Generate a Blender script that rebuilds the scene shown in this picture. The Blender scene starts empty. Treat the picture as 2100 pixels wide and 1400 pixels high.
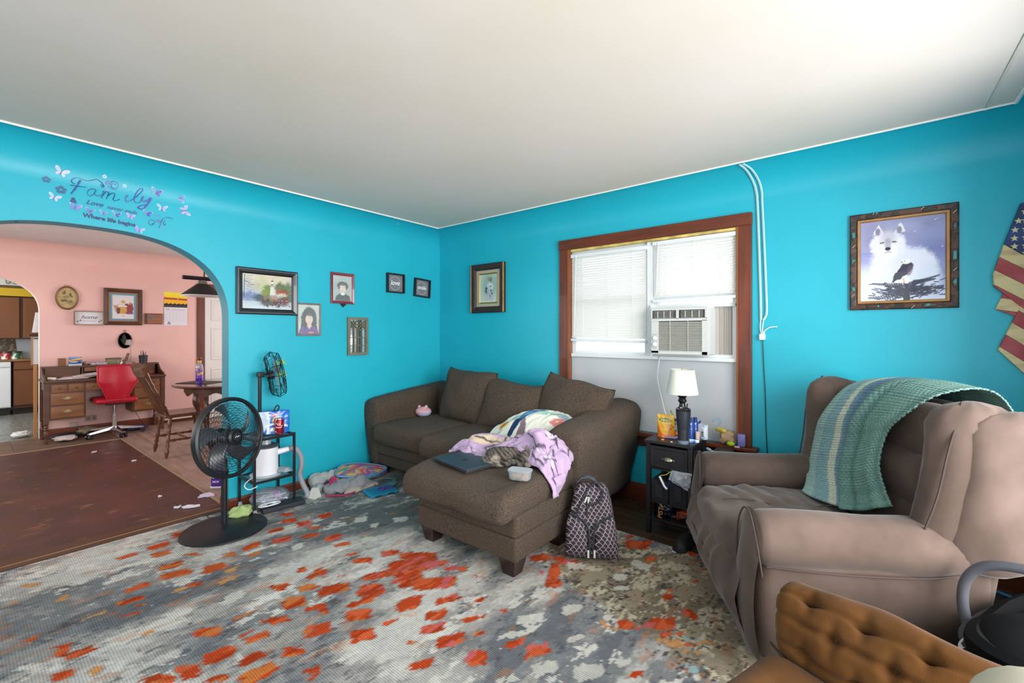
import bpy, bmesh, math, random
import numpy as np
from mathutils import Vector, Matrix, noise
SC = bpy.context.scene; COL = SC.collection
random.seed(7); rng = np.random.RandomState(7)
R = math.radians; PI = math.pi; H = 2.485
# ---------------- camera, world, lights, exposure ----------------
cd = bpy.data.cameras.new('camera'); cam = bpy.data.objects.new('camera', cd); COL.objects.link(cam)
cd.sensor_width = 36; cd.lens = 907/2100*36; cd.shift_y = -17/2100; cd.clip_start = .05
cam.location = (3.822, -3.458, 1.35); cam.rotation_euler = (R(90), 0, R(38.6)); SC.camera = cam
W = bpy.data.worlds.new('world'); SC.world = W; W.use_nodes = True
bg = W.node_tree.nodes['Background']; bg.inputs[0].default_value = (.86, .93, 1, 1); bg.inputs[1].default_value = 2.4
SC.view_settings.view_transform = 'Standard'; SC.view_settings.look = 'None'
SC.view_settings.gamma = 1; SC.view_settings.use_curve_mapping = False; SC.view_settings.exposure = .08
def area(name, loc, rot, sx, sy, power, col=(1, 1, 1)):
    l = bpy.data.lights.new(name, 'AREA'); l.shape = 'RECTANGLE'; l.size = sx; l.size_y = sy; l.energy = power; l.color = col
    o = bpy.data.objects.new(name, l); COL.objects.link(o); o.location = loc; o.rotation_euler = rot; return o
area('daylight_right_window', (6.3, -2.6, 1.5), (0, R(90), 0), 3.2, 4.4, 500, (1, .98, .96))
area('daylight_rear_window', (3.0, -5.15, 1.5), (R(90), 0, 0), 2.6, 1.5, 14, (1, .975, .95))
area('dining_fill', (-2.3, .35, 1.35), (R(-90), 0, 0), 2.4, 1.3, 52, (1, .98, .97))  # added fill lamp in front of a solid wall, brightens the dining room
area('dining_side_fill', (-2.0, -5.1, 1.5), (R(90), 0, 0), 2.4, 1.4, 62, (1, .98, .97))  # second added lamp, lights the dining room from the opposite side
area('kitchen_fill', (-6.0, -4.95, 1.6), (R(90), 0, 0), 1.6, 1.2, 70, (.95, .98, 1))  # added lamp for the kitchen; the wall behind it has no window
area('daylight_behind_blinds', (2.42, .34, 1.62), (R(-90), 0, 0), 1.5, 1.1, 7, (.98, 1, 1))
# ---------------- materials ----------------
def lin(c):
    if isinstance(c, str): c = tuple(int(c[i:i+2], 16) for i in (0, 2, 4))
    return tuple(((v/255)/12.92 if v/255 <= .04045 else ((v/255+.055)/1.055)**2.4) for v in c)
MATS = {}
def M(name, col, rough=.6, metal=0, bump=0, bs=60, var=0, vs=4, sheen=0, trans=0, alpha=1, coat=0, st=(1, 1, 1), col2=None, thr=None, emit=0, spec=.5, rnd=0, sss=0, det=6):
    if name in MATS: return MATS[name]
    m = bpy.data.materials.new(name); m.use_nodes = True; nt = m.node_tree; p = nt.nodes['Principled BSDF']; N = nt.nodes.new; Lk = nt.links.new
    c = lin(col); p.inputs['Base Color'].default_value = (*c, 1); p.inputs['Roughness'].default_value = rough
    p.inputs['Metallic'].default_value = metal; p.inputs['Specular IOR Level'].default_value = spec
    p.inputs['Sheen Weight'].default_value = sheen; p.inputs['Sheen Roughness'].default_value = .4
    p.inputs['Transmission Weight'].default_value = trans; p.inputs['Alpha'].default_value = alpha; p.inputs['Coat Weight'].default_value = coat
    if emit: p.inputs['Emission Color'].default_value = (*c, 1); p.inputs['Emission Strength'].default_value = emit
    if var or bump or col2:
        tc = N('ShaderNodeTexCoord'); mp = N('ShaderNodeMapping'); mp.inputs['Scale'].default_value = st; Lk(tc.outputs['Object'], mp.inputs[0])
    if var or col2:
        n = N('ShaderNodeTexNoise'); n.inputs['Scale'].default_value = vs; n.inputs['Detail'].default_value = det; Lk(mp.outputs[0], n.inputs['Vector'])
        r = N('ShaderNodeValToRGB'); Lk(n.outputs['Fac'], r.inputs[0]); e = r.color_ramp.elements
        a, b = thr or (.3, .7); e[0].position = a; e[1].position = b
        if col2: e[0].color = (*c, 1); e[1].color = (*lin(col2), 1)
        else: e[0].color = (*[max(0, v*(1-var)) for v in c], 1); e[1].color = (*[min(1, v*(1+var)) for v in c], 1)
        out = r.outputs[0]
    else: out = None
    if rnd:
        oi = N('ShaderNodeObjectInfo'); mr = N('ShaderNodeMapRange'); mr.inputs['To Min'].default_value = 1-rnd; mr.inputs['To Max'].default_value = 1+rnd
        Lk(oi.outputs['Random'], mr.inputs['Value']); hs = N('ShaderNodeHueSaturation'); Lk(mr.outputs[0], hs.inputs['Value'])
        if out: Lk(out, hs.inputs['Color'])
        else: hs.inputs['Color'].default_value = (*c, 1)
        out = hs.outputs[0]
    if out: Lk(out, p.inputs['Base Color'])
    if bump:
        n2 = N('ShaderNodeTexNoise'); n2.inputs['Scale'].default_value = bs; n2.inputs['Detail'].default_value = 3; Lk(mp.outputs[0], n2.inputs['Vector'])
        b_ = N('ShaderNodeBump'); b_.inputs['Strength'].default_value = bump; b_.inputs['Distance'].default_value = .01; Lk(n2.outputs['Fac'], b_.inputs['Height']); Lk(b_.outputs[0], p.inputs['Normal'])
    MATS[name] = m; return m
def MV(name, rough=.6, bump=0, bs=80, coat=0, spec=.5, rib=0, sheen=0):
    "material that takes its colour from the mesh's painted colour attribute"
    if name in MATS: return MATS[name]
    m = bpy.data.materials.new(name); m.use_nodes = True; nt = m.node_tree; p = nt.nodes['Principled BSDF']; N = nt.nodes.new; Lk = nt.links.new
    a = N('ShaderNodeAttribute'); a.attribute_name = 'Col'; p.inputs['Roughness'].default_value = rough; p.inputs['Coat Weight'].default_value = coat; p.inputs['Specular IOR Level'].default_value = spec
    p.inputs['Sheen Weight'].default_value = sheen
    out = a.outputs['Color']
    if rib:
        tc = N('ShaderNodeTexCoord'); w = N('ShaderNodeTexWave'); w.bands_direction = 'Y'; w.inputs['Scale'].default_value = rib; w.inputs['Distortion'].default_value = .6; w.inputs['Detail'].default_value = 1
        Lk(tc.outputs['Object'], w.inputs['Vector'])
        n = N('ShaderNodeTexNoise'); n.inputs['Scale'].default_value = 160; n.inputs['Detail'].default_value = 2; Lk(tc.outputs['Object'], n.inputs['Vector'])
        ad = N('ShaderNodeMath'); ad.operation = 'MULTIPLY_ADD'; Lk(n.outputs['Fac'], ad.inputs[0]); ad.inputs[1].default_value = 1.2; Lk(w.outputs['Fac'], ad.inputs[2])
        b_ = N('ShaderNodeBump'); b_.inputs['Strength'].default_value = .5; b_.inputs['Distance'].default_value = .005; Lk(ad.outputs[0], b_.inputs['Height']); Lk(b_.outputs[0], p.inputs['Normal'])
        mr = N('ShaderNodeMapRange'); mr.inputs['From Min'].default_value = .2; mr.inputs['From Max'].default_value = 1.4; mr.inputs['To Min'].default_value = .82; mr.inputs['To Max'].default_value = 1.12; Lk(ad.outputs[0], mr.inputs['Value'])
        mx = N('ShaderNodeMix'); mx.data_type = 'RGBA'; mx.blend_type = 'MULTIPLY'; mx.inputs[0].default_value = 1; Lk(a.outputs['Color'], mx.inputs[6]); Lk(mr.outputs[0], mx.inputs[7]); out = mx.outputs[2]
    elif bump:
        tc = N('ShaderNodeTexCoord'); n2 = N('ShaderNodeTexNoise'); n2.inputs['Scale'].default_value = bs; Lk(tc.outputs['Object'], n2.inputs['Vector'])
        b_ = N('ShaderNodeBump'); b_.inputs['Strength'].default_value = bump; b_.inputs['Distance'].default_value = .01; Lk(n2.outputs['Fac'], b_.inputs['Height']); Lk(b_.outputs[0], p.inputs['Normal'])
    Lk(out, p.inputs['Base Color']); MATS[name] = m; return m
def wpos(m):
    nt = m.node_tree; g_ = nt.nodes.new('ShaderNodeNewGeometry')
    for n in nt.nodes:
        if n.type == 'MAPPING': nt.links.new(g_.outputs['Position'], n.inputs[0])
    return m
def flat(c, rough=.6, **k):
    nm = 'c_' + (c if isinstance(c, str) else '%02x%02x%02x' % tuple(c)) + '_%d' % (rough*100) + ''.join('%s%s' % kv for kv in k.items())
    return M(nm, c, rough, **k)
# ---------------- object helpers ----------------
MW = {}
def tag(o, label=None, cat=None, group=None, kind=None):
    if label: o['label'] = label
    if cat: o['category'] = cat
    if group: o['group'] = group
    if kind: o['kind'] = kind
    return o
def T(name, label, cat, loc=(0, 0, 0), rz=0, group=None, kind=None):
    o = bpy.data.objects.new(name, None); o.empty_display_size = .05; COL.objects.link(o); o.location = loc; o.rotation_euler = (0, 0, R(rz))
    MW[o.name] = Matrix.Translation(loc) @ Matrix.Rotation(R(rz), 4, 'Z'); return tag(o, label, cat, group, kind)
def V(*a): return Vector(a)
def orth(d):
    d = d.normalized(); a = V(0, 0, 1) if abs(d.z) < .9 else V(1, 0, 0); x = d.cross(a).normalized(); return x, d.cross(x).normalized()
def axes(c):
    e = sorted(set(c)); return e
class B:
    def __init__(s): s.v = []; s.f = []; s.c = None
    def add(s, vs, fs):
        n = len(s.v); s.v += [Vector(v) for v in vs]; s.f += [tuple(i+n for i in f) for f in fs]; return s
    def box(s, c, d, rot=None, tap=1):
        x, y, z = [v/2 for v in d]; vs = [V(i*x*(tap if k < 0 else 1), j*y*(tap if k < 0 else 1), k*z) for k in (-1, 1) for j in (-1, 1) for i in (-1, 1)]
        if rot: vs = [rot @ v for v in vs]
        return s.add([v+Vector(c) for v in vs], [(0, 2, 3, 1), (4, 5, 7, 6), (0, 1, 5, 4), (2, 6, 7, 3), (0, 4, 6, 2), (1, 3, 7, 5)])
    def cyl(s, p0, p1, r0, r1=None, n=14, cap=True):
        r1 = r0 if r1 is None else r1; p0 = Vector(p0); p1 = Vector(p1); x, y = orth(p1-p0)
        vs = [p+(x*math.cos(2*PI*i/n)+y*math.sin(2*PI*i/n))*r for p, r in ((p0, r0), (p1, r1)) for i in range(n)]
        fs = [(i, (i+1) % n, n+(i+1) % n, n+i) for i in range(n)]
        if cap: fs += [tuple(range(n-1, -1, -1)), tuple(range(n, 2*n))]
        return s.add(vs, fs)
    def tube(s, pts, r, n=6, closed=False, flatz=1):
        P_ = [Vector(p) for p in pts]; m = len(P_); rr = r if hasattr(r, '__len__') else [r]*m; vs = []; x = None
        for i, p in enumerate(P_):
            d = (P_[(i+1) % m]-P_[i-1]) if closed else (P_[min(i+1, m-1)]-P_[max(i-1, 0)])
            if d.length < 1e-9: d = V(0, 0, 1)
            d.normalize()
            if x is None: x, _ = orth(d)
            x = (x-d*x.dot(d)); x = x.normalized() if x.length > 1e-6 else orth(d)[0]; y = d.cross(x)
            vs += [p+(x*math.cos(2*PI*k/n)+y*math.sin(2*PI*k/n)*flatz)*rr[i] for k in range(n)]
        fs = []
        for i in range(m if closed else m-1):
            a = i*n; b_ = ((i+1) % m)*n; fs += [(a+k, a+(k+1) % n, b_+(k+1) % n, b_+k) for k in range(n)]
        if not closed: fs += [tuple(range(n-1, -1, -1)), tuple(range((m-1)*n, m*n))]
        return s.add(vs, fs)
    def lathe(s, prof, c=(0, 0, 0), n=24, ax='z', sy=1, fn=None, cap=True):
        vs = []; m = len(prof)
        for r, z in prof:
            for i in range(n):
                a = 2*PI*i/n; x, y = r*math.cos(a), r*math.sin(a)*sy
                p = V(x, y, z) if ax == 'z' else (V(x, -z, y) if ax == '-y' else V(z, x, y))
                vs.append((fn(p) if fn else p)+Vector(c))
        fs = [(j*n+i, j*n+(i+1) % n, (j+1)*n+(i+1) % n, (j+1)*n+i) for j in range(m-1) for i in range(n)]
        if cap and prof[0][0] > 1e-5: fs.append(tuple(range(n-1, -1, -1)))
        if cap and prof[-1][0] > 1e-5: fs.append(tuple((m-1)*n+i for i in range(n)))
        return s.add(vs, fs)
    def sph(s, c, r, n=12, rot=None, fn=None):
        r = r if hasattr(r, '__len__') else (r, r, r); vs = []; m = n//2
        for j in range(m+1):
            t = PI*j/m
            for i in range(n):
                a = 2*PI*i/n; p = V(math.sin(t)*math.cos(a)*r[0], math.sin(t)*math.sin(a)*r[1], -math.cos(t)*r[2])
                if fn: p = fn(p)
                if rot: p = rot @ p
                vs.append(p+Vector(c))
        return s.add(vs, [(j*n+i, j*n+(i+1) % n, (j+1)*n+(i+1) % n, (j+1)*n+i) for j in range(m) for i in range(n)])
    def prism(s, poly, fn0, fn1):
        n = len(poly); vs = [fn0(*p) for p in poly]+[fn1(*p) for p in poly]
        return s.add(vs, [tuple(range(n)), tuple(range(2*n-1, n-1, -1))]+[(i, n+i, n+(i+1) % n, (i+1) % n) for i in range(n)])
    def grid(s, fn, nu, nv, cu=False, cv=False):
        vs = [fn(i/(nu if cu else nu-1), j/(nv if cv else nv-1)) for j in range(nv) for i in range(nu)]
        return s.add(vs, [(j*nu+i, j*nu+(i+1) % nu, ((j+1) % nv)*nu+(i+1) % nu, ((j+1) % nv)*nu+i) for j in range(nv if cv else nv-1) for i in range(nu if cu else nu-1)])
    def loft(s, rings, cap=True, closed=True):
        n = len(rings[0]); vs = [v for r in rings for v in r]; m = len(rings)
        fs = [(j*n+i, j*n+(i+1) % n, (j+1)*n+(i+1) % n, (j+1)*n+i) for j in range(m-1) for i in range(n if closed else n-1)]
        if cap: fs += [tuple(range(n-1, -1, -1)), tuple((m-1)*n+i for i in range(n))]
        return s.add(vs, fs)
    def rbox(s, c, d, r=.03, m=6, fn=None, rot=None, k=3):
        h = [x/2 for x in d]; r = min(r, min(h)*.999); ts = [r*math.tan(R(45)*i/k) for i in range(1, k+1)]; ax = []
        for a in range(3):
            q = h[a]-r; nn = max(1, int(round(m*(h[a]/max(h)))) ) if q > 1e-5 else 1
            inner = [-q+2*q*i/(nn*2) for i in range(nn*2+1)] if q > 1e-5 else [0]
            ax.append([-q-t for t in reversed(ts)]+inner+[q+t for t in ts])
        idx = {}; vs = []; fs = []
        def vid(p):
            key = tuple(round(x, 5) for x in p)
            if key not in idx:
                e = []; base = []
                for a in range(3):
                    q = h[a]-r; b_ = max(-q, min(q, p[a])); base.append(b_); e.append(p[a]-b_)
                ev = Vector(e); ev = ev.normalized()*r if ev.length > 1e-9 else ev
                v = Vector(base)+ev
                if fn: v = fn(v, h)
                if rot: v = rot @ v
                idx[key] = len(vs); vs.append(v+Vector(c))
            return idx[key]
        for a in range(3):
            u, w = (a+1) % 3, (a+2) % 3
            for sg in (-1, 1):
                for i in range(len(ax[u])-1):
                    for j in range(len(ax[w])-1):
                        q = []
                        for (ii, jj) in ((i, j), (i+1, j), (i+1, j+1), (i, j+1)):
                            p = [0, 0, 0]; p[a] = sg*h[a]; p[u] = ax[u][ii]; p[w] = ax[w][jj]; q.append(vid(p))
                        fs.append(tuple(q if sg > 0 else q[::-1]))
        return s.add(vs, fs)
    def out(s, name, mat, parent=None, world=False, smooth=True, ang=40, kind=None, label=None, mats=None, mi=None, tf=None, col=None):
        me = bpy.data.meshes.new(name); vs = s.v
        if tf is not None: vs = [tf @ v for v in vs]
        if world and parent is not None:
            iv = MW[parent.name].inverted(); vs = [iv @ v for v in vs]
        me.from_pydata([tuple(v) for v in vs], [], s.f)
        for m_ in (mats or [mat]): me.materials.append(m_)
        if mi: me.polygons.foreach_set('material_index', mi)
        if col is not None:
            a = me.color_attributes.new('Col', 'FLOAT_COLOR', 'POINT'); cc = np.ones((len(vs), 4), dtype=np.float32); cc[:, :3] = col; a.data.foreach_set('color', cc.ravel())
        if col is None and len(s.f) < 60000:
            bm = bmesh.new(); bm.from_mesh(me); bmesh.ops.remove_doubles(bm, verts=bm.verts, dist=2e-5)
            bmesh.ops.recalc_face_normals(bm, faces=bm.faces); bm.to_mesh(me); bm.free()
        if smooth:
            me.polygons.foreach_set('use_smooth', [True]*len(me.polygons))
            try: me.set_sharp_from_angle(angle=R(ang))
            except Exception: pass
        o = bpy.data.objects.new(name, me); COL.objects.link(o)
        if parent is not None: o.parent = parent; MW[o.name] = MW[parent.name]
        else: MW[o.name] = Matrix.Identity(4)
        if kind: o['kind'] = kind
        if label: o['label'] = label
        return o
def dup(o, name=None, loc=None, rz=None, label=None):
    c = o.copy(); COL.objects.link(c); MW[c.name] = MW.get(o.name, Matrix.Identity(4))
    if loc is not None: c.location = loc
    if rz is not None: c.rotation_euler = (0, 0, R(rz))
    if label: c['label'] = label
    for ch in [x for x in bpy.data.objects if x.parent == o]:
        d = dup(ch); d.parent = c
    return c
def S(name, b, mat, **k):
    o = b.out(name, mat, smooth=k.pop('smooth', False), **k); o['kind'] = 'structure'; return o
# numpy painting -------------------------------------------------
def vnoise(X, Y, seed=0):
    r = np.random.RandomState(seed).rand(256, 256); xi = np.floor(X).astype(int); yi = np.floor(Y).astype(int); fx = X-xi; fy = Y-yi
    fx = fx*fx*(3-2*fx); fy = fy*fy*(3-2*fy); g = lambda a, b: r[a % 256, b % 256]
    return (g(xi, yi)*(1-fx)+g(xi+1, yi)*fx)*(1-fy)+(g(xi, yi+1)*(1-fx)+g(xi+1, yi+1)*fx)*fy
def fbm(X, Y, seed=0, o=4):
    s = 0; a = .5; t = 0
    for i in range(o): s = s+a*vnoise(X*2**i, Y*2**i, seed+i); t += a; a *= .55
    return s/t
class Cv:
    "canvas: x 0..w, y 0..h in metres, y up"
    def __init__(s, w, h, res, bgc):
        s.nx = max(2, int(w/res)+1); s.ny = max(2, int(h/res)+1); s.w = w; s.h = h; x = np.linspace(0, w, s.nx); y = np.linspace(0, h, s.ny)
        s.X, s.Y = np.meshgrid(x, y); s.A = np.zeros((s.ny, s.nx, 3)); s.A[:] = lin(bgc); s.res = res
        s.jx = (fbm(s.X/res/6, s.Y/res/6, 3)-.5)*res*4; s.jy = (fbm(s.X/res/6, s.Y/res/6, 9)-.5)*res*4
    def mask(s, m, c, a=1):
        c = np.array(lin(c)); m = (np.clip(m, 0, 1)*a)[..., None]; s.A = s.A*(1-m)+c*m; return s
    def ell(s, cx, cy, rx, ry, c, a=1, rot=0, soft=.15, jit=0):
        x = s.X-cx+s.jx*jit; y = s.Y-cy+s.jy*jit; co, si = math.cos(rot), math.sin(rot); u = (x*co+y*si)/rx; v = (-x*si+y*co)/ry
        return s.mask((1-np.sqrt(u*u+v*v))/soft+.5, c, a)
    def rect(s, x0, y0, x1, y1, c, a=1): return s.mask(((s.X >= x0) & (s.X <= x1) & (s.Y >= y0) & (s.Y <= y1)).astype(float), c, a)
    def poly(s, pts, c, a=1, jit=0):
        X = s.X+s.jx*jit; Y = s.Y+s.jy*jit; ins = np.zeros(X.shape, bool); n = len(pts)
        for i in range(n):
            x0, y0 = pts[i]; x1, y1 = pts[(i+1) % n]
            if y0 == y1: continue
            ins ^= ((y0 > Y) != (y1 > Y)) & (X < (x1-x0)*(Y-y0)/(y1-y0)+x0)
        return s.mask(ins.astype(float), c, a)
    def line(s, pts, wd, c, a=1, jit=0):
        X = s.X+s.jx*jit; Y = s.Y+s.jy*jit; best = np.full(X.shape, 9.)
        for (x0, y0), (x1, y1) in zip(pts[:-1], pts[1:]):
            dx, dy = x1-x0, y1-y0; L2 = dx*dx+dy*dy+1e-12; t = np.clip(((X-x0)*dx+(Y-y0)*dy)/L2, 0, 1); best = np.minimum(best, np.hypot(X-x0-t*dx, Y-y0-t*dy))
        return s.mask((wd/2-best)/(s.res)+.5, c, a)
    def grad(s, c0, c1, y0, y1, a=1):
        t = np.clip((s.Y-y0)/(y1-y0), 0, 1)[..., None]; g = np.array(lin(c0))*(1-t)+np.array(lin(c1))*t
        m = ((s.Y >= y0) & (s.Y <= y1))[..., None]*a; s.A = s.A*(1-m)+g*m; return s
    def nz(s, amt, sc, seed=1, sx=1, sy=1):
        s.A = s.A*(1+amt*(fbm(s.X*sc*sx, s.Y*sc*sy, seed)-.5)[..., None]*2); return s
    def sheet(s, name, parent, place, mat, **k):
        "place(x,y)->Vector"
        b_ = B(); nx, ny = s.nx, s.ny; b_.v = [place(x, y) for y in s.Y[:, 0] for x in s.X[0]]
        b_.f = [(j*nx+i, j*nx+i+1, (j+1)*nx+i+1, (j+1)*nx+i) for j in range(ny-1) for i in range(nx-1)]
        return b_.out(name, mat, parent, smooth=False, col=np.clip(s.A, 0, 1).reshape(-1, 3), **k)
def ring(b, w, h, prof, cx=0, cz=0):
    "mitred picture-frame ring in the xz plane; prof = (inset, out) with out towards -y"
    rs = []
    for ins, o in prof:
        x, z = w/2-ins, h/2-ins; rs.append([V(cx-x, -o, cz-z), V(cx+x, -o, cz-z), V(cx+x, -o, cz+z), V(cx-x, -o, cz+z)])
    n = len(rs)
    for i in range(n-1):
        for k in range(4): b.add([rs[i][k], rs[i][(k+1) % 4], rs[i+1][(k+1) % 4], rs[i+1][k]], [(0, 1, 2, 3)])
    return b
def text(s, size, name, mat, parent, tf, ext=.0006, shear=0, bold=0, ax='CENTER'):
    cu = bpy.data.curves.new('t', 'FONT'); cu.body = s; cu.size = size; cu.align_x = ax; cu.align_y = 'CENTER'; cu.extrude = ext; cu.shear = shear; cu.offset = bold; cu.resolution_u = 3
    o = bpy.data.objects.new('t', cu); COL.objects.link(o); dg = bpy.context.evaluated_depsgraph_get(); me = bpy.data.meshes.new_from_object(o.evaluated_get(dg))
    bpy.data.objects.remove(o); bpy.data.curves.remove(cu); me.transform(tf); me.materials.clear(); me.materials.append(mat); me.name = name
    ob = bpy.data.objects.new(name, me); COL.objects.link(ob)
    if parent is not None: ob.parent = parent; MW[ob.name] = MW[parent.name]
    return ob
XZ = Matrix(((1, 0, 0, 0), (0, 0, -1, 0), (0, 1, 0, 0), (0, 0, 0, 1)))   # text drawn in xy stands up in xz, facing -y
def TX(x, z, y=0, rot=0): return Matrix.Translation((x, y, z)) @ XZ @ Matrix.Rotation(R(rot), 4, 'Z')
def smoothpts(pts, k=6, closed=False):
    P_ = [Vector(p) for p in pts]; n = len(P_); o = []
    for i in range(n if closed else n-1):
        p0 = P_[(i-1) % n] if closed or i > 0 else P_[0]; p1 = P_[i]; p2 = P_[(i+1) % n]; p3 = P_[(i+2) % n] if closed or i+2 < n else P_[-1]
        for j in range(k):
            t = j/k; o.append(.5*((2*p1)+(p2-p0)*t+(2*p0-5*p1+4*p2-p3)*t*t+(3*p1-p0-3*p2+p3)*t**3))
    if not closed: o.append(P_[-1])
    return o
def surf(ctrl, u, v):
    "Catmull-Rom through a grid of control points ctrl[row][col]"
    def cr(a, t):
        n = len(a)-1; x = min(max(t*n, 0), n-1e-6); i = int(x); f_ = x-i; p0 = a[max(i-1, 0)]; p1 = a[i]; p2 = a[i+1]; p3 = a[min(i+2, n)]
        return .5*((2*p1)+(p2-p0)*f_+(2*p0-5*p1+4*p2-p3)*f_*f_+(3*p1-p0-3*p2+p3)*f_**3)
    return cr([cr(r, u) for r in ctrl], v)
def N3(p, s=1): return noise.noise(Vector(p)*s)
def metab(elems, res=.012, thr=.6):
    "union of soft ellipsoids (centre, radius, (sx,sy,sz), rotation) as one continuous surface -> verts, faces"
    mb = bpy.data.metaballs.new('mb'); mb.resolution = res; mb.render_resolution = res; mb.threshold = thr; o = bpy.data.objects.new('mb', mb); COL.objects.link(o)
    for c, r, sz, q in elems:
        e = mb.elements.new(type='ELLIPSOID'); e.co = c; e.radius = r; e.size_x, e.size_y, e.size_z = sz
        if q: e.rotation = q
    dg = bpy.context.evaluated_depsgraph_get(); dg.update(); me = bpy.data.meshes.new_from_object(o.evaluated_get(dg))
    vs = [v.co.copy() for v in me.vertices]; fs = [tuple(p.vertices) for p in me.polygons]; bpy.data.objects.remove(o); bpy.data.metaballs.remove(mb); bpy.data.meshes.remove(me); return vs, fs
# ---------------- structure ----------------
def wallpaint(name, col, fleck, amt=.76):
    m = M(name, col, .42, bump=.12, bs=9, var=.05, vs=1.6, spec=.45); nt = m.node_tree; N = nt.nodes.new; Lk = nt.links.new; p = nt.nodes['Principled BSDF']
    src = p.inputs['Base Color'].links[0].from_socket
    tc = N('ShaderNodeTexCoord'); n = N('ShaderNodeTexNoise'); n.inputs['Scale'].default_value = 5.5; n.inputs['Detail'].default_value = 7; n.inputs['Roughness'].default_value = .62; Lk(tc.outputs['Object'], n.inputs['Vector'])
    r = N('ShaderNodeValToRGB'); r.color_ramp.elements[0].position = amt; r.color_ramp.elements[1].position = amt+.015; Lk(n.outputs['Fac'], r.inputs[0])
    mx = N('ShaderNodeMix'); mx.data_type = 'RGBA'; Lk(r.outputs[0], mx.inputs[0]); Lk(src, mx.inputs[6]); mx.inputs[7].default_value = (*lin(fleck), 1); Lk(mx.outputs[2], p.inputs['Base Color']); return m
CY = wallpaint('turquoise_paint', '1eaec3', 'c8dcd8', .735)
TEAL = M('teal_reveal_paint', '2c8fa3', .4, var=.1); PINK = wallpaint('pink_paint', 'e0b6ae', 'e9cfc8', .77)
WHITE = M('white_paint', 'd9dad6', .5); CEIL = M('ceiling_paint', 'dcd2cb', .8, col2='d5ccbc', vs=1.1, thr=(.35, .75), bump=.08, bs=4)
CEIL2 = M('dining_ceiling_paint', 'cfc2bf', .8, var=.04)
TRIM = M('varnished_wood_trim', '70300f', .45, coat=.08, col2='4f1f0b', vs=3, st=(8, 8, .7), thr=(.35, .7))
TRIMH = M('varnished_wood_trim_h', '70300f', .45, coat=.08, col2='4f1f0b', vs=3, st=(.7, 8, 8), thr=(.35, .7))
BASEB = M('baseboard_wood', '6a2d12', .45, var=.25, vs=4, st=(.6, .6, 6))
r_ = .22
def cove(fn, n=24): return [fn(r_*(1-math.cos(PI/2*i/n)), H-r_+r_*math.sin(PI/2*i/n)) for i in range(n+1)]
def archz(y, c, hw, zs, za):
    t = abs(y-c)/hw
    return None if t >= 1 else zs+(za-zs)*(1-t**2.6)**(1/2.3)
def archwall(name, xf, xb, c, hw, zs, za, y0, y1, fm, rm, bmat, ct, cb):
    ys = [y0]+[c-hw+1e-4]+[c-hw*math.cos(PI*i/48) for i in range(1, 48)]+[c+hw-1e-4]+[y1]
    zb = [0, zs]+[archz(y, c, hw, zs, za) for y in ys[2:-2]]+[zs, 0]
    fr, re, bk, cvb = B(), B(), B(), B(); sg = 1 if xf > xb else -1
    n = len(ys)
    for i in range(n-1):
        a, b_ = ys[i], ys[i+1]; solid = i in (0, n-2); za_, zb_ = (0, 0) if solid else (zb[i], zb[i+1])
        for bb, x, ztop in ((fr, xf, H-r_ if ct else H), (bk, xb, H)):
            bb.add([V(x, a, za_), V(x, b_, zb_), V(x, b_, ztop), V(x, a, ztop)], [(0, 1, 2, 3)])
        if not solid: re.add([V(xf, a, za_), V(xf, b_, zb_), V(xb, b_, zb_), V(xb, a, za_)], [(0, 1, 2, 3)])
    for y in (c-hw, c+hw): re.add([V(xf, y, 0), V(xf, y, zs), V(xb, y, zs), V(xb, y, 0)], [(0, 1, 2, 3)])
    if ct:
        pr = cove(lambda d, z: (xf+sg*d, z)); m = len(pr)
        for i in range(m-1): cvb.add([V(pr[i][0], y0, pr[i][1]), V(pr[i][0], y1, pr[i][1]), V(pr[i+1][0], y1, pr[i+1][1]), V(pr[i+1][0], y0, pr[i+1][1])], [(0, 1, 2, 3)])
    w = S(name, fr, fm)
    if ct: cvb.out('cove', fm, w, smooth=True, ang=60)
    re.out('arch_reveal', rm, w, smooth=True, ang=30); bk.out('wall_face', bmat, w, smooth=False); return w
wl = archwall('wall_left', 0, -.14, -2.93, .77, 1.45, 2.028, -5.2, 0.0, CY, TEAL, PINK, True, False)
archwall('wall_dining_back', -4.4, -4.53, -3.5, .69, 1.62, 2.07, -5.2, .5, PINK, M('worn_white_edge', 'd8cfc8', .6, var=.15, vs=9), WHITE, True, False)
def slab(name, x0, x1, y0, y1, z0, z1, m, **k): return S(name, B().box(((x0+x1)/2, (y0+y1)/2, (z0+z1)/2), (x1-x0, y1-y0, z1-z0)), m, **k)
# back wall with its window opening; cove along the top
wb = B(); X0, X1, Z0, Z1 = 1.72, 3.125, .56, 2.105
for a, b_, c_, d_ in ((0, X0, 0, H-r_), (X1, 4.62, 0, H-r_), (X0, X1, 0, Z0), (X0, X1, Z1, H-r_)): wb.add([V(a, 0, c_), V(b_, 0, c_), V(b_, 0, d_), V(a, 0, d_)], [(0, 1, 2, 3)])
wc2 = B(); pr = cove(lambda d, z: (-d, z))
for i in range(24): wc2.add([V(0, pr[i][0], pr[i][1]), V(4.62, pr[i][0], pr[i][1]), V(4.62, pr[i+1][0], pr[i+1][1]), V(0, pr[i+1][0], pr[i+1][1])], [(0, 1, 2, 3)])
for q in ([V(X0, 0, Z0), V(X0, .12, Z0), V(X0, .12, Z1), V(X0, 0, Z1)], [V(X1, 0, Z0), V(X1, .12, Z0), V(X1, .12, Z1), V(X1, 0, Z1)], [V(X0, 0, Z1), V(X1, 0, Z1), V(X1, .12, Z1), V(X0, .12, Z1)], [V(X0, 0, Z0), V(X1, 0, Z0), V(X1, .12, Z0), V(X0, .12, Z0)]): wb.add(q, [(0, 1, 2, 3)])
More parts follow.
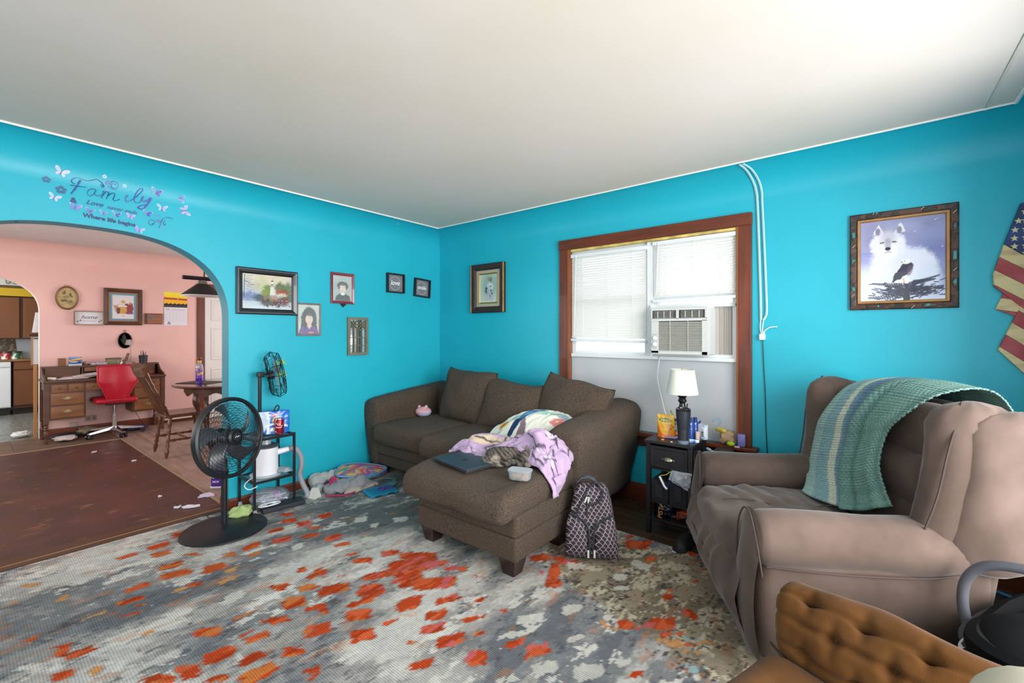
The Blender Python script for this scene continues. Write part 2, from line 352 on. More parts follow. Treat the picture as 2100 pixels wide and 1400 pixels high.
wc2.out('cove', CY, S('wall_back', wb, CY), smooth=True, ang=60)
# outer skin behind wall_back so no daylight slips through
sk = B()
for a, b_, c_, d_ in ((-.14, X0, -.02, H+.1), (X1, 4.75, -.02, H+.1), (X0, X1, -.02, Z0), (X0, X1, Z1, H+.1)): sk.box(((a+b_)/2, .135, (c_+d_)/2), (b_-a, .03, d_-c_))
S('wall_back_outside', sk, WHITE)
def winwall(name, plane, a0, a1, o0, o1, z0, z1, m, t=.03):
    b_ = B()
    for a, c_, zz0, zz1 in ((a0, o0, 0, H), (o1, a1, 0, H), (o0, o1, 0, z0), (o0, o1, z1, H)):
        c = ((a+c_)/2, plane, (zz0+zz1)/2); d = (abs(c_-a), t, zz1-zz0)
        b_.box(c, d) if name[-1] != 't' else b_.box((plane, (a+c_)/2, (zz0+zz1)/2), (t, abs(c_-a), zz1-zz0))
    return S(name, b_, m)
winwall('wall_right', 4.635, -5.2, 0.12, -3.7, -.80, .5, 2.2, CY)
cr_ = B(); pr2 = cove(lambda d, z: (4.62-d, z))
for i in range(24): cr_.add([V(pr2[i][0], -5.2, pr2[i][1]), V(pr2[i][0], 0, pr2[i][1]), V(pr2[i+1][0], 0, pr2[i+1][1]), V(pr2[i+1][0], -5.2, pr2[i+1][1])], [(0, 1, 2, 3)])
S('trim_5', cr_, CY, smooth=True)
winwall('wall_rear', -5.215, -8, 4.65, 1.65, 4.35, .75, 2.25, WHITE)
slab('wall_dining_right', -4.53, -.14, .5, .53, 0, H, PINK)
slab('wall_kitchen_end', -8.03, -8, -5.2, -1.3, 0, H, M('kitchen_wall', 'b8a48c', .7)); slab('wall_kitchen_side', -8, -4.53, -1.72, -1.7, 0, H, M('kitchen_wall', 'b8a48c', .7))
slab('ceiling', 0, 4.65, -5.23, .13, H, H+.03, CEIL); slab('ceiling_dining', -4.5, 0, -5.23, .53, H, H+.03, CEIL2); slab('ceiling_kitchen', -8.03, -4.5, -5.23, -1.3, H, H+.03, WHITE)
# thin white caulk line where the ceiling meets the cove
b_ = B()
b_.tube([V(r_+.004+.003*N3(V(0, y*2, 0)), y, H-.004) for y in np.linspace(-5.1, -r_, 60)], .007, 5); S('trim_1', b_, flat('f2f0ea', .5))
b_ = B(); b_.tube([V(x, -r_-.004-.003*N3(V(x*2, 0, 0)), H-.004) for x in np.linspace(r_, 4.4, 60)], .006, 5); b_.tube([V(4.4, y, H-.004) for y in np.linspace(-r_, -5, 20)], .009, 5); S('trim_2', b_, flat('f2f0ea', .5))
tp = B(); tp.box((4.30, -2.4, H-.002), (.012, 4.4, .004)); S('trim_3', tp, M('ceiling_tape', 'cdc9bc', .8))
# baseboards
def bb_(name, p0, p1, h, t, n):
    p0 = V(*p0); p1 = V(*p1); L_ = (p1-p0).length; a = math.atan2(p1.y-p0.y, p1.x-p0.x); pf = [(0, 0), (t, 0), (t, h*.8), (t*.6, h), (0, h)]
    b_ = B(); d = (p1-p0).normalized(); nn = V(*n, 0); b_.loft([[p+nn*u+V(0, 0, w) for u, w in pf] for p in (p0, p1)]); S(name, b_, BASEB)
bb_('baseboard_left', (0, -2.16, 0), (0, -.02, 0), .075, .016, (1, 0)); bb_('baseboard_back', (0, 0, 0), (4.62, 0, 0), .135, .016, (0, -1)); bb_('baseboard_right', (4.62, 0, 0), (4.62, -5.2, 0), .135, .016, (-1, 0))
bb_('baseboard_jamb', (-.14, -2.16, 0), (0.016, -2.16, 0), .075, .014, (0, -1)); bb_('baseboard_dining', (-4.4, -2.81, 0), (-4.4, -1.13, 0), .11, .016, (1, 0))
# floors: boards, tiles and laminate planks are pieces of their own
fb = S('floor', B().box((-1.7, -2.4, -.03), (13, 6.2, .02)), flat('3a2a1e', .8))
def pieces(nm, parent, rects, mat, t=.012, gap=.0025, seed=1, ch=.0015):
    wpos(mat)
    cache = {}; rr = random.Random(seed)
    for x0, x1, y0, y1 in rects:
        k = (round(x1-x0, 3), round(y1-y0, 3))
        if k not in cache:
            w, d = k[0]-gap, k[1]-gap; c = ch
            o = B().loft([[V(i*(w/2-e), j*(d/2-e), z) for i, j in ((-1, -1), (1, -1), (1, 1), (-1, 1))] for e, z in ((0, -t), (0, -c), (c, 0))]).out(nm, mat, parent, smooth=False); cache[k] = o
        else: o = cache[k].copy(); COL.objects.link(o); o.parent = parent
        o.location = ((x0+x1)/2, (y0+y1)/2, rr.uniform(-.0006, .0006))
BOARD = M('dark_floorboard', '4a3626', .38, rnd=.3, var=.35, vs=3, st=(1, 14, 8), bump=.1, bs=30)
rc = []
for i in range(57):
    y1 = -.0-i*.0905; j = (i*1.37) % 2.2+1.1
    rc += [(0, j, y1-.0905, y1), (j, 4.62, y1-.0905, y1)]
pieces('floorboard', fb, rc, BOARD)
VIN = M('worn_red_vinyl', '57302a', .42, col2='402822', vs=2.2, thr=(.35, .65), bump=.15, bs=40, rnd=.03, det=9)
nt = VIN.node_tree; N_ = nt.nodes.new; L_ = nt.links.new; p = nt.nodes['Principled BSDF']; src = p.inputs['Base Color'].links[0].from_socket
ge = N_('ShaderNodeNewGeometry'); n = N_('ShaderNodeTexNoise'); n.inputs['Scale'].default_value = 5; n.inputs['Detail'].default_value = 12; n.inputs['Roughness'].default_value = .75; mpn = N_('ShaderNodeMapping'); mpn.inputs['Scale'].default_value = (1.4, .8, 1); L_(ge.outputs['Position'], mpn.inputs[0]); L_(mpn.outputs[0], n.inputs['Vector'])
r = N_('ShaderNodeValToRGB'); r.color_ramp.elements[0].position = .565; r.color_ramp.elements[1].position = .68; L_(n.outputs['Fac'], r.inputs[0]); mx = N_('ShaderNodeMix'); mx.data_type = 'RGBA'; L_(r.outputs[0], mx.inputs[0]); L_(src, mx.inputs[6]); mx.inputs[7].default_value = (*lin('94683c'), 1); L_(mx.outputs[2], p.inputs['Base Color'])
slab('floor_threshold', -.155, .02, -3.72, -2.165, -.012, .009, M('threshold_wood', '4c2f1f', .4, var=.3, vs=4, st=(8, .8, 4)))
b_ = B().box((-.04, -2.94, .0105), (.004, 1.55, .002)); S('trim_4', b_, flat('b08a5a', .5))
pieces('vinyl_tile', fb, [(-3.6+i*.3137, -3.6+(i+1)*.3137, -2.16-(j+1)*.305, -2.16-j*.305) for i in range(11) for j in range(10)], VIN, gap=.0006, ch=.0003)
LAM = M('worn_laminate', 'a08a7d', .45, rnd=.08, col2='86695c', vs=2.5, st=(1.2, 7, 4), thr=(.3, .7), bump=.05)
rc = []
for j in range(14):
    y0 = -2.155+j*.19; s = -.145-((j*.47) % 1.2)
    xs = [-.145, s] if s < -.3 else [-.145]
    while xs[-1] > -4.4: xs.append(max(xs[-1]-1.2, -4.4))
    rc += [(xs[i+1], xs[i], y0, y0+.19) for i in range(len(xs)-1) if xs[i]-xs[i+1] > .05]
pieces('laminate_plank', fb, rc, LAM)
pieces('laminate_plank', fb, [(-4.53+k*.31, -4.22+k*.31, -2.16-(j+1)*.9, -2.16-j*.9) for k in range(3) for j in range(4)], M('brown_laminate', '6b5446', .45, rnd=.12, var=.25, vs=3, st=(7, 1, 4)))
pieces('vinyl_tile', fb, [(-8+i*.5785, -8+(i+1)*.5785, -2.3-(j+1)*.58, -2.3-j*.58) for i in range(6) for j in range(5)], M('grey_kitchen_vinyl', '8b8e88', .3, col2='5f625c', vs=9, st=(1, 3, 1), thr=(.35, .65)))
es = B().box((-3.605, -3.4, .004), (.012, 2.5, .01)); es.box((-1.87, -2.157, .004), (3.46, .014, .01)); S('trim_6', es, M('edge_strip', '9b8468', .5))
# ---------------- rug ----------------
rug = T('area_rug', 'large grey and white abstract rug with orange dashes on the living room floor', 'rug', (1.86, -2.48, 0))
RX0, RX1, RY0, RY1 = .04, 3.72, -4.3, -.66
c = Cv(RX1-RX0, RY1-RY0, .0085, 'bdb9b3'); X = c.X+RX0; Y = c.Y+RY0
bx = np.floor(X/.03)*.03; by = np.floor(Y/.05)*.05; jg = (vnoise(X/.012, Y/.03, 21)-.5)
hj = fbm(X*90, Y*22, 41, 2)-.5; Xb = np.floor((X+hj*.05)/.022)*.022; Yb = np.floor((Y+hj*.09+.03*np.sin(Xb*90))/.05)*.05
q1 = .55*fbm(X*7+hj*.4, Y*3.0, 4, 5)+.45*fbm(Xb*11, Yb*5.5, 5, 3); q2 = .5*fbm(X*5.5+40+hj*.4, Y*2.8+9, 14, 5)+.5*fbm(Xb*16, Yb*8, 15, 2); q3 = fbm(X*26+jg*2, Y*10, 31, 3)
def g(cx, cy, sx, sy): return np.exp(-((X-cx)/sx)**2-((Y-cy)/sy)**2)
dark = 1.0*g(.8, -3.15, .35, .5)+.9*g(.98, -2.75, .25, .3)+1.1*g(2.74, -2.1, .3, .25)+.8*g(2.7, -1.75, .3, .2)+1.3*g(.95, -1.5, .65, .45)+.5*g(1.7, -2.3, .4, .3)+.6*g(3.1, -1.7, .25, .2)+.7*g(1.0, -2.0, .2, .4)
lite = .9*g(1.5, -1.9, .3, .35)+.6*g(2.2, -1.8, .25, .3)+.8*g(.35, -2.9, .3, .4)+.5*g(2.3, -2.2, .35, .3)+.8*g(1.45, -3.2, .3, .3)
kh = np.clip(1.5*g(2.95, -1.1, .75, .38)+1.2*g(3.4, -1.2, .4, .45)-.15, 0, 1)
t = q1+.17*dark-.17*lite+.06*(q3-.5)
def lev(a, b_, cc, al=1): c.mask(np.clip((t-a)/(b_-a), 0, 1), cc, al)
lev(.42, .43, 'a8a39e'); lev(.50, .51, '928f8c'); lev(.57, .58, '7b7c7e'); lev(.67, .68, '676a6e')
c.A *= (1+.22*(vnoise(Xb*50, Yb*22, 61)-.5))[..., None]
c.mask((q2 > .62).astype(float)*(q3 > .4), 'cfcac2', .9); c.mask((q2 < .33).astype(float)*(q3 > .5), 'a49c94', .8)
c.mask(np.clip(g(.9, -1.25, .8, .5)*1.2, 0, 1)*(t > .5), '56625f', .55)
k1 = kh+.5*(q2-.5)+.25*(q3-.5)
c.mask((k1 > .5).astype(float), '938774'); c.mask(((k1 > .5) & (q1 > .53)).astype(float), '7c705f'); c.mask(((k1 > .5) & (q3 > .6)).astype(float), 'bdb39c')
c.mask(((k1 > .3) & (fbm(X*60, Y*45, 77, 3) > .66) & (q2 > .45)).astype(float), '3f3c3a', .9)
c.mask(((fbm(X*45, Y*14, 55, 3) > .70) & (q1 > .5)).astype(float), '4c4c4e', .7); c.mask((fbm(X*30, Y*9, 65, 3) > .70).astype(float), 'b9794e', .35)
BL = "o 25 -252 0 5 -5 1;o 35 -267 0 5 -4 0;o 36 -282 0 4 -3 0;l 48 -269 1 4 -4 1;o 70 -269 1 5 -4 1;l 83 -270 2 6 -4 1;l 92 -254 1 5 -5 1;y 102 -247 0 6 -2 0;y 112 -254 0 4 -2 0;y 102 -273 0 3 -2 0;o 103 -267 1 3 -2 0;o 83 -287 0 5 -3 0;o 95 -292 1 5 -3 0;o 77 -298 1 2 -1 0;o 109 -294 1 3 -1 0;o 103 -289 1 2 -1 0;y 95 -307 1 5 -2 0;y 66 -313 0 2 -4 0;y 36 -322 2 4 -2 0;y 52 -329 -1 3 -1 0;l 97 -325 0 2 -2 0;o 118 -318 2 2 -6 0;o 125 -313 0 4 -3 0;o 137 -320 1 3 -3 0;y 144 -312 0 2 -3 0;y 132 -293 0 2 -1 0;y 142 -279 0 3 -1 0;o 152 -276 3 4 -4 1;o 152 -262 0 4 -1 0;o 166 -254 4 4 -1 0;o 168 -252 3 3 -3 1;o 167 -265 0 3 -1 0;o 173 -264 1 4 -3 1;o 172 -278 1 5 -4 1;o 185 -270 1 4 -3 1;o 169 -298 3 4 -4 1;o 173 -289 2 3 -5 1;o 186 -283 1 3 -2 0;o 196 -272 1 6 -4 1;o 160 -241 3 4 -5 2;o 173 -237 3 4 -2 1;o 178 -236 1 1 -3 1;o 189 -245 3 4 -4 2;o 194 -258 3 3 -3 1;o 211 -258 2 2 -2 1;o 141 -240 3 3 -3 1;o 153 -231 2 4 -3 1;o 164 -225 1 5 -4 2;o 133 -225 1 2 -3 1;o 144 -221 1 5 -3 1;o 150 -219 0 2 -1 1;l 64 -257 3 3 -2 0;o 82 -243 1 3 -3 1;o 81 -231 0 4 -4 1;o 93 -234 0 3 -2 1;o 87 -215 2 5 -4 1;o 69 -211 1 4 -3 1;o 49 -194 3 4 -3 1;o 61 -198 2 4 -4 1;o 74 -194 2 4 -5 2;l 86 -192 2 3 -2 1;o 95 -200 2 4 -3 1;o 110 -193 2 4 -4 2;o 72 -177 2 3 -4 2;o 19 -231 1 4 -4 1;o 21 -218 1 1 -2 0;w 132 -259 0 5 -4 1;w 120 -238 0 4 -4 1;w 181 -274 0 1 -3 1;w 104 -212 0 3 -4 2;w 26 -286 0 4 -3 0;o 110 -192 2 5 -3 2;o 123 -194 2 5 -2 1;o 139 -197 2 3 -1 1;o 151 -197 4 3 -3 2;o 73 -178 1 4 -4 2;o 143 -219 1 3 -3 1;o 150 -219 0 2 -1 1;o 156 -214 1 1 -1 0;o 165 -223 3 6 -4 2;o 181 -212 4 5 -5 3;o 156 -181 3 4 -3 2;o 178 -182 7 12 -7 5;o 172 -173 8 6 -3 3;o 171 -202 3 6 -3 2;o 184 -190 4 6 -5 4;o 191 -194 2 5 -3 3;o 202 -186 7 8 -4 4;o 189 -170 3 3 -2 2;o 200 -169 5 4 -2 2;o 215 -169 1 0 -1 1;o 186 -221 2 6 -2 1;o 185 -215 2 3 -2 1;o 194 -227 3 5 -4 2;o 206 -206 2 6 -4 3;o 218 -192 3 5 -2 2;o 223 -204 2 4 -3 2;o 229 -211 3 5 -2 2;o 231 -182 1 2 -1 1;o 246 -181 1 1 -1 1;o 238 -195 3 4 -1 1;o 248 -200 1 2 -1 1;o 249 -193 0 0 -1 1;o 174 -235 2 2 -3 1;o 190 -243 2 3 -4 2;o 208 -234 3 4 -4 2;o 210 -221 1 3 -1 1;o 229 -223 1 2 -1 0;o 241 -212 3 5 -3 3;o 257 -212 3 3 -3 3;o 242 -229 2 4 -2 2;o 213 -258 0 1 -2 1;o 264 -196 2 4 -1 2;o 274 -193 3 4 -2 3;o 231 -129 4 4 -2 3;o 246 -123 8 2 -2 3;o 246 -138 0 6 -5 7;o 252 -147 3 3 -2 3;o 240 -142 1 0 -1 2;o 204 -60 4 2 -2 3;w 282 -200 3 4 -2 3;w 297 -190 4 4 -2 4;w 305 -177 2 2 -1 2;w 260 -192 4 5 -1 2;w 260 -178 4 5 -2 3;w 283 -177 2 4 -1 2;w 271 -160 3 4 -2 3;w 281 -100 5 0 -1 4;w 277 -119 3 2 -1 3;w 282 -128 3 3 -1 2;w 252 -124 4 2 -2 3;w 99 -165 2 4 -4 3;w 115 -165 1 2 -3 2;w 121 -147 3 4 -3 3;w 95 -178 1 2 -3 1;w 227 -236 1 3 -2 1;w 241 -235 1 2 -1 1;w 274 -213 3 3 -1 1;w 130 -179 3 3 -3 2;o 296 -154 3 2 -1 3;o 303 -150 2 2 0 2;o 309 -143 5 3 -1 5;o 313 -149 2 1 0 2;o 318 -144 1 2 0 2;o 323 -149 2 1 0 1;o 304 -121 2 1 -1 3;o 317 -128 4 0 -1 3;l 303 -114 1 1 0 2;o 300 -68 2 0 -1 3;o 312 -79 1 1 0 3;l 311 -97 1 1 0 2;o 322 -93 2 0 0 3;o 270 -77 6 4 -2 6;o 261 -70 1 4 -1 4;o 274 -70 1 2 -1 4;l 283 -90 2 2 -1 4;o 312 -180 2 2 0 2;l 327 -165 1 0 0 1;y 290 -160 4 0 0 1;y 321 -153 10 1 0 2;y 324 -147 8 5 0 1;t 321 -146 1 0 0 1;t 325 -144 1 0 0 1;t 329 -162 3 0 0 3;t 298 -157 1 0 0 1;t 316 -139 1 0 0 1"
for it in BL.split(';'):
    k, *v = it.split(' '); cx, cy, ax, ay, tx, ty = [float(q)/100 for q in v]
    det = ax*ty-ay*tx
    if abs(det) < 1e-5: tx = .02 if abs(tx) < .01 else tx; ty = 0; det = ax*ty-ay*tx
    if abs(det) < 1e-5: continue
    dx = X-cx+hj*.022; dy = Y-cy+(vnoise(X/.010, Y/.09, 5)-.5)*.035; u = (dx*ty-dy*tx)/det; w = (-dx*ay+dy*ax)/det
    d = (np.abs(u*.95)**5+np.abs(w*1.05)**5)**(1/5)+.25*(fbm(X*85, Y*24, 91, 2)-.5)
    cc = dict(o='b3421c', l='c4683a', y='c48c54', t='8aa9aa', w='c6c2b8')[k]
    m = (d < 1).astype(float)
    if k in 'yt': m = m*(fbm(X*30, Y*14, 12, 2) > .42)
    if k == 'w': m *= .85
    else: c.mask((d < 1.13).astype(float), '77706c', .5)
    c.mask(m, cc); 
    if k == 'o': c.mask(m*(fbm(X*32, Y*9, 8, 2) > .56), 'c85c34', .9); c.mask(m*(fbm(X*32, Y*9, 18, 2) > .62), '98330f', .8); c.mask(m*(fbm(X*24+7, Y*8, 28, 2) > .64), 'c4646a' if cy > -2.2 else 'c47c3e', .7)
    if k in 'l': c.mask(m*(fbm(X*30, Y*10, 8, 2) > .5), 'b0481c', .8)
c.mask(g(.66, -2.32, .33, .33)*.0, '000000'); c.nz(.16, 60, 3); c.nz(.12, 9, 33, sx=2)
RUGM = MV('woven_rug', .95, rib=33, spec=.15)
c.sheet('pile', rug, lambda x, y: V(x+RX0, y+RY0, .0115), RUGM, world=True)
B().box(((RX0+RX1)/2, (RY0+RY1)/2, .006), (RX1-RX0, RY1-RY0, .0105)).out('backing', flat('8a8278', .9), rug, world=True, smooth=False)
# ---------------- back-wall window ----------------
tw = .09; tb = B()
w1 = S('window_1', B().box((2.46, .075, 1.12), (.05, .03, .04)), WHITE)
def part(b_, nm, m, par, **k): return b_.out(nm, m, par, world=True, smooth=k.pop('smooth', False), **k)
part(B().rbox((1.682, -.012, 1.37), (.095, .03, 1.64), .006, 2), 'window_casing', TRIM, w1); part(B().rbox((3.165, -.012, 1.37), (.085, .03, 1.64), .006, 2), 'window_casing', TRIM, w1)
part(B().rbox((2.42, -.016, 2.147), (1.58, .036, .088), .006, 2), 'window_casing', TRIMH, w1)
part(B().box((1.735, .0, 1.34), (.015, .05, 1.54)), 'window_stop', M('window_stop', '8a4a22', .4, var=.2), w1); part(B().box((3.118, .0, 1.34), (.015, .05, 1.54)), 'window_stop', M('window_stop', '8a4a22', .4, var=.2), w1)
part(B().rbox((2.40, -.035, .545), (1.70, .09, .03), .008, 2), 'window_sill', TRIMH, w1)
part(B().rbox((2.40, -.012, .485), (1.60, .026, .085), .005, 2), 'window_apron', M('dark_apron', '3b1d10', .5, var=.2), w1)
PV = M('white_vinyl', 'dfe3e4', .35, var=.03)
pn = part(B().box((2.43, .028, .86), (1.36, .012, .6)), 'lower_panel', M('white_panel', 'bcbfc2', .45, bump=.1, bs=5, var=.05, vs=2), w1)
rr = random.Random(3)
for x, z in [(1.78, 1.14), (1.95, 1.143), (2.13, 1.14), (2.30, 1.138), (2.45, 1.135), (2.62, 1.13), (3.03, 1.10), (3.075, 1.0), (3.085, .88), (3.085, .77), (3.085, .62), (1.76, 1.0), (2.15, 1.05), (2.72, 1.08), (1.9, .9), (2.2, .6)]:
    B().lathe([(0, -.003), (.006, -.002), (.006, 0)], (x, .0225, z), 8, '-y').out('screw', flat('3b3a38', .4), pn, world=True)
for x0, x1, z0, z1 in ((1.745, 2.455, 1.155, 2.09), (2.495, 3.11, 1.155, 2.09)):
    sf = B(); w, h = x1-x0, z1-z0; ring(sf, w, h, [(0, -.08), (0, -.03), (.035, -.03), (.04, -.05), (.04, -.08)], (x0+x1)/2, (z0+z1)/2)
    fr = part(sf, 'sash_frame', PV, w1)
    part(B().box(((x0+x1)/2, .06, (z0+z1)/2), (w-.08, .004, h-.08)), 'glass_pane', M('window_glass', 'f4fbff', .02, trans=1, spec=.3), w1)
    part(B().box(((x0+x1)/2, .05, 1.63), (w-.07, .03, .035)), 'meeting_rail', PV, w1)
part(B().box((2.475, .03, 1.62), (.045, .06, .93)), 'mullion', PV, w1); part(B().rbox((2.43, .02, 1.155), (1.37, .05, .03), .006, 2), 'vinyl_sill', PV, w1)
part(B().box((2.435, -.003, 2.09), (1.37, .03, .02)), 'head_strip', M('peeling_strip', 'c6ae63', .7, var=.4, vs=14), w1)
# ground and neighbour wall outside
slab('outside_wall', .5, 4.5, 2.2, 2.3, 0, 3, flat('c9cfd3', .9))
SLAT = M('blind_slat', 'f1f0ec', .5, sss=0); nt = SLAT.node_tree; pb = nt.nodes['Principled BSDF']; tr = nt.nodes.new('ShaderNodeBsdfTranslucent'); tr.inputs[0].default_value = (.96, .95, .93, 1); mxs = nt.nodes.new('ShaderNodeMixShader'); mxs.inputs[0].default_value = .35
nt.links.new(pb.outputs[0], mxs.inputs[1]); nt.links.new(tr.outputs[0], mxs.inputs[2]); nt.links.new(mxs.outputs[0], nt.nodes['Material Output'].inputs[0])
def blind(lbl, x0, x1, ztop, zbot, slump, y=.0):
    t = T('window_blind', lbl, 'blind', ((x0+x1)/2, y, zbot), 0, 'white mini blinds in the window'); w = x1-x0
    B().rbox((0, 0, ztop-zbot), (w, .035, .032), .004, 2).out('headrail', PV, t)
    n = int((ztop-zbot-.03)/.0205); sl = None
    for i in range(n):
        z = ztop-zbot-.026-i*.0205
        if sl is None:
            sb = B(); a = R(57)
            pf = [V(0, math.cos(a)*.0125*s_-.0015*math.sin(a)*(1-s_*s_), math.sin(a)*.0125*s_) for s_ in (-1, -.4, .4, 1)]
            sb.loft([[p_+V(x, -.0, 0) for p_ in pf]+[p_+V(x, .0008, .0004) for p_ in reversed(pf)] for x in (-w/2+.006, w/2-.006)]); sl = sb.out('slat', SLAT, t, smooth=False); o = sl
        else: o = sl.copy(); COL.objects.link(o); o.parent = t
        o.location = (0, 0, z); o.rotation_euler = (rr.uniform(-.03, .03), rr.uniform(-.002, .002)+slump*i/n, 0)
    B().rbox((0, -.004, .0), (w, .028, .022), .005, 2, rot=Matrix.Rotation(slump*1.3, 3, 'Y')).out('bottom_rail', PV, t)
    for fx in (-.32, .02, .33): B().tube([(fx*w, -.014, ztop-zbot), (fx*w, -.014, .01)], .0012, 4).out('ladder_cord', PV, t)
    B().tube([(-.42*w, -.02, ztop-zbot), (-.44*w, -.025, .05)], .004, 6).out('tilt_wand', PV, t); return t
blind('white mini blind over the left window, lowered to a crooked bottom rail', 1.75, 2.452, 2.04, 1.285, .012); blind('white mini blind hanging above the air conditioner', 2.50, 3.108, 2.06, 1.607, -.012)
# ---------------- air conditioner ----------------
ac = T('air_conditioner', 'white window air conditioner with two round knobs under the right blind', 'air conditioner', (2.74, 0, 1.185))
G1 = M('ac_plastic', 'c9cbc8', .45); G2 = flat('2a2a28', .7); G3 = M('ac_louvre', 'b9b8b0', .5)
B().rbox((2.74, .02, 1.366), (.425, .24, .345), .008, 3).out('casing', M('ac_casing', 'd3d6d6', .4), ac, world=True)
fc = B(); yf = -.128
ring(fc, .42, .35, [(0, .10), (0, .125), (.006, .13), (.01, .13)], 2.74, 1.366); fcp = part(fc, 'front_bezel', G1, ac)
pl = B(); pl.box((2.565, yf, 1.32), (.055, .008, .24)); pl.box((2.928, yf, 1.32), (.04, .008, .25)); pl.box((2.74, yf, 1.205), (.41, .008, .022)); pl.box((2.74, yf, 1.451), (.41, .008, .02)); pl.box((2.74, yf, 1.529), (.41, .008, .015)); pl.box((2.735, yf, 1.49), (.02, .008, .065)); pl.box((2.54, yf, 1.49), (.012, .008, .065)); pl.box((2.937, yf, 1.49), (.016, .008, .065))
part(pl, 'front_panel', G1, ac); part(B().box((2.74, -.118, 1.366), (.395, .01, .32)), 'dark_interior', G2, ac)
for i in range(18): part(B().box((2.75, yf+.002, 1.222+i*.0122), (.318, .01, .0052), rot=Matrix.Rotation(.5, 3, 'X')), 'louvre', G3, ac)
for x in (2.68, 2.81): part(B().box((x, yf-.003, 1.328), (.004, .006, .225)), 'grille_rib', G3, ac)
for cx, w in ((2.635, .17), (2.84, .175)):
    v = B(); ring(v, w, .062, [(0, .130), (.004, .135), (.008, .130), (.008, .12)], cx, 1.49); vn = part(v, 'air_vent', flat('3f403e', .5), ac)
    for k in range(5): B().box((cx, yf, 1.468+k*.011), (w-.02, .006, .003)).out('vent_vane', G3, vn, world=True, smooth=False)
    for k in range(-1, 2): B().box((cx+k*w/3.6, yf-.004, 1.49), (.004, .006, .05)).out('vent_rib', G1, vn, world=True, smooth=False)
for z in (1.265, 1.312): part(B().lathe([(.017, 0), (.017, .004), (.013, .006), (.012, .016), (.0, .018)], (2.565, yf-.003, z), 16, '-y'), 'knob', flat('e4e4e0', .35), ac, smooth=True)
part(B().box((2.565, yf-.005, 1.29), (.036, .002, .115)), 'control_plate', flat('b4b6b6', .5), ac)
ap = B()
ap.box((2.965, .05, 1.37), (.04, .01, .37))
for i in range(7): ap.box((2.99+i*.0165, .045+(i % 2)*.008, 1.37), (.0155, .01, .37), rot=Matrix.Rotation(.5*(1 if i % 2 else -1), 3, 'Z'))
part(ap, 'side_curtain', M('ac_curtain', 'b3ada6', .6), ac); part(B().box((2.80, .03, 1.56), (.62, .03, .03)), 'top_rail', PV, ac); part(B().box((3.103, .03, 1.37), (.012, .03, .39)), 'side_rail', PV, ac); part(B().box((2.497, .0, 1.37), (.018, .05, .4)), 'side_rail', flat('eceeee', .4), ac)
(B().tube(smoothpts([(2.56, -.01, 1.17), (2.552, -.018, 1.1), (2.54, -.006, 1.0), (2.56, -.012, .9), (2.60, -.02, .75), (2.655, -.05, .62), (2.68, -.06, .575)]), .004, 6).out('power_cord', flat('dcdcd6', .5), ac, world=True))
# ---------------- sofa ----------------
def fabric(name, c1, c2, bs=420, sheen=.04, vs=55, lo=.3, hi=.7, bump=.5, blot=None):
    m = M(name, c1, .92, col2=c2, vs=vs, thr=(lo, hi), bump=bump, bs=bs, sheen=sheen, spec=.15, det=4)
    if blot:
        nt = m.node_tree; N = nt.nodes.new; L = nt.links.new; p = nt.nodes['Principled BSDF']; src = p.inputs['Base Color'].links[0].from_socket
        tc = N('ShaderNodeTexCoord'); n = N('ShaderNodeTexNoise'); n.inputs['Scale'].default_value = blot[1]; n.inputs['Detail'].default_value = 5; L(tc.outputs['Object'], n.inputs['Vector'])
        r = N('ShaderNodeValToRGB'); r.color_ramp.elements[0].position = .48; r.color_ramp.elements[1].position = .68; L(n.outputs['Fac'], r.inputs[0])
        mu = N('ShaderNodeMath'); mu.operation = 'MULTIPLY'; L(r.outputs[0], mu.inputs[0]); mu.inputs[1].default_value = blot[2]
        mx = N('ShaderNodeMix'); mx.data_type = 'RGBA'; L(mu.outputs[0], mx.inputs[0]); L(src, mx.inputs[6]); mx.inputs[7].default_value = (*lin(blot[0]), 1); L(mx.outputs[2], p.inputs['Base Color'])
    return m
CH = fabric('brown_chenille', '322a23', '6a5b4f', vs=230, lo=.35, hi=.65, bump=.7, bs=230, blot=('5b4632', 3.5, .25)); DW = M('dark_mahogany', '2a100c', .3, coat=.4, var=.3, vs=5, st=(1, 1, .3))
def wr(p, amt, s=6, sd=0): return amt*N3(V(p.x+sd, p.y+sd*2, p.z), s)
def pillowfn(bulge, wrk=.006, ws=7, sd=0, ax=2, sag=0):
    def f(v, h):
        o = [i for i in range(3) if i != ax]; k = 1
        for i in o: k *= max(0, 1-(v[i]/h[i])**2)
        w = v.copy(); w[ax] += (1 if v[ax] > 0 else -1)*bulge*k**.6*abs(v[ax])/h[ax]
        n = noise.noise_vector(Vector((v.x+sd, v.y-sd, v.z+sd*.5))*ws); return w+n*wrk
    return f
sofa = T('sofa', 'brown chenille sofa with sloping arms under the back wall', 'sofa', (1.2, -.5, 0))
def sp(b_, nm, m=CH, par=None, **k): return b_.out(nm, m, par or sofa, world=True, ang=60, **k)
sp(B().rbox((1.2, -.52, .16), (2.15, .88, .11), .02, 8), 'base_rail'); sp(B().rbox((1.2, -.53, .268), (2.13, .90, .12), .025, 8), 'seat_frame')
sp(B().rbox((1.2, -.12, .48), (2.2, .18, .62), .06, 8, fn=pillowfn(.0, .004)), 'back_frame')
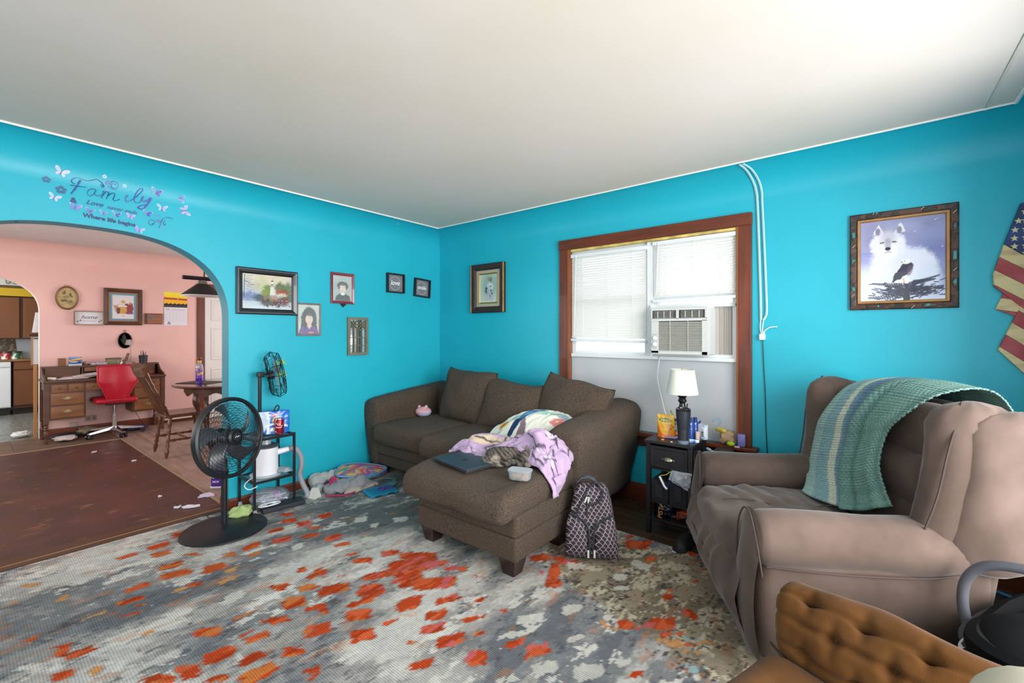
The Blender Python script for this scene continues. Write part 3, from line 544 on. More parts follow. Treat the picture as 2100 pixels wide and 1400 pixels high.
def armloft(x0, x1, flip, lab):
    b_ = B(); rings = []; ys = [-.985, -.975, -.95, -.9, -.75, -.6, -.45, -.3, -.15, -.05, -.03]
    for i, y in enumerate(ys):
        t = (y+.98)/.95; top = .715+.10*max(0, t)**.8; sc = {0: .8, 1: .93, 2: .98}.get(i, 1); sc = .9 if i == len(ys)-1 else sc
        ib, ob_ = (x0, x1); it, ot = ib-(ib-ob_)*.0, ob_
        w = abs(x1-x0); s_ = 1 if x1 > x0 else -1   # inner -> outer
        flare = .13 if not flip else .12
        pts = [(x0, .105), (x0, .3), (x0+s_*.0, .5), (x0-s_*.015, top-.14), (x0-s_*.01, top-.07), (x0+s_*.03, top-.02), (x0+s_*.10, top), (x0+s_*(w+flare-.06), top-.015), (x0+s_*(w+flare-.01), top-.06), (x0+s_*(w+flare), top-.13), (x0+s_*(w+flare*.75), .45), (x0+s_*(w+flare*.35), .25), (x0+s_*w, .105)]
        cx = sum(p[0] for p in pts)/len(pts); cz = .42; 
        ring_ = smoothpts([V(cx+(a-cx)*sc, y, cz+(z-cz)*(1-(1-sc)*.5)) for a, z in pts], 3, closed=True)
        rings.append([p+V(wr(p, .006, 5), wr(p, .004, 9), wr(p, .008, 6)) for p in ring_])
    return sp(b_.loft(rings), 'armrest')
armloft(.20, .10, 0, 'l'); armloft(2.13, 2.30, 1, 'r')
cf = pillowfn(.02, .012, 5)
sp(B().rbox((.565, -.62, .405), (.74, .84, .17), .06, 9, fn=pillowfn(.03, .012, 5, 3)), 'seat_cushion'); sp(B().rbox((1.25, -.655, .405), (.66, .9, .18), .07, 9, fn=pillowfn(.035, .012, 5, 8)), 'seat_cushion')
for x, y in ((.2, -.9), (2.2, -.9), (.2, -.12), (2.2, -.12)): sp(B().box((x, y, .055), (.09, .09, .105), tap=.8), 'leg', DW)
def bcush(cx, cz, w, h, rx, rz, sd, lab, y=-.33, ry=0):
    t = T('back_cushion', lab, 'cushion', (cx, y, cz-h/2), 0, 'loose back cushions on the sofa')
    rot = Matrix.Rotation(R(rx), 3, 'X') @ Matrix.Rotation(R(ry), 3, 'Y') @ Matrix.Rotation(R(rz), 3, 'Z')
    def fn(v, hh):
        u, w_ = v.x/hh[0], v.z/hh[2]; k = max(0, 1-u*u)**.5*max(0, 1-w_*w_)**.5; q = v.copy(); q.y = v.y*(.25+1.25*k)
        pin = 1-.05*(1-abs(u))*abs(w_)**3; q.z *= pin; q.x *= 1-.05*(1-abs(w_))*abs(u)**3
        n = noise.noise_vector(Vector((v.x+sd, v.y*.3, v.z+sd))*6); q.z += -.035*max(0, w_)*(1-u*u)*(.4+.5*math.sin(sd*3+u*2.5))
        return q+n*.014
    b_ = B().rbox((cx, y, cz), (w, .17, h), .05, 11, fn=fn, rot=rot); b_.out('cushion_body', CH, t, world=True, ang=70)
    pts = []
    for i in range(60):
        a = i/60*4; s_ = int(a); f_ = a-s_; p_ = [(-1+2*f_, 1), (1, 1-2*f_), (1-2*f_, -1), (-1, -1+2*f_)][s_]
        v = V(p_[0]*w/2*.985, 0, p_[1]*h/2*.985); pts.append(rot @ fn(v, (w/2, .085, h/2))+V(cx, y, cz))
    B().tube(pts, .006, 5, closed=True).out('piping', M('cushion_piping', '2c241c', .9, var=.3, vs=20), t, world=True)
bcush(.80, .735, .66, .52, -14, 0, 1.3, 'dark brown back cushion at the left end of the sofa', -.36, 3); bcush(1.38, .70, .66, .47, -24, 0, 4.1, 'dark brown back cushion in the middle of the sofa, slumped back', -.40, 2)
bcush(1.98, .755, .66, .46, -18, -4, 7.7, 'brown back cushion at the right end, one corner up against the window', -.38, 11)
# chaise ottoman
ot = T('ottoman', 'brown chenille chaise ottoman with overhanging cushion and dark tapered legs', 'ottoman', (1.95, -1.2, 0))
def op(b_, nm, m=CH, **k): return b_.out(nm, m, ot, world=True, ang=60, **k)
op(B().rbox((1.95, -1.29, .17), (.81, .6, .13), .015, 9, fn=pillowfn(.004, .003, 5)), 'base_rail'); op(B().rbox((1.95, -1.29, .297), (.81, .6, .125), .02, 9, fn=pillowfn(.006, .004, 5)), 'upper_band')
def chf(v, h):
    q = pillowfn(.022, .014, 4, 5)(v, h); q.z -= .03*max(0, -v.y/h[1])**6+.0; q.z += -.02*math.exp(-((v.x-.1)/.2)**2-((v.y+.3)/.35)**2)*(v.z > 0); return q
op(B().rbox((1.93, -1.02, .425), (.86, 1.36, .155), .055, 14, fn=chf), 'chaise_cushion')
op(B().tube([V(2.33-.08*t_, -1.4-.28*t_, .515-.02*t_*t_) for t_ in np.linspace(0, 1, 8)], .0025, 4), 'cushion_seam', M('cushion_piping', '2c241c', .9, var=.3, vs=20))
for x, y in ((1.62, -1.52), (2.28, -1.52), (1.62, -1.06), (2.28, -1.06)): op(B().loft([[V(x+i*s_, y+j*s_, z) for i, j in ((-1, -1), (1, -1), (1, 1), (-1, 1))] for s_, z in ((.038, .012), (.058, .108))]), 'leg', DW, smooth=False)
# laptop
lp = T('laptop', 'closed dark grey laptop on the ottoman beside the cat', 'laptop', (1.82, -1.43, .52), -9.5)
B().rbox((0, 0, .006), (.37, .245, .012), .004, 3).out('laptop_base', M('laptop_base', '33363c', .4, metal=.3), lp); B().rbox((0, 0, .0165), (.37, .245, .008), .0035, 3).out('lid', M('laptop_lid', '3c414a', .4, metal=.2), lp)
B().tube([V(.018*math.cos(a), .018*math.sin(a), .0208) for a in np.linspace(0, 2*PI, 20)], .0014, 4, closed=True).out('logo_ring', flat('1d2328', .3), lp)
lg = B(); lg.tube([(-.008, -.009, .0208), (-.004, .009, .0208)], .0012, 4); lg.tube([(.001, -.009, .0208), (.005, .009, .0208), (.010, .0, .0208)], .0012, 4); lg.out('logo_mark', flat('1d2328', .3), lp)
for i in range(6): B().box((-.13+i*.03, -.1235, .006), (.014, .002, .004)).out('port', flat('0c0d10', .5), lp, smooth=False)
# snack tub
tu = T('food_container', 'clear plastic snack container holding orange crackers by the cat', 'container', (2.275, -1.445, .515), 17)
def tubp(a, z, s_=1): 
    x = math.copysign(abs(math.cos(a))**.45, math.cos(a)); y = math.copysign(abs(math.sin(a))**.45, math.sin(a)); return V(.066*s_*x, .043*s_*y, z)
CLR = M('clear_plastic', 'e8f0f6', .12, trans=.75, alpha=.75)
B().loft([[tubp(2*PI*i/32, z, s_) for i in range(32)] for z, s_ in ((0, .86), (.002, .9), (.045, .98), (.047, 1.06), (.052, 1.06), (.052, 1.0), (.047, .95), (.004, .86))]).out('tub', CLR, tu)
ck = B()
for i in range(46): ck.rbox((rr.uniform(-.045, .045), rr.uniform(-.026, .026), .007+.013*rr.random()), (.014, .011, .006), .003, 1, rot=Matrix.Rotation(rr.random()*3, 3, (1, rr.random(), rr.random())), k=1)
ck.out('crackers', M('cracker', 'e09a55', .8, var=.2), tu, kind='stuff')
B().loft([[tubp(2*PI*i/32, z, 1.02) for i in range(32)] for z in (.0525, .0545)]).out('lid', M('frosted_lid', 'f4f8fb', .3, trans=.5, alpha=.5), tu)
# kitten
cat = T('cat', 'grey tabby kitten curled asleep on the ottoman against the lilac blanket', 'cat', (2.04, -1.24, .515), 22)
el = [((-.05, 0, .055), .105, (1, .85, .62), None), ((-.11, .005, .05), .09, (.95, .9, .6), None), ((.0, .045, .055), .075, (1.2, .7, .65), None), ((.055, .03, .045), .06, (1, .8, .7), None),
      ((.105, -.01, .052), .068, (.95, .9, .85), None), ((.135, -.035, .036), .035, (1, .9, .7), None), ((-.12, -.06, .03), .055, (1.1, .8, .6), None), ((.03, -.055, .025), .036, (1.8, .8, .7), None),
      ((.09, -.075, .02), .03, (1.6, .8, .7), None), ((.135, -.08, .02), .028, (1.2, .9, .7), None), ((-.06, -.085, .022), .034, (1.8, .8, .7), None), ((-.005, -.095, .02), .028, (1.8, .8, .7), None), ((.16, .0, .035), .035, (1, 1, .8), None), ((.15, -.055, .03), .03, (1.2, .8, .6), None)]
vs, fs = metab(el, .008, .35); cb = B(); cb.add(vs, fs)
lo = min(v.z for v in vs); vv = np.array([tuple(v) for v in vs])
def catcol(P_):
    n = np.array([N3(V(*p), 14) for p in P_]); st_ = np.sin(P_[:, 0]*190+P_[:, 1]*150+n*5.5+P_[:, 2]*110); base = np.array(lin('7a7066')); dk = np.array(lin('2b2622')); lt = np.array(lin('a79a8c'))
    t = np.clip(st_*.8+.35+n*.5, 0, 1)[:, None]; c_ = base*(1-t)+dk*t; l = np.clip((n-.25)*4, 0, 1)[:, None]; c_ = c_*(1-l)+lt*l
    mz = ((P_[:, 0] > .12) & (P_[:, 1] < -.045))[:, None]; return np.where(mz, lt*.8, c_)
cbo = cb.out('body', MV('tabby_fur', .95, bump=.6, bs=300, sheen=.08), cat, col=catcol(vv)); 
# short fur tufts over the body
fb_ = B(); fc_ = []; sel = [i for i in range(len(vs))]; me_ = cbo.data; rng2 = random.Random(5)
for i in range(9000):
    v = me_.vertices[rng2.choice(sel)]; nrm = v.normal; 
    if nrm.z < -.3: continue
    tdir = (V(.3, -.6, .1)-nrm*nrm.dot(V(.3, -.6, .1))).normalized(); p_ = v.co+Vector((rng2.uniform(-1, 1), rng2.uniform(-1, 1), rng2.uniform(-1, 1)))*.003; sd_ = nrm.cross(tdir).normalized()*.0011; tip = p_+(tdir*.9+nrm*.35+V(rng2.uniform(-.3, .3), rng2.uniform(-.3, .3), 0))*rng2.uniform(.008, .014)
    fb_.add([p_-sd_, p_+sd_, tip], [(0, 1, 2)]); fc_ += [v.co]*3
cc_ = catcol(np.array([tuple(v) for v in fc_]))*np.repeat(np.random.RandomState(2).uniform(.7, 1.5, (len(fc_)//3, 1)), 3, 0)
fb_.out('fur', MV('tabby_fur', .95), cat, col=np.clip(cc_, 0, 1), smooth=False, kind='stuff')
for (x, y, rz_) in ((.098, .04, 10), (.145, .022, -35)):
    B().loft([[V(x, y, .08)+Matrix.Rotation(R(rz_), 3, 'Z') @ V(a*s_, b__*s_*.5-(1-s_)*.0, h_) for a, b__ in ((-.02, .008), (0, -.006), (.02, .008), (0, .012))] for s_, h_ in ((1, -.008), (.62, .018), (.06, .038))]).out('ear', flat('6d635b', .9), cat)
B().rbox((.158, -.068, .034), (.011, .008, .007), .003, 1).out('nose', flat('a8675f', .6), cat)
B().tube([V(-.15, .0, .03), V(-.165, -.05, .022), V(-.13, -.10, .018), V(-.07, -.12, .016), V(-.01, -.125, .014)], [.02, .019, .017, .014, .006], 8).out('tail', M('tail_fur', '4b443e', .95, col2='8e857a', vs=30, thr=(.4, .6), st=(1.5, .4, 1)), cat)
# ---------------- lilac blanket ----------------
bl = T('lilac_blanket', 'crumpled lilac fleece blanket with printed black outlines behind the cat', 'blanket', (1.95, -1.1, .5))
def blk(px, py, pz): return V(px, py, pz)
ctrl = [[V(1.50, -1.12, .50), V(1.62, -1.0, .565), V(1.8, -.93, .57), V(1.98, -.9, .565), V(2.14, -.90, .60), V(2.24, -.90, .59), V(2.33, -.92, .53)],
        [V(1.49, -1.22, .46), V(1.60, -1.13, .585), V(1.78, -1.06, .58), V(1.96, -1.03, .575), V(2.16, -1.0, .635), V(2.27, -.99, .63), V(2.37, -1.02, .52)],
        [V(1.50, -1.27, .50), V(1.63, -1.2, .53), V(1.80, -1.14, .545), V(1.98, -1.10, .62), V(2.14, -1.1, .67), V(2.28, -1.12, .60), V(2.39, -1.14, .46)],
        [V(1.60, -1.27, .52), V(1.72, -1.25, .525), V(1.84, -1.22, .53), V(2.0, -1.15, .57), V(2.17, -1.16, .60), V(2.31, -1.20, .55), V(2.395, -1.22, .42)],
        [V(1.74, -1.34, .525), V(1.80, -1.32, .525), V(1.88, -1.27, .53), V(2.02, -1.2, .54), V(2.20, -1.24, .54), V(2.34, -1.30, .52), V(2.40, -1.28, .38)]]
def blfn(u, v):
    p_ = surf(ctrl, u, v); f1 = abs(math.sin(u*13+v*5+2*N3(V(u*3, v*3, 0))))**.7; f2 = N3(V(u*8, v*6, 3)); e = 1-abs(2*v-1)**4; return p_+V(.014*N3(V(u*9, v*9, 1)), .022*N3(V(u*8, v*8, 5)), (.034*f1+.034*f2+.016*(1-2*abs(N3(V(u*17, v*11, 8))))+.010*abs(math.sin(u*41+v*17+3*N3(V(u*5, v*5, 2))))*(u > .5)-.018)*e)
nu, nv = 130, 80; bb = B().grid(blfn, nu, nv); U, Vv = np.meshgrid(np.linspace(0, 1, nu), np.linspace(0, 1, nv)); cn = Cv(1.0, .6, .6/(nv-1)+1e-6, 'c3a9c6'); cn.X = U*1.0; cn.Y = Vv*.6; cn.A = np.zeros((nv, nu, 3)); cn.A[:] = lin('bfa3c4'); cn.jx = cn.jx[:1, :1]*0; cn.jy = cn.jx; cn.res = .008
for (x, y, rx, ry, c_) in ((.3, .2, .22, .05, 'd8c3a2'), (.48, .12, .12, .05, 'e3cfb0'), (.55, .2, .1, .04, 'cbb392'), (.62, .08, .06, .05, '9c93a3'), (.25, .42, .07, .05, 'e8dfe8'), (.72, .2, .07, .05, 'd9cfdd'), (.8, .45, .1, .04, 'd3bfdb')): cn.ell(x, y, rx, ry, c_, .9)
for ln in ([(.62, .36), (.7, .42), (.78, .36)], [(.84, .3), (.9, .36), (.86, .42), (.94, .4)], [(.66, .5), (.72, .54), (.8, .55)], [(.9, .12), (.94, .2), (.88, .24)], [(.2, .16), (.3, .22), (.42, .2)], [(.36, .08), (.4, .2), (.5, .24)], [(.5, .06), (.58, .1), (.66, .06)], [(.6, .18), (.66, .22), (.72, .16), (.7, .1), (.63, .12)], [(.74, .28), (.8, .2), (.86, .26)], [(.1, .4), (.14, .46), (.18, .38), (.1, .44), (.17, .45), (.1, .4)], [(.22, .44), (.26, .38), (.3, .45)], [(.78, .5), (.84, .46), (.9, .5)], [(.45, .3), (.52, .34), (.6, .3)], [(.28, .3), (.34, .26)]): cn.line(ln, .013, '241d29', .95)
bb.out('fleece', MV('fleece', .95, bump=.5, bs=260, sheen=.1), bl, world=True, col=cn.A.reshape(-1, 3)); bpy.data.objects['fleece'].modifiers.new('s', 'SOLIDIFY').thickness = .008
# corner of the blanket hanging over the right side of the ottoman
B().grid(lambda u, v: V(2.392+.012*math.sin(v*5), -1.27+u*(.13-.09*v)+.03*v, .50-.13*v)+V(.006*N3(V(u*6, v*6, 0)), 0, 0), 10, 22).out('hanging_corner', M('lilac_fleece', 'bfa3c4', .95, var=.1, vs=20, bump=.4, bs=200, sheen=.1), bl, world=True); bpy.data.objects['hanging_corner'].modifiers.new('s', 'SOLIDIFY').thickness = .009
# ---------------- tropical pillow ----------------
tp_ = T('throw_pillow', 'white pillow printed with a blue parrot, leaves and hibiscus on the sofa seat', 'pillow', (1.82, -.62, .5))
cn = Cv(.66, .42, .0055, 'e6e5d6'); rs = random.Random(2)
def leafb(x, y, L, a, c_='2f7f93', n=7):
    for i in range(n):
        t = i/(n-1); bx_, by_ = x+L*t*math.cos(a), y+L*t*math.sin(a)
        for s_ in (-1, 1): cn.line([(bx_, by_), (bx_+L*.42*(1-t*.6)*math.cos(a+s_*.9), by_+L*.42*(1-t*.6)*math.sin(a+s_*.9))], .009, c_)
leafb(.10, .36, .12, .2); leafb(.17, .38, .13, -.1, '2b7186'); leafb(.44, .28, .11, -.5, '2b7c94'); leafb(.3, .33, .1, .5, '8cc0b4')
for p_ in ([(.17, .19), (.24, .22), (.2, .14)], [(.36, .29), (.4, .22), (.33, .2)], [(.27, .36), (.37, .37), (.33, .3)]): cn.poly(p_, '8cc0b0', .9, jit=1)
cn.ell(.42, .25, .035, .02, '7fbcae', .9, rot=-.5); cn.ell(.2, .2, .05, .022, '8cc0b0', .9, rot=.3)
cn.poly([(.22, .24), (.26, .32), (.33, .355), (.38, .34), (.33, .31), (.3, .27), (.29, .2), (.27, .1), (.24, .03), (.215, .08), (.23, .16)], '2f6fa3', jit=1); cn.poly([(.235, .2), (.27, .28), (.33, .335), (.3, .29), (.27, .2)], '5aa0d6', .8, jit=1)
cn.poly([(.22, .16), (.27, .17), (.25, .02), (.22, .04)], '17305a'); cn.poly([(.27, .2), (.36, .04), (.29, .02)], '5b3352', .85, jit=1); cn.ell(.355, .345, .02, .012, '17305a'); cn.ell(.13, .12, .035, .035, 'd99a20', jit=1); cn.ell(.13, .12, .015, .015, 'b87212')
for k in range(5): cn.ell(.51+.026*math.cos(k*1.257), .17+.026*math.sin(k*1.257), .021, .019, 'd97a78', .9)
cn.ell(.51, .17, .008, .008, 'f0e3a0'); cn.ell(.57, .1, .012, .01, 'd3594a'); cn.ell(.48, .08, .01, .008, 'd9743c'); cn.ell(.59, .24, .008, .008, 'd97a78'); cn.line([(.05, .06), (.1, .05), (.16, .07)], .006, 'c79a86')
ny, nx = cn.X.shape; bb = B(); tops = []
cu_ = [[V(1.44, -.80, .515), V(1.60, -.84, .53), V(1.80, -.84, .55), V(1.98, -.82, .56), V(2.12, -.78, .55)],
       [V(1.46, -.72, .58), V(1.62, -.74, .65), V(1.82, -.74, .69), V(2.00, -.70, .68), V(2.14, -.64, .60)],
       [V(1.50, -.60, .62), V(1.66, -.62, .71), V(1.86, -.60, .74), V(2.04, -.56, .72), V(2.15, -.50, .63)],
       [V(1.58, -.50, .64), V(1.72, -.50, .72), V(1.90, -.48, .73), V(2.05, -.44, .70), V(2.15, -.40, .64)]]
ptf = lambda x, y: surf(cu_, x/.66, y/.42)+V(0, 0, .012*N3(V(x*14, y*10, 0))+.008*N3(V(x*30, y*12, 4)))
cn.sheet('printed_cover', tp_, ptf, MV('cotton_print', .85, bump=.15, bs=60), world=True)
und = B().grid(lambda u, v: surf(cu_, u, v)*1+V(0, .03*v*(1-v)*4, -(.10*math.sin(PI*u)**.5*math.sin(PI*v)**.5 if 0 < u < 1 and 0 < v < 1 else 0)-.002), 30, 20); und.out('cover_back', flat('dedccf', .85), tp_, world=True)
# pink plush
pk = T('plush_toy', 'small pink and white round plush toy against the left sofa arm', 'toy', (.27, -.47, .495), 30)
def pkc(b_):
    a = np.array([tuple(v) for v in b_.v]); n = np.array([N3(V(*p), 18) for p in a]); c1, c2, c3 = (np.array(lin(q)) for q in ('e3b7b4', 'd98f9e', 'a9b7d8')); t = np.clip(n*3, 0, 1)[:, None]; u = np.clip(-n*3-.3, 0, 1)[:, None]; return (c1*(1-t)+c2*t)*(1-u)+c3*u
b_ = B().sph((0, 0, .05), (.085, .06, .052), 18); b_.out('body', MV('plush', .9, bump=.3, bs=200, sheen=.08), pk, col=pkc(b_))
for x in (-.045, .03): B().sph((x, 0, .1), .017, 10).out('ear', flat('dcc3c0' if x > 0 else 'd99aa0', .9), pk)
# ---------------- diaper bag ----------------
bg_ = T('backpack', 'dark plum backpack with white scallop print leaning beside the ottoman', 'bag', (2.53, -1.07, .012), 28)
SCL = M('scallop_print', '3a2c3a', .7, bump=.1); nt = SCL.node_tree; N_ = nt.nodes.new; L_ = nt.links.new; p = nt.nodes['Principled BSDF']
def mth(op, a, b_=None, c_=None):
    m = N_('ShaderNodeMath'); m.operation = op
    for i, q in enumerate((a, b_, c_)):
        if q is None: continue
        if isinstance(q, (int, float)): m.inputs[i].default_value = q
        else: L_(q, m.inputs[i])
    return m.outputs[0]
uv = N_('ShaderNodeTexCoord'); sx_ = N_('ShaderNodeSeparateXYZ'); L_(uv.outputs['Object'], sx_.inputs[0]); cs = .030
hx = mth('DIVIDE', mth('ADD', sx_.outputs[0], mth('MULTIPLY', sx_.outputs[1], .8)), cs); hz = mth('DIVIDE', sx_.outputs[2], cs*.62)
def scal(off):
    fx = mth('SUBTRACT', mth('FRACT', mth('ADD', hx, off)), .5); fz = mth('FRACT', mth('ADD', mth('MULTIPLY', hz, .5), off))
    d = mth('SQRT', mth('ADD', mth('POWER', mth('ABSOLUTE', fx), 2), mth('POWER', mth('MULTIPLY', fz, .62*2*.8), 2))); return mth('LESS_THAN', mth('ABSOLUTE', mth('SUBTRACT', d, .455)), .032)
msk = mth('MAXIMUM', scal(0.0), scal(.5)); mx = N_('ShaderNodeMix'); mx.data_type = 'RGBA'; L_(msk, mx.inputs[0]); mx.inputs[6].default_value = (*lin('281c26'), 1); mx.inputs[7].default_value = (*lin('b3a6ae'), 1); L_(mx.outputs[2], p.inputs['Base Color'])
BK = flat('23262e', .6)
def bagfn(v, h):
    t = (v.z+h[2])/(2*h[2]); w = 1-.62*max(0, t-.30)**1.25; d = 1-.35*t; q = V(v.x*w, v.y*d+.03*t, v.z); q += noise.noise_vector(v*9)*.006; return q
lean = Matrix.Rotation(R(-7), 3, 'X')
B().rbox((0, 0, .215), (.30, .17, .42), .05, 12, fn=bagfn, rot=lean).out('body', SCL, bg_)
def onb(x, z, off=.0):
    h = (.15, .085, .21); return lean @ (bagfn(V(x, -.085, z-.215), h)+V(0, -off, 0))+V(0, 0, .215)
for s_ in (-1, 1):
    b_ = B(); b_.grid(lambda u, v: (lambda x, z: onb(x, z, .035*math.sin(PI*min(1, max(0, u)))**.4*math.sin(PI*min(1, max(.0, v)))**.4))(s_*(.012+.138*u), .03+(.20+.02*u-(.05*(1-u)**4))*v), 14, 14); b_.out('front_pocket', SCL, bg_)
    B().tube(smoothpts([onb(s_*.012, .02, .02), onb(s_*.012, .12, .03), onb(s_*.02, .185, .03), onb(s_*.06, .225, .02), onb(s_*.14, .255, .008)], 4), .007, 6).out('pocket_piping', BK, bg_)
    B().rbox(onb(s_*.018, .055, .045), (.011, .004, .045), .002, 1).out('zip_pull', flat('c9c5bf', .35), bg_)
B().tube(smoothpts([onb(-.10, .25, .004), onb(-.065, .35, .006), onb(-.02, .41, .006), onb(.06, .43, .0), onb(.1, .35, .004)], 5), .006, 6).out('zipper', BK, bg_)
B().tube(smoothpts([onb(-.03, .245, .004), onb(-.035, .36, .006)], 5), .006, 6).out('zipper', BK, bg_); B().tube(smoothpts([onb(-.02, .31, .006), onb(.05, .33, .006), onb(.11, .39, .004)], 5), .007, 6).out('trim_band', BK, bg_)
for x in (-.045, -.025): B().rbox(onb(x, .335, .01), (.010, .004, .04), .002, 1, rot=Matrix.Rotation(-x*8, 3, 'Y')).out('zip_pull', flat('c9c5bf', .35), bg_)
B().loft([[V(x+(-.0), .03+q, z)+V(0, .0, 0) for q in (-.018, .018)]+[V(x, .03+q, z-.006) for q in (.018, -.018)] for x, z in ((-.09, .385), (-.085, .43), (-.06, .458), (-.02, .466), (.02, .45), (.035, .42))]).out('carry_handle', M('webbing', '4a5360', .7, bump=.2, bs=300), bg_)
B().rbox((-.02, .095, .18), (.2, .03, .3), .012, 4).out('back_pad', BK, bg_)
# ---------------- nightstand ----------------
ns = T('nightstand', 'black nightstand with one cup-pull drawer and open shelves under the window', 'nightstand', (2.81, -.37, 0))
NB = M('black_paint', '1b1a1e', .4, var=.2, vs=12)
def npart(b_, nm, m=NB, par=ns, **k): return b_.out(nm, m, par, world=True, smooth=k.pop('smooth', False), **k)
npart(B().rbox((2.81, -.385, .622), (.315, .345, .02), .004, 3), 'top')
for x in (2.672, 2.948):
    for y in (-.525, -.235): npart(B().box((x, y, .306), (.028, .028, .612)), 'leg')
dr = npart(B().rbox((2.81, -.53, .525), (.25, .02, .145), .004, 3), 'drawer')
ringb = B(); ring(ringb, .25, .145, [(0, .541), (.004, .545), (.018, .545), (.022, .541)], 2.81, .525); npart(ringb, 'drawer_moulding', NB, dr)
cup = B(); cup.grid(lambda u, v: V(2.81+.036*math.cos(PI*u)*math.cos(v*PI/2*.0+0)*(1), -.545-.022*math.sin(PI*u)*math.sin(PI/2*v)-.002, .512+.026*math.sin(PI*u)*math.cos(PI/2*v)), 16, 8); npart(cup, 'cup_pull', M('pewter', '8d8a78', .3, metal=.9), dr, smooth=True)
for x in (-.037, .037): npart(B().sph((2.81+x, -.546, .517), .004, 8), 'pull_screw', flat('d8d8d4', .3, metal=.8), dr)
npart(B().box((2.81, -.38, .44), (.28, .3, .012)), 'shelf'); npart(B().box((2.81, -.38, .10), (.28, .3, .014)), 'shelf'); npart(B().box((2.672, -.38, .53), (.01, .27, .17)), 'side_panel'); npart(B().box((2.948, -.38, .53), (.01, .27, .17)), 'side_panel'); npart(B().box((2.81, -.236, .36), (.26, .008, .5)), 'back_panel', flat('16161a', .6))
# fabric bins
for i, x in enumerate((2.745, 2.868)):
    t = T('fabric_bin', ['black fabric storage bin, left one in the nightstand', 'black fabric storage bin, right one in the nightstand'][i], 'bin', (x, -.4, .22), 0, 'black fabric bins in the nightstand')
    B().rbox((0, 0, .07), (.118, .26, .15), .012, 4, fn=pillowfn(.004, .004, 9, i)).out('bin_body', M('bin_cloth', '15161b', .85, bump=.3, bs=200), t); B().rbox((0, -.132, .075), (.05, .006, .09), .003, 2).out('front_flap', flat('1d1e25', .8), t)
npart(B().box((2.81, -.38, .215), (.28, .3, .01)), 'shelf')
def bagblob(name, lab, cat_, loc, size, mat, rz=0, seed=0, crumple=.35, grp=None, n=26, kind=None):
    b_ = B().sph((0, 0, size[2]), size, n, fn=lambda p: p*(1+crumple*(noise.noise(p*28+V(seed, 0, 0))+.5*noise.noise(p*60+V(seed, 3, 0)))) if crumple else p)
    mz = min(v.z for v in b_.v)
    for v in b_.v: v.z -= mz
    o = b_.out(name, mat, None, tf=Matrix.Translation(loc) @ Matrix.Rotation(R(rz), 4, 'Z'), ang=35); return tag(o, lab, cat_, grp)
bz = T('zip_bag', 'clear zip-top bag with a blue strip stuffed above the fabric bins', 'bag', (2.83, -.5, .365))
b_ = B().grid(lambda u, v: V(-.02+.13*u+.02*v, -.04-.035*math.sin(PI*v)*math.sin(PI*u)+.01*N3(V(u*6, v*6, 0)), .07*v-.05*u+.02+.03*math.sin(PI*v)*N3(V(u*5, v*5, 2))+.05*u*v), 18, 18); b_.out('film', M('thin_film', 'dfe6ee', .25, trans=.3, alpha=.8), bz)
B().tube([V(-.07, -.05, .03), V(-.045, -.06, -.015), V(-.02, -.06, -.02), V(.0, -.05, .03), V(.012, -.045, .075)], .005, 5, flatz=.4).out('seal_strip', flat('3558a8', .4), bz); B().tube([V(-.075, -.05, .035), V(-.04, -.06, -.02), V(-.02, -.065, -.035)], .008, 5).out('white_edge', flat('dfe3ea', .5), bz)
B().tube(smoothpts([(-.07, -.045, .04), (-.03, -.05, .055), (-.005, -.05, .08)], 4), .0025, 5).out('yellow_tie', flat('c9c23a', .5), bz)
# bag of nuts and wrappers below
pn_ = T('snack_bag', 'black snack pouch lettered PISTA in gold on the lowest nightstand shelf', 'bag', (2.755, -.45, .108))
def pillowbag(w, h, d, sd=0, top=0):
    def f(u, v):
        k = (max(0, 1-(2*u-1)**2)*max(0, 1-(2*v-1)**2))**.45; n = N3(V(u*4+sd, v*4, sd)); return k, n
    b_ = B(); b_.grid(lambda u, v: V((u-.5)*w, -d*f(u, v)[0]*(1+.4*f(u, v)[1])-.001, v*h), 18, 18); b_.grid(lambda u, v: V((.5-u)*w, d*f(u, v)[0]*(1+.4*f(u, v)[1])+.001, v*h), 18, 18); return b_
pillowbag(.15, .10, .045, 2).out('pouch', M('glossy_foil_black', '14142a', .2, metal=.3, col2='8b86a0', vs=22, thr=(.6, .75), bump=.4, bs=25), pn_)
text('PISTA', .042, 'gold_lettering', flat('c9a24a', .3), pn_, TX(-.005, .052, -.062, 82))
wp = tag(pillowbag(.10, .07, .03, 5).out('snack_wrapper', M('orange_foil', 'a8431c', .3, col2='2a0f08', vs=20, thr=(.5, .6), bump=.4, bs=30), None, tf=Matrix.Translation((2.885, -.46, .108))), 'crumpled orange foil snack wrapper on the lowest nightstand shelf', 'wrapper')
tag(B().loft([[V(2.93+x*s_, -.60+y*s_, z) for x, y in ((-.04, -.1), (-.045, 0), (-.04, .1), (0, .12), (.04, .1), (.045, 0), (.04, -.1), (0, -.13))] for s_, z in ((1, .002), (1.02, .015), (1, .03), (.8, .06), (.5, .075))]).out('shoe', flat('1c1c22', .6)), 'black shoe with a white sole on the floor in front of the nightstand', 'shoe')
b_ = B().tube(smoothpts([(2.888, -.70, .012), (2.89, -.6, .012), (2.92, -.725, .012)], 3, True), .006, 5); o = b_.out('sole', flat('cfcfcf', .5), bpy.data.objects['shoe'])
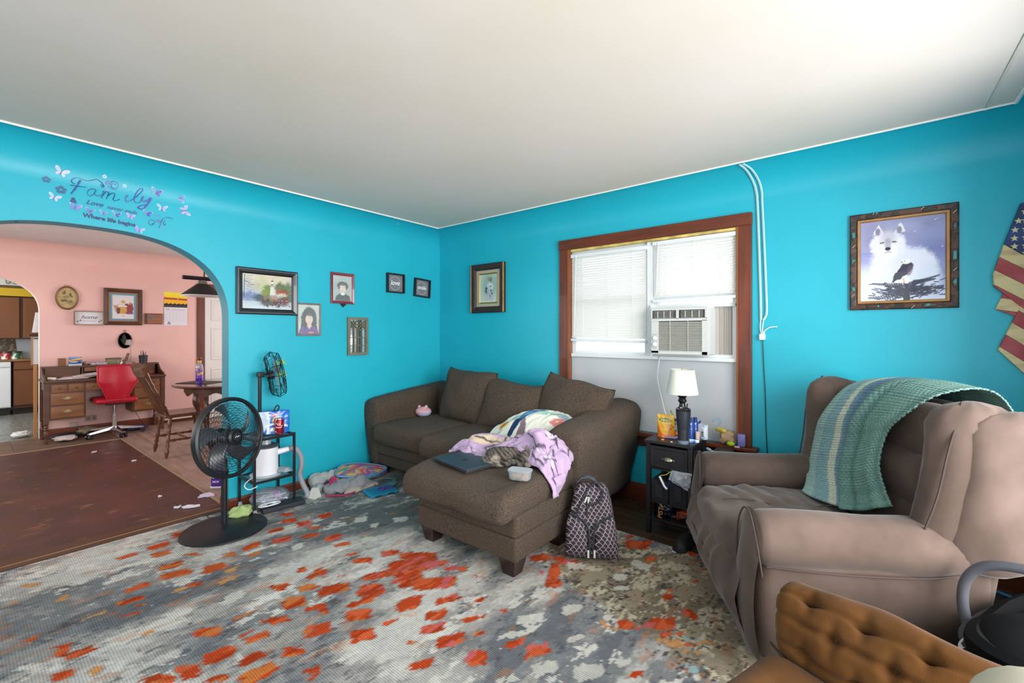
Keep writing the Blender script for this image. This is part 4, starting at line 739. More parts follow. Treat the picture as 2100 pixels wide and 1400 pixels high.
# lamp
lm = T('table_lamp', 'small table lamp with white drum shade and black turned base', 'lamp', (2.835, -.335, .632))
B().lathe([(.055, 0), (.055, .008), (.03, .02), (.012, .03), (.01, .12), (.011, .19)], n=20).out('base', flat('2b2c30', .3, metal=.5), lm); B().lathe([(.009, .19), (.028, .20), (.022, .215), (.018, .235), (.03, .25), (.022, .27), (.034, .29), (.012, .30), (.006, .33)], n=20).out('turned_stem', flat('17181b', .25), lm)
B().lathe([(.105, .30), (.078, .468), (.076, .468), (.103, .30)], n=40, cap=False).out('lampshade', M('shade_linen', 'dfe0d4', .8, bump=.1, bs=300), lm); B().lathe([(.0, .455), (.006, .462), (.004, .475), (0, .48)], n=10).out('finial', flat('b9a26a', .3, metal=.8), lm)
b_ = B()
for k in range(3): b_.tube([(0, 0, .455), (.077*math.cos(k*2.1), .077*math.sin(k*2.1), .462)], .0012, 4)
b_.out('spider', flat('b9a26a', .3, metal=.8), lm)
# tumbler
tm = T('tumbler', 'tall charcoal insulated tumbler with a straw on the nightstand edge', 'tumbler', (2.895, -.505, .632))
B().lathe([(0, .0), (.033, 0), (.034, .022), (.0335, .024)], n=28).out('silicone_boot', flat('6c7684', .6), tm); B().lathe([(.034, .022), (.036, .09), (.0375, .091), (.0375, .098), (.038, .1), (.045, .185), (.046, .215), (.0465, .218)], n=28).out('body', flat('262a31', .45), tm)
B().lathe([(.0465, .214), (.047, .225), (.04, .229), (.038, .222), (0, .222)], n=28).out('lid', flat('16181c', .15, coat=.5), tm); B().cyl((.018, .0, .2), (.026, .0, .262), .004).out('straw', flat('16181c', .3), tm)
# yellow candy pouch
yp = T('candy_pouch', 'standing yellow and orange fruit snack pouch on the nightstand', 'pouch', (2.745, -.40, .632), 8)
cn = Cv(.115, .155, .0016, 'e8b21c'); cn.grad('d9691a', 'f0c11e', 0, .12); cn.poly([(0, .09), (.03, .06), (.05, .02), (.05, 0), (0, 0)], 'd8641a', .8, jit=2); cn.ell(.09, .075, .025, .018, 'c9541a', .8, jit=4); cn.line([(.07, .06), (.11, .09)], .003, 'f1c23a'); cn.line([(.07, .09), (.11, .06)], .003, 'f1c23a'); cn.ell(.05, .06, .03, .035, 'e9a81a', .9); cn.line([(.04, .055), (.055, .05), (.06, .06)], .004, 'f5e05a')
cn.ell(.057, .118, .043, .013, '1d5c4a', jit=2); cn.line([(.03, .012), (.09, .014)], .005, 'b8501a', .7)
def ypf(x, y): 
    u, v = x/.115, y/.155; return V((u-.5)*.115*(1-.04*v), -.028*(max(0, 1-(2*u-1)**2))**.6*(1-v)**.7-.002+.002*N3(V(u*5, v*5, 0)), y)
cn.sheet('pouch_front', yp, ypf, MV('glossy_pouch', .3, coat=.4)); B().grid(lambda u, v: V((u-.5)*.115*(1-.04*v), .022*(max(0, 1-(2*u-1)**2))**.6*(1-v)**.7+.001, v*.155), 12, 12).out('pouch_back', flat('e0901c', .3), yp)
text('PEELERZ', .0175, 'lettering', flat('f3e96a', .4), yp, TX(0, .1175, -.0135, 1), bold=.0006)
# clutter on the nightstand
can_ = T('brush_cup', 'white cup holding a lime green brush on the nightstand', 'cup', (2.775, -.27, .632)); B().lathe([(0, 0), (.026, 0), (.03, .095), (.027, .095), (.024, .004), (0, .004)], n=20).out('cup', M('label_print', 'c9d4d2', .4, col2='5c7a80', vs=60, thr=(.45, .55)), can_)
B().tube([V(.0, 0, .05), V(-.02, 0, .12), V(-.045, 0, .165)], [.007, .008, .012], 8, flatz=.5).out('brush', flat('8cab2c', .4), can_); B().tube([V(.0, .0, .05), V(-.012, .0, .11)], .009, 8).out('brush_handle', flat('2d3266', .4), can_)
tag(B().lathe([(0, 0), (.024, 0), (.024, .12), (.012, .135), (0, .138)], (2.735, -.30, .632), 18).out('bottle', M('teal_bottle', '2f8f8a', .3, var=.3, vs=30)), 'teal bottle behind the yellow pouch', 'bottle')
tag(B().lathe([(0, 0), (.018, 0), (.018, .035), (0, .037)], (2.80, -.345, .632), 14).out('pill_bottle', flat('d0733a', .3)), 'small orange pill bottle beside the lamp base', 'bottle')
tag(B().rbox((2.79, -.41, .639), (.07, .05, .012), .005, 2).out('wipes_pack', flat('a58fc4', .5)), 'flat purple packet lying left of the tumbler', 'packet')
for i, (x, y, c_) in enumerate(((2.905, -.38, '2c4f9e'), (2.925, -.35, '234387'))):
    t = T('spray_can', ['blue and white spray can just right of the tumbler', 'darker blue spray can behind the first one'][i], 'can', (x, y, .632)); B().lathe([(0, 0), (.019, 0), (.019, .115), (.015, .122), (0, .124)], n=18).out('can_body', M('can_print%d' % i, c_, .3, col2='c9d6ea', vs=45, thr=(.6, .64)), t); B().cyl((0, 0, .122), (0, 0, .15), .013, .012).out('cap', flat('1c3a7c', .4), t)
tag(B().rbox((2.955, -.40, .665), (.022, .012, .066), .003, 2).out('lip_balm_box', M('pink_box', 'e3bfae', .5)), 'small pale pink box beside the tumbler', 'box')
bxs = T('medicine_box', 'white and blue open medicine carton at the back right of the nightstand', 'box', (2.945, -.30, .632), -20); B().rbox((0, 0, .05), (.085, .04, .1), .002, 2).out('carton', M('carton_print', 'e4e8ee', .5, col2='9fb3cf', vs=25, thr=(.55, .6)), bxs); B().box((.03, -.021, .05), (.016, .001, .08)).out('barcode', M('barcode_print', 'f0f0f0', .5, col2='222222', vs=90, thr=(.5, .52), st=(.02, .02, 1)), bxs, smooth=False); B().tube([V(-.02, 0, .09), V(.0, 0, .12)], .006).out('blue_marker', flat('2038a8', .4), bxs)
tag(B().rbox((2.94, -.43, .641), (.06, .03, .018), .002, 2, rot=Matrix.Rotation(.4, 3, 'Z')).out('small_carton', M('carton_blue', 'dfe8f2', .5, col2='2f6fb8', vs=28, thr=(.5, .55))), 'small blue and white carton lying behind the tumbler', 'box')
tag(B().tube(smoothpts([(3.0, -.22, .74), (3.03, -.20, .765), (3.05, -.2, .75), (3.04, -.2, .72)], 5), .007, 8, flatz=.5).out('toothbrush_case', flat('6fa8cc', .3)), 'pale blue curved plastic handle leaning behind the medicine carton', 'handle')
for i, (x, y, s_, c_) in enumerate(((2.76, -.505, .009, 'd9a15c'), (2.825, -.525, .006, 'e8e4da'))): tag(B().rbox((x, y, .632+s_*.45), (s_*2, s_*1.3, s_*.9), s_*.35, 1).out('crumb', flat(c_, .8)), ['orange cracker crumb on the nightstand top', 'white crumb on the nightstand top'][i], 'crumb')
tag(B().grid(lambda u, v: V(2.74+.05*u, -.541-.004*v, .612+.012*v*(1-u)), 5, 3).out('torn_label', flat('e8e8ea', .6)), 'torn white label on the nightstand front edge', 'label')
# things at the window sill beside the nightstand
bagblob('paper_bag', 'crumpled brown paper bag with yellow scraps on the window sill', 'bag', (3.055, -.06, .562), (.055, .035, .045), M('kraft_paper', 'a88a68', .8, var=.15, vs=20), seed=3, crumple=.5)
bagblob('gold_ribbon', 'yellow crinkled ribbon lying on the brown paper bag', 'ribbon', (3.02, -.07, .64), (.03, .02, .018), M('gold_film', 'd9bf4a', .3, var=.2), seed=8, crumple=.9)
tag(B().rbox((3.15, -.055, .605), (.05, .035, .088), .008, 3).out('purple_bottle', M('violet_translucent', '8f8cc9', .3, col2='6b68a8', vs=18)), 'translucent purple bottle on the window sill by the casing', 'bottle')
tag(B().sph((3.09, -.1, .58), (.028, .02, .018), 12).out('lime_ball', flat('a3bf2a', .4)), 'lime green oval toy on the window sill', 'toy'); tag(B().rbox((3.135, -.12, .568), (.035, .016, .014), .005, 2).out('pink_eraser', flat('c9a0c0', .5)), 'small pink eraser on the sill beside the purple bottle', 'eraser')
pb_ = T('black_crate', 'low black plastic crate stacked between nightstand and wall, right side', 'crate', (3.07, -.30, 0)); B().rbox((0, 0, .28), (.12, .3, .56), .02, 3).out('crate_body', flat('18191c', .5), pb_); B().tube(smoothpts([(.0, -.1, .56), (.02, -.13, .6), (.06, -.12, .59), (.08, -.08, .56)], 5), .009, 8).out('crate_handle', flat('202226', .5), pb_)
tag(B().tube(smoothpts([(3.02, -.42, .60), (3.05, -.45, .60), (3.09, -.47, .59), (3.115, -.49, .55)], 5), [.009]*5+[.004]*11, 6).out('charger_cable', flat('a8c0cc', .4)), 'pale blue charger plug and cable behind the recliner arm', 'cable')
# ---------------- recliner ----------------
rc_ = T('recliner', 'mauve brown microfibre recliner with rolled arms and a crocheted throw over its back', 'recliner', (3.305, -1.03, 0), -62)
MF = fabric('mauve_microfibre', '55473f', '6e5d55', bs=700, sheen=.25, vs=5, bump=.08, blot=('2e2624', 2.4, .75)); MFD = M('recliner_piping', '4a3c38', .9)
def rp(b_, nm, m=MF, ang=70, **k): return b_.out(nm, m, rc_, ang=ang, **k)
def sidefn(s_):
    def f(v, h):
        t = (v.z+h[2])/(2*h[2]); q = v.copy(); q.x -= s_*.07*(1-t)**2; yy = v.y/h[1]; q.z += .05*max(0, yy)**2*t+.10*(1-t)*max(0, yy)**2*.8; q.y += .04*math.sin(PI*t)*(1 if yy < 0 else .6)*abs(yy)*-math.copysign(1, -yy)*.6
        return q+noise.noise_vector(v*5)*.006
    return f
for s_ in (-1, 1):
    sp_ = rp(B().rbox((s_*.44, .345, .275), (.17, .76, .47), .05, 9, fn=sidefn(s_)), 'side_panel')
    # rolled arm: swept ellipse with a gathered front scroll
    rings = []
    for i, v_ in enumerate([-.075, -.068, -.05, -.02, .05, .2, .35, .5, .62, .68, .70]):
        k = [.35, .7, .9, 1, 1.03, 1.0, .98, 1.0, .97, .75, .3][i]; rg = []
        for j in range(28):
            a = 2*PI*j/28; wv = .008*N3(V(math.cos(a)*1.5+s_*3, v_*7, math.sin(a)*1.5)); rg.append(V(s_*.445+(.112*k+wv)*math.cos(a), v_, .535+.012*(v_-.3)+(.108*k+wv)*math.sin(a)))
        rings.append(rg)
    rp(B().loft(rings), 'arm_roll')
    fp = B(); fp.grid(lambda u, v: (lambda w, z: V(s_*.445+w*.105, -.055-.022*math.cos(w*PI/2)**.7*(1 if 0 < v < 1 else 0)-.03*math.sin(PI*min(1, v*1.05)), z))(2*u-1, .07+.50*v), 14, 22)
    for q in fp.v: q.z += .07*math.sqrt(max(0, 1-((q.x-s_*.445)/.101)**2))*max(0, (q.z-.45)/.12)
    rp(fp, 'front_panel'); 
    rp(B().tube(smoothpts([V(s_*.445-.085*s_, -.07, .08), V(s_*.445-.10*s_, -.085, .3), V(s_*.445-.10*s_, -.082, .52), V(s_*.445-.06*s_, -.075, .615), V(s_*.445, -.072, .635), V(s_*.445+.06*s_, -.075, .61), V(s_*.445+.10*s_, -.07, .53), V(s_*.445+.105*s_, -.055, .42)], 5), .0035, 6), 'arm_piping', MFD)
    rp(B().tube(smoothpts([V(s_*.522, -.03, .445), V(s_*.545, .2, .45), V(s_*.545, .5, .465), V(s_*.535, .66, .50)], 5), .0035, 5), 'seam', MFD)
def seatfn(v, h):
    q = v.copy(); u, w = v.x/h[0], v.y/h[1]; k = max(0, 1-u*u)**.5
    if v.z > 0: q.z += .045*k*(1-w*w)+.024*k*abs(math.sin(w*11+1.6*N3(V(v.x*5, v.y*3, 1))+u*u*2.5))**.8*(.5-w*.5)+.010*N3(V(v.x*9, v.y*14, 2))
    if w < -.8: q.y -= .035*k
    return q
rp(B().rbox((0, .24, .39), (.70, .66, .16), .07, 16, fn=seatfn), 'seat_cushion')
rp(B().tube([V(.0+.03*math.sin(t_*3), -.05+.6*t_, .515-.0*t_+.012*math.sin(t_*9)) for t_ in np.linspace(0, 1, 14)], .003, 4), 'seat_seam', MFD)
def ftfn(u, v):
    x = (u-.5)*.92; t = v*PI*.5; y = -.085-.085*math.sin(min(1, v*1.25)*PI)**.8*(1-.5*abs(2*u-1)**4)+.10*max(0, v-.8); z = .42-.37*v
    return V(x, y+.026*abs(math.sin(u*16+3*N3(V(u*3, v*2, 0))))*(1-v)*.9+.008*N3(V(x*12, v*5, 3)), z)
rp(B().grid(ftfn, 60, 26), 'footrest'); rp(B().tube([V((u-.5)*.72, -.135-.02*math.sin(PI*u), .30) for u in np.linspace(0, 1, 20)], .004, 5), 'footrest_seam', MFD)
rp(B().box((0, .3, .12), (.7, .66, .14)), 'underframe', MFD, smooth=False)
# back: shell, padded channels and wings
def tilt(v, z): return v+.16*(z-.45)
def shfn(v, h):
    t = (v.z+h[2])/(2*h[2]); q = v.copy(); q.x *= 1-.05*t**3; q.y += .16*(v.z+h[2]); q.z += .0; return q+noise.noise_vector(v*5)*.006
rp(B().rbox((0, .68, .66), (1.02, .09, .80), .045, 9, fn=shfn), 'back_shell')
for i, (z, h_, d_) in enumerate(((.565, .22, .17), (.75, .22, .17), (.945, .24, .16))):
    def f_(v, h, i=i): 
        u = v.x/h[0]; k = max(0, 1-u*u)**.5; q = v.copy(); q.y = v.y*(.55+.6*k); q.z += -.02*u*u+.008*math.sin(u*7+i); return q+noise.noise_vector(V(v.x*8, v.y*5, v.z*14+i*4))*.012
    rp(B().rbox((0, tilt(.615, z)+(.02 if i == 2 else 0), z), (.74, d_, h_), .075, 10, fn=f_), 'back_channel' if i < 2 else 'headrest')
for s_ in (-1, 1):
    for (xo, wx_, wy_, yo, zt, nm_) in ((.455, .085, .125, .60, 1.10, 'wing_bolster'), (.515, .06, .15, .70, 1.075, 'outer_wing')):
        rings = []
        for i, t_ in enumerate([0, .03, .1, .25, .42, .6, .75, .86, .93, .975, 1.0]):
            z = .49+(zt-.49)*t_; k = [.5, .8, .95, 1, .97, 1.0, 1.08, 1.10, .95, .65, .2][i]; rg = []
            for j in range(36):
                a = 2*PI*j/36; fold = .010*max(0, t_-.55)*abs(math.sin(a*4+t_*5))*2; wv = .008*N3(V(math.cos(a)*2+s_*5, z*7, math.sin(a)*2+xo*9))
                rg.append(V(s_*(xo+.02*(z-.5)+.02*t_**3)+(wx_*k+wv-fold)*math.cos(a), tilt(yo, z)-.03*t_**4+(wy_*k+wv-fold)*math.sin(a), z))
            rings.append(rg)
        rp(B().loft(rings), nm_)
    rp(B().tube(smoothpts([V(s_*.50, tilt(.475, .60), .58), V(s_*.525, tilt(.49, .75), .75), V(s_*.54, tilt(.49, .9), .92), V(s_*.535, tilt(.50, 1.03), 1.03), V(s_*.50, tilt(.53, 1.09), 1.10)], 6), .004, 5), 'wing_piping', MFD)
# crocheted throw
ct_ = T('crochet_blanket', 'striped teal and cream crocheted throw draped over the recliner back', 'blanket', (3.9, -.75, .5)); MW[ct_.name] = Matrix.Translation((3.9, -.75, .5))
cr_rows = [(.93, [(-.30, .80), (-.07, .84), (.16, .84), (.38, .80)]), (.905, [(-.30, 1.0), (-.07, 1.04), (.16, 1.05), (.38, 1.02)]), (.83, [(-.30, 1.095), (-.06, 1.125), (.16, 1.135), (.37, 1.125)]), (.68, [(-.31, 1.05), (-.12, 1.09), (.11, 1.105), (.345, 1.10)]), (.585, [(-.35, .90), (-.14, .93), (.085, .97), (.29, 1.0)]), (.56, [(-.39, .76), (-.155, .80), (.068, .86), (.24, .92)]), (.53, [(-.385, .60), (-.148, .66), (.07, .72), (.24, .79)])]
ctl = [[V(u, v, z) for u, z in row] for v, row in cr_rows]+[[V(-.27, .46, .535), V(-.05, .49, .56), V(.10, .52, .60), V(.27, .54, .69)], [V(-.184, .41, .515), V(.028, .45, .53), V(.16, .49, .56), V(.32, .53, .645)]]
RM = Matrix.Translation((3.305, -1.03, 0)) @ Matrix.Rotation(R(-62), 4, 'Z')
nu, nv = 190, 330
def crf(u, v):
    p_ = surf(ctl, u, v); rw = v*86; cl = u*34+(.5 if int(rw) % 2 else 0); s_ = abs(math.sin(PI*rw))**.6*(.55+.45*abs(math.sin(PI*cl)))
    fold = .028*math.exp(-((u-.62+.1*v)/.05)**2)*min(1, v*2.2)+.016*math.exp(-((u-.86)/.06)**2)*v-.012*math.exp(-((u-.35)/.12)**2)*v
    return RM @ (p_+V(0, -.012-.0085*s_-fold-.01*N3(V(u*4, v*5, 0)), .004*s_))
b_ = B().grid(crf, nu, nv); U = np.tile(np.linspace(0, 1, nu), (nv, 1)); cc = np.zeros((nv, nu, 3)); stops = [(0, '8fb0ac'), (.10, '9cbab4'), (.13, 'a8bdb0'), (.16, '86abb0'), (.27, '8fb0b4'), (.285, 'd3d6c0'), (.345, 'd6d8c2'), (.36, '7fa3ac'), (.44, '64829a'), (.49, '64829a'), (.5, '6a9088'), (.6, '71988f'), (.64, '587f77'), (.68, '769d92'), (.9, '7aa196'), (.95, '678c83'), (1, '70948c')]
xs = [s_[0] for s_ in stops]; la = np.array([lin(s_[1]) for s_ in stops])
for k in range(3): cc[..., k] = np.interp(U[0], xs, la[:, k])[None, :]
cc *= (.86+.28*rng.rand(nv, nu, 1)); b_.out('knitted_fabric', MV('wool', .95, bump=.5, bs=350, sheen=.03), ct_, world=True, col=np.clip(cc, 0, 1).reshape(-1, 3)); bpy.data.objects['knitted_fabric'].modifiers.new('s', 'SOLIDIFY').thickness = .006
# ---------------- tan tufted chair ----------------
tc_ = T('tufted_chair', 'tan velvet button-tufted chair, low and worn, in front of the recliner', 'chair', (3.63, -1.96, 0), -20)
TV = fabric('tan_velvet', '4e3218', '704924', bs=500, sheen=.08, vs=7, bump=.15, blot=('2f241c', 3.2, .5))
BT = [(.075+.125*i, .30) for i in range(6)]+[(.14+.125*i, .02) for i in range(5)]+[(.075+.125*i, -.27) for i in range(6)]
def tuft(x, s):
    d = 0
    for bx_, bs_ in BT: d += .030*math.exp(-(((x-bx_)/.018)**2+((s-bs_)/.045)**2))+.010*math.exp(-(((x-bx_)/.012)**2+((s-bs_)/.13)**2))
    for bs_ in (.30, .02, -.27): d += .016*math.exp(-((s-bs_)/.032)**2)*(.7+.3*math.cos((x-.075)/.125*2*PI))
    return d
def bkf(u, v):
    x = -.02+.80*u; a = PI*(-.42+1.34*v); s = -.75+1.9*v   # ring from front-bottom over the top to the back
    e = (1-abs(2*u-1)**6)**.35 if 0 < u < 1 else 0
    ry, rz = .085, .135; y = -math.cos(a)*ry; z = math.sin(a)*rz
    if z < 0: z *= 1.1
    n = V(0, y/ry, z/rz).normalized(); d = -tuft(x, s)+.012*N3(V(x*7, v*5, 1))+.006*math.sin(x*50)*max(0, 1-u*14)
    return V(x, (y*(.35+.65*e))+n.y*d+.045, .50+(z*(.55+.45*e))+n.z*d-.0)
o = B().grid(bkf, 150, 80).out('tufted_back', TV, tc_, ang=80)
for bx_, bs_ in BT:
    u = (bx_+.02)/.8; v = (bs_+.75)/1.9
    if 0 < v < .8 and u < 1: B().sph(bkf(u, v), (.011, .011, .008), 8).out('button', TV, tc_)
def tsf(v, h):
    q = v.copy(); u, w = v.x/h[0], v.y/h[1]
    if v.z > 0: 
        q.z += .03*(1-u*u)*(1-w*w)
        for bx_, by_ in ((-.22, .05), (.0, .18), (-.06, -.12), (.2, .05), (.3, -.2)): q.z -= .035*math.exp(-(((v.x-bx_)/.028)**2+((v.y-by_)/.028)**2))+.006*math.exp(-(((v.x-bx_)*.5+(v.y-by_))/.012)**2)*math.exp(-((v.x-bx_)/.12)**2)
    q.x += -.02*(1 if v.x < 0 else -1)*0; return q+noise.noise_vector(v*6)*.008
B().rbox((.355, -.235, .345), (.80, .50, .17), .075, 26, fn=tsf).out('seat', TV, tc_, ang=80); B().rbox((.37, -.15, .17), (.74, .44, .24), .04, 6).out('base', TV, tc_); B().rbox((.37, .07, .36), (.76, .10, .36), .04, 6).out('back_support', TV, tc_)
B().tube(smoothpts([V(-.03, .0, .43), V(.1, -.06, .425), V(.3, -.07, .425), V(.6, -.07, .425)], 5), .004, 5).out('seam', flat('3a2412', .9), tc_)
for x in (.05, .68):
    for y in (-.38, .05): B().lathe([(.02, 0), (.026, .03), (.022, .07)], (x, y, 0), 12).out('leg', DW, tc_)
# ---------------- beige armchair (nearest, lower right corner) ----------------
bc_ = T('beige_armchair', 'pale beige armchair back in the extreme lower right corner', 'armchair', (4.125, -2.81, 0), -16)
BG = fabric('beige_linen', 'b3ad98', 'c0baa6', bs=600, vs=8, bump=.1)
B().rbox((0, 0, .62), (.46, .20, .72), .07, 8, fn=pillowfn(.01, .01, 4)).out('back_rest', BG, bc_); B().rbox((0, -.28, .34), (.5, .48, .2), .06, 6).out('seat', BG, bc_); B().rbox((0, -.25, .15), (.5, .5, .2), .03, 4).out('base', BG, bc_)
for x in (-.2, .2):
    for y in (-.45, -.05): B().cyl((x, y, 0), (x, y, .06), .018, .024).out('leg', DW, bc_)
# ---------------- infant carrier ----------------
ic = T('infant_carrier', 'black infant car seat carrier with grey handle and silver piping at the right edge', 'car seat', (4.33, -1.40, 0), -25)
BKF = flat('0b0c0e', .9, spec=.15)
b_ = B(); rings = []
for i, (z, sx, sy) in enumerate([(.0, .12, .25), (.03, .16, .29), (.12, .20, .32), (.24, .225, .34), (.34, .235, .35), (.40, .225, .345), (.415, .20, .32), (.40, .18, .30), (.28, .14, .26), (.2, .10, .2)]):
    rings.append([V(sx*math.copysign(abs(math.cos(a))**.8, math.cos(a)), sy*math.copysign(abs(math.sin(a))**.8, math.sin(a)), z+.05*abs(math.sin(a))*(z > .2)+.006*N3(V(math.cos(a)*3, math.sin(a)*3, z*9))) for a in np.linspace(0, 2*PI, 40, endpoint=False)])
b_.loft(rings).out('shell_and_padding', BKF, ic)
B().tube([V(.24*math.cos(a), .352*math.sin(a), .365+.045*abs(math.sin(a))) for a in np.linspace(0, 2*PI, 50)], .014, 8, closed=True).out('rim_binding', flat('3a3c42', .5), ic)
hp = [V(-.235, -.02, .30), V(-.262, -.02, .42), V(-.25, -.015, .52), V(-.19, -.01, .585), V(-.06, 0, .61), V(.06, 0, .61), V(.19, 0, .585), V(.25, 0, .52), V(.262, 0, .42), V(.235, 0, .30)]
B().tube(smoothpts(hp, 6), .019, 12, flatz=.8).out('carry_handle', M('grey_handle', '55575e', .45, bump=.05), ic)
for pts in ([(.02, -.30, .41), (-.01, -.22, .455), (.0, -.12, .475), (.03, -.02, .465)], [(-.232, -.10, .22), (-.205, -.24, .25), (-.12, -.335, .26), (.0, -.36, .26)], [(-.2, -.2, .33), (-.13, -.30, .35), (-.03, -.345, .36)]): B().tube(smoothpts(pts, 6), .006, 6).out('silver_piping', flat('b4b4b2', .5), ic)
bn_ = V(-.59, -.42, .69); bp_ = V(-.178, -.238, .402); B().cyl(bp_, bp_+bn_*.006, .026, n=20).out('badge', flat('c8c8c8', .4), ic); B().cyl(bp_+bn_*.006, bp_+bn_*.0075, .016, n=6).out('badge_mark', flat('202228', .5), ic)
B().sph((-.07, -.06, .30), (.19, .29, .17), 28, fn=lambda p: p+noise.noise_vector(p*9)*.012).out('canopy', BKF, ic); B().rbox((-.235, -.12, .235), (.008, .01, .03), .002, 1).out('orange_button', flat('d66a1e', .4), ic)
B().rbox((0, -.02, .345), (.40, .58, .12), .05, 6, fn=pillowfn(.02, .015, 7)).out('seat_pad', BKF, ic); B().rbox((-.02, .16, .42), (.16, .10, .09), .04, 5, fn=pillowfn(.01, .01, 8)).out('head_insert', flat('7c8494', .8, sheen=.03), ic)
for s_ in (-1, 1): B().tube(smoothpts([(s_*.06, .15, .44), (s_*.07, .02, .36), (s_*.03, -.1, .30)], 5), .016, 6, flatz=.25).out('harness_strap', flat('5f6a70', .7), ic)
tag(B().lathe([(0, 0), (.036, 0), (.036, .004), (0, .005)], (0, 0, 0), 24, sy=.8).out('purple_disc', flat('b79fd0', .5), tf=Matrix.Translation((4.05, -1.24, 0.001))), 'flat lilac plastic disc on the floor beneath the recliner side', 'disc')
tag(B().tube(smoothpts([(4.35, -.10, .012), (4.42, -.13, .012), (4.5, -.11, .012)], 5), .008, 6).out('blue_wrapper', flat('3f86b8', .5)), 'small blue wrapper on the floor by the right baseboard', 'wrapper')
# ---------------- wall things on the back wall (local -y faces the room) ----------------
GLASS = MV('print_under_glass', .35, coat=.35); PRINT = MV('print', .6)
def frame(name, lab, cat_, cx, cz, w, h, fw, dep, mat, wall='back', group=None, off=0, tilt_=0, prof=None):
    loc, rz = {'back': ((cx, 0, cz), 0), 'left': ((0, cx, cz), 90), 'dining': ((-4.4, cx, cz), 90)}[wall]
    t = T(name, lab, cat_, loc, rz, group); t.rotation_euler = (0, R(tilt_), R(rz)) if tilt_ else t.rotation_euler
    b_ = B(); ring(b_, w, h, prof or [(0, 0), (0, dep*.85), (fw*.15, dep), (fw*.75, dep*.8), (fw, dep*.45), (fw, .002)]); b_.out('frame', mat, t, smooth=False); return t
def art(t, cn, y=-.006, mat=None, nm='picture'): w, h = cn.w, cn.h; return cn.sheet(nm, t, lambda x, z: V(x-w/2, y, z-h/2), mat or GLASS)
# wolf and eagle
t = frame('wolf_picture', 'framed print of a white wolf behind a bald eagle on a spruce top', 'picture', 3.988, 1.783, .479, .583, .042, .022, M('carved_frame', '4b2c1c', .5, col2='1f130e', vs=30, thr=(.45, .55), bump=.3, bs=40)); ringb = B(); ring(ringb, .409, .513, [(0, .012), (.004, .022), (.014, .020), (.018, .008)]); ringb.out('gold_liner', M('bamboo_gold', 'a5773f', .45, var=.15, vs=20), t, smooth=False)
for a_ in (-.13, .12): 
    for z in (-.272, .272): B().rbox((a_, -.022, z), (.06, .006, .018), .003, 1).out('inlay', M('inlay_dark', '2a2320', .4, col2='3d7a78', vs=30, thr=(.5, .6)), t)
for z in (-.15, -.0, .16):
    for x in (-.222, .222): B().rbox((x, -.022, z), (.016, .006, .05), .003, 1).out('inlay', M('inlay_dark', '2a2320', .4, col2='3d7a78', vs=30, thr=(.5, .6)), t)
for i, (x, z, a_) in enumerate([(-.13, .28, .9), (-.115, .28, .9), (.09, .28, .9), (-.22, .1, .9), (.222, .24, .9), (.222, -.08, .9), (-.222, -.2, .9), (0.05, -.28, .9)]): B().box((x, -.0235, z), (.022, .002, .002), rot=Matrix.Rotation(-a_, 3, 'Y')).out('inlay_line', flat('cfcac0', .4), t, smooth=False)
cn = Cv(.382, .486, .0022, '8f93b8'); cn.grad('c9d0e6', '7f83b4', .0, .3); cn.nz(.5, 8, 4, sx=.6); cn.grad('dfe6f2', 'aab4d6', 0, .14, .8)
cn.ell(.02, .1, .09, .1, 'e3e9f4', .7, soft=.8); cn.ell(.33, .22, .1, .2, '5b64a6', .5, soft=1); cn.ell(.06, .4, .05, .1, '8a80a8', .5, soft=1)
W_ = 'dfdde6'
cn.ell(.15, .20, .10, .15, W_, 1, soft=.25, jit=3); cn.ell(.25, .19, .095, .115, 'd8dae8', 1, soft=.25, jit=3); cn.ell(.13, .33, .082, .085, W_, 1, soft=.2, jit=3); cn.ell(.12, .08, .09, .08, 'd5dbea', .8, soft=.5); cn.ell(.31, .13, .05, .08, 'cfd6e8', .8, soft=.5)
for x in (.085, .182): cn.poly([(x-.026, .40), (x+(.004 if x < .1 else .006), .462), (x+.028, .405)], W_, jit=1); cn.ell(x, .418, .012, .022, '6f6a85', .9, soft=.5)
cn.ell(.133, .385, .035, .05, 'a9a7b8', .6, soft=.8); cn.ell(.131, .30, .040, .045, 'eceaf0', 1, soft=.4); cn.ell(.131, .335, .015, .04, '8f8c9e', .7, soft=.6); cn.ell(.131, .312, .013, .010, '15151c'); cn.line([(.116, .288), (.131, .294), (.148, .289)], .003, '5b586a')
for x in (.104, .160): cn.ell(x, .350, .011, .0045, '22202a', rot=.15*(1 if x < .13 else -1)); cn.ell(x, .350, .003, .003, 'b6a36a')
for i in range(160): x = .06+.2*rng.rand(); y = .1+.2*rng.rand(); cn.line([(x, y), (x+.004, y-.018)], .0016, 'c3c6da' if i % 2 else 'f0f0f6', .35)
cn.ell(.195, .115, .036, .032, 'e6e6ee', .8); cn.poly([(.150, .11), (.165, .165), (.195, .205), (.222, .218), (.236, .19), (.225, .16), (.2, .14), (.165, .105)], '1e1d33', jit=2); cn.ell(.215, .195, .026, .034, '2b2140', rot=-.4, jit=1); cn.ell(.228, .175, .012, .03, '5f4460', .7, rot=-.2)
cn.ell(.213, .228, .020, .014, 'e9eaf2'); cn.poly([(.195, .234), (.2, .222), (.188, .220)], 'c99a52'); cn.ell(.207, .231, .0025, .002, '15151c'); cn.ell(.168, .11, .02, .008, 'e6e6ee', rot=.8); cn.line([(.2, .13), (.205, .1)], .005, 'c59a5a')
rs = random.Random(9)
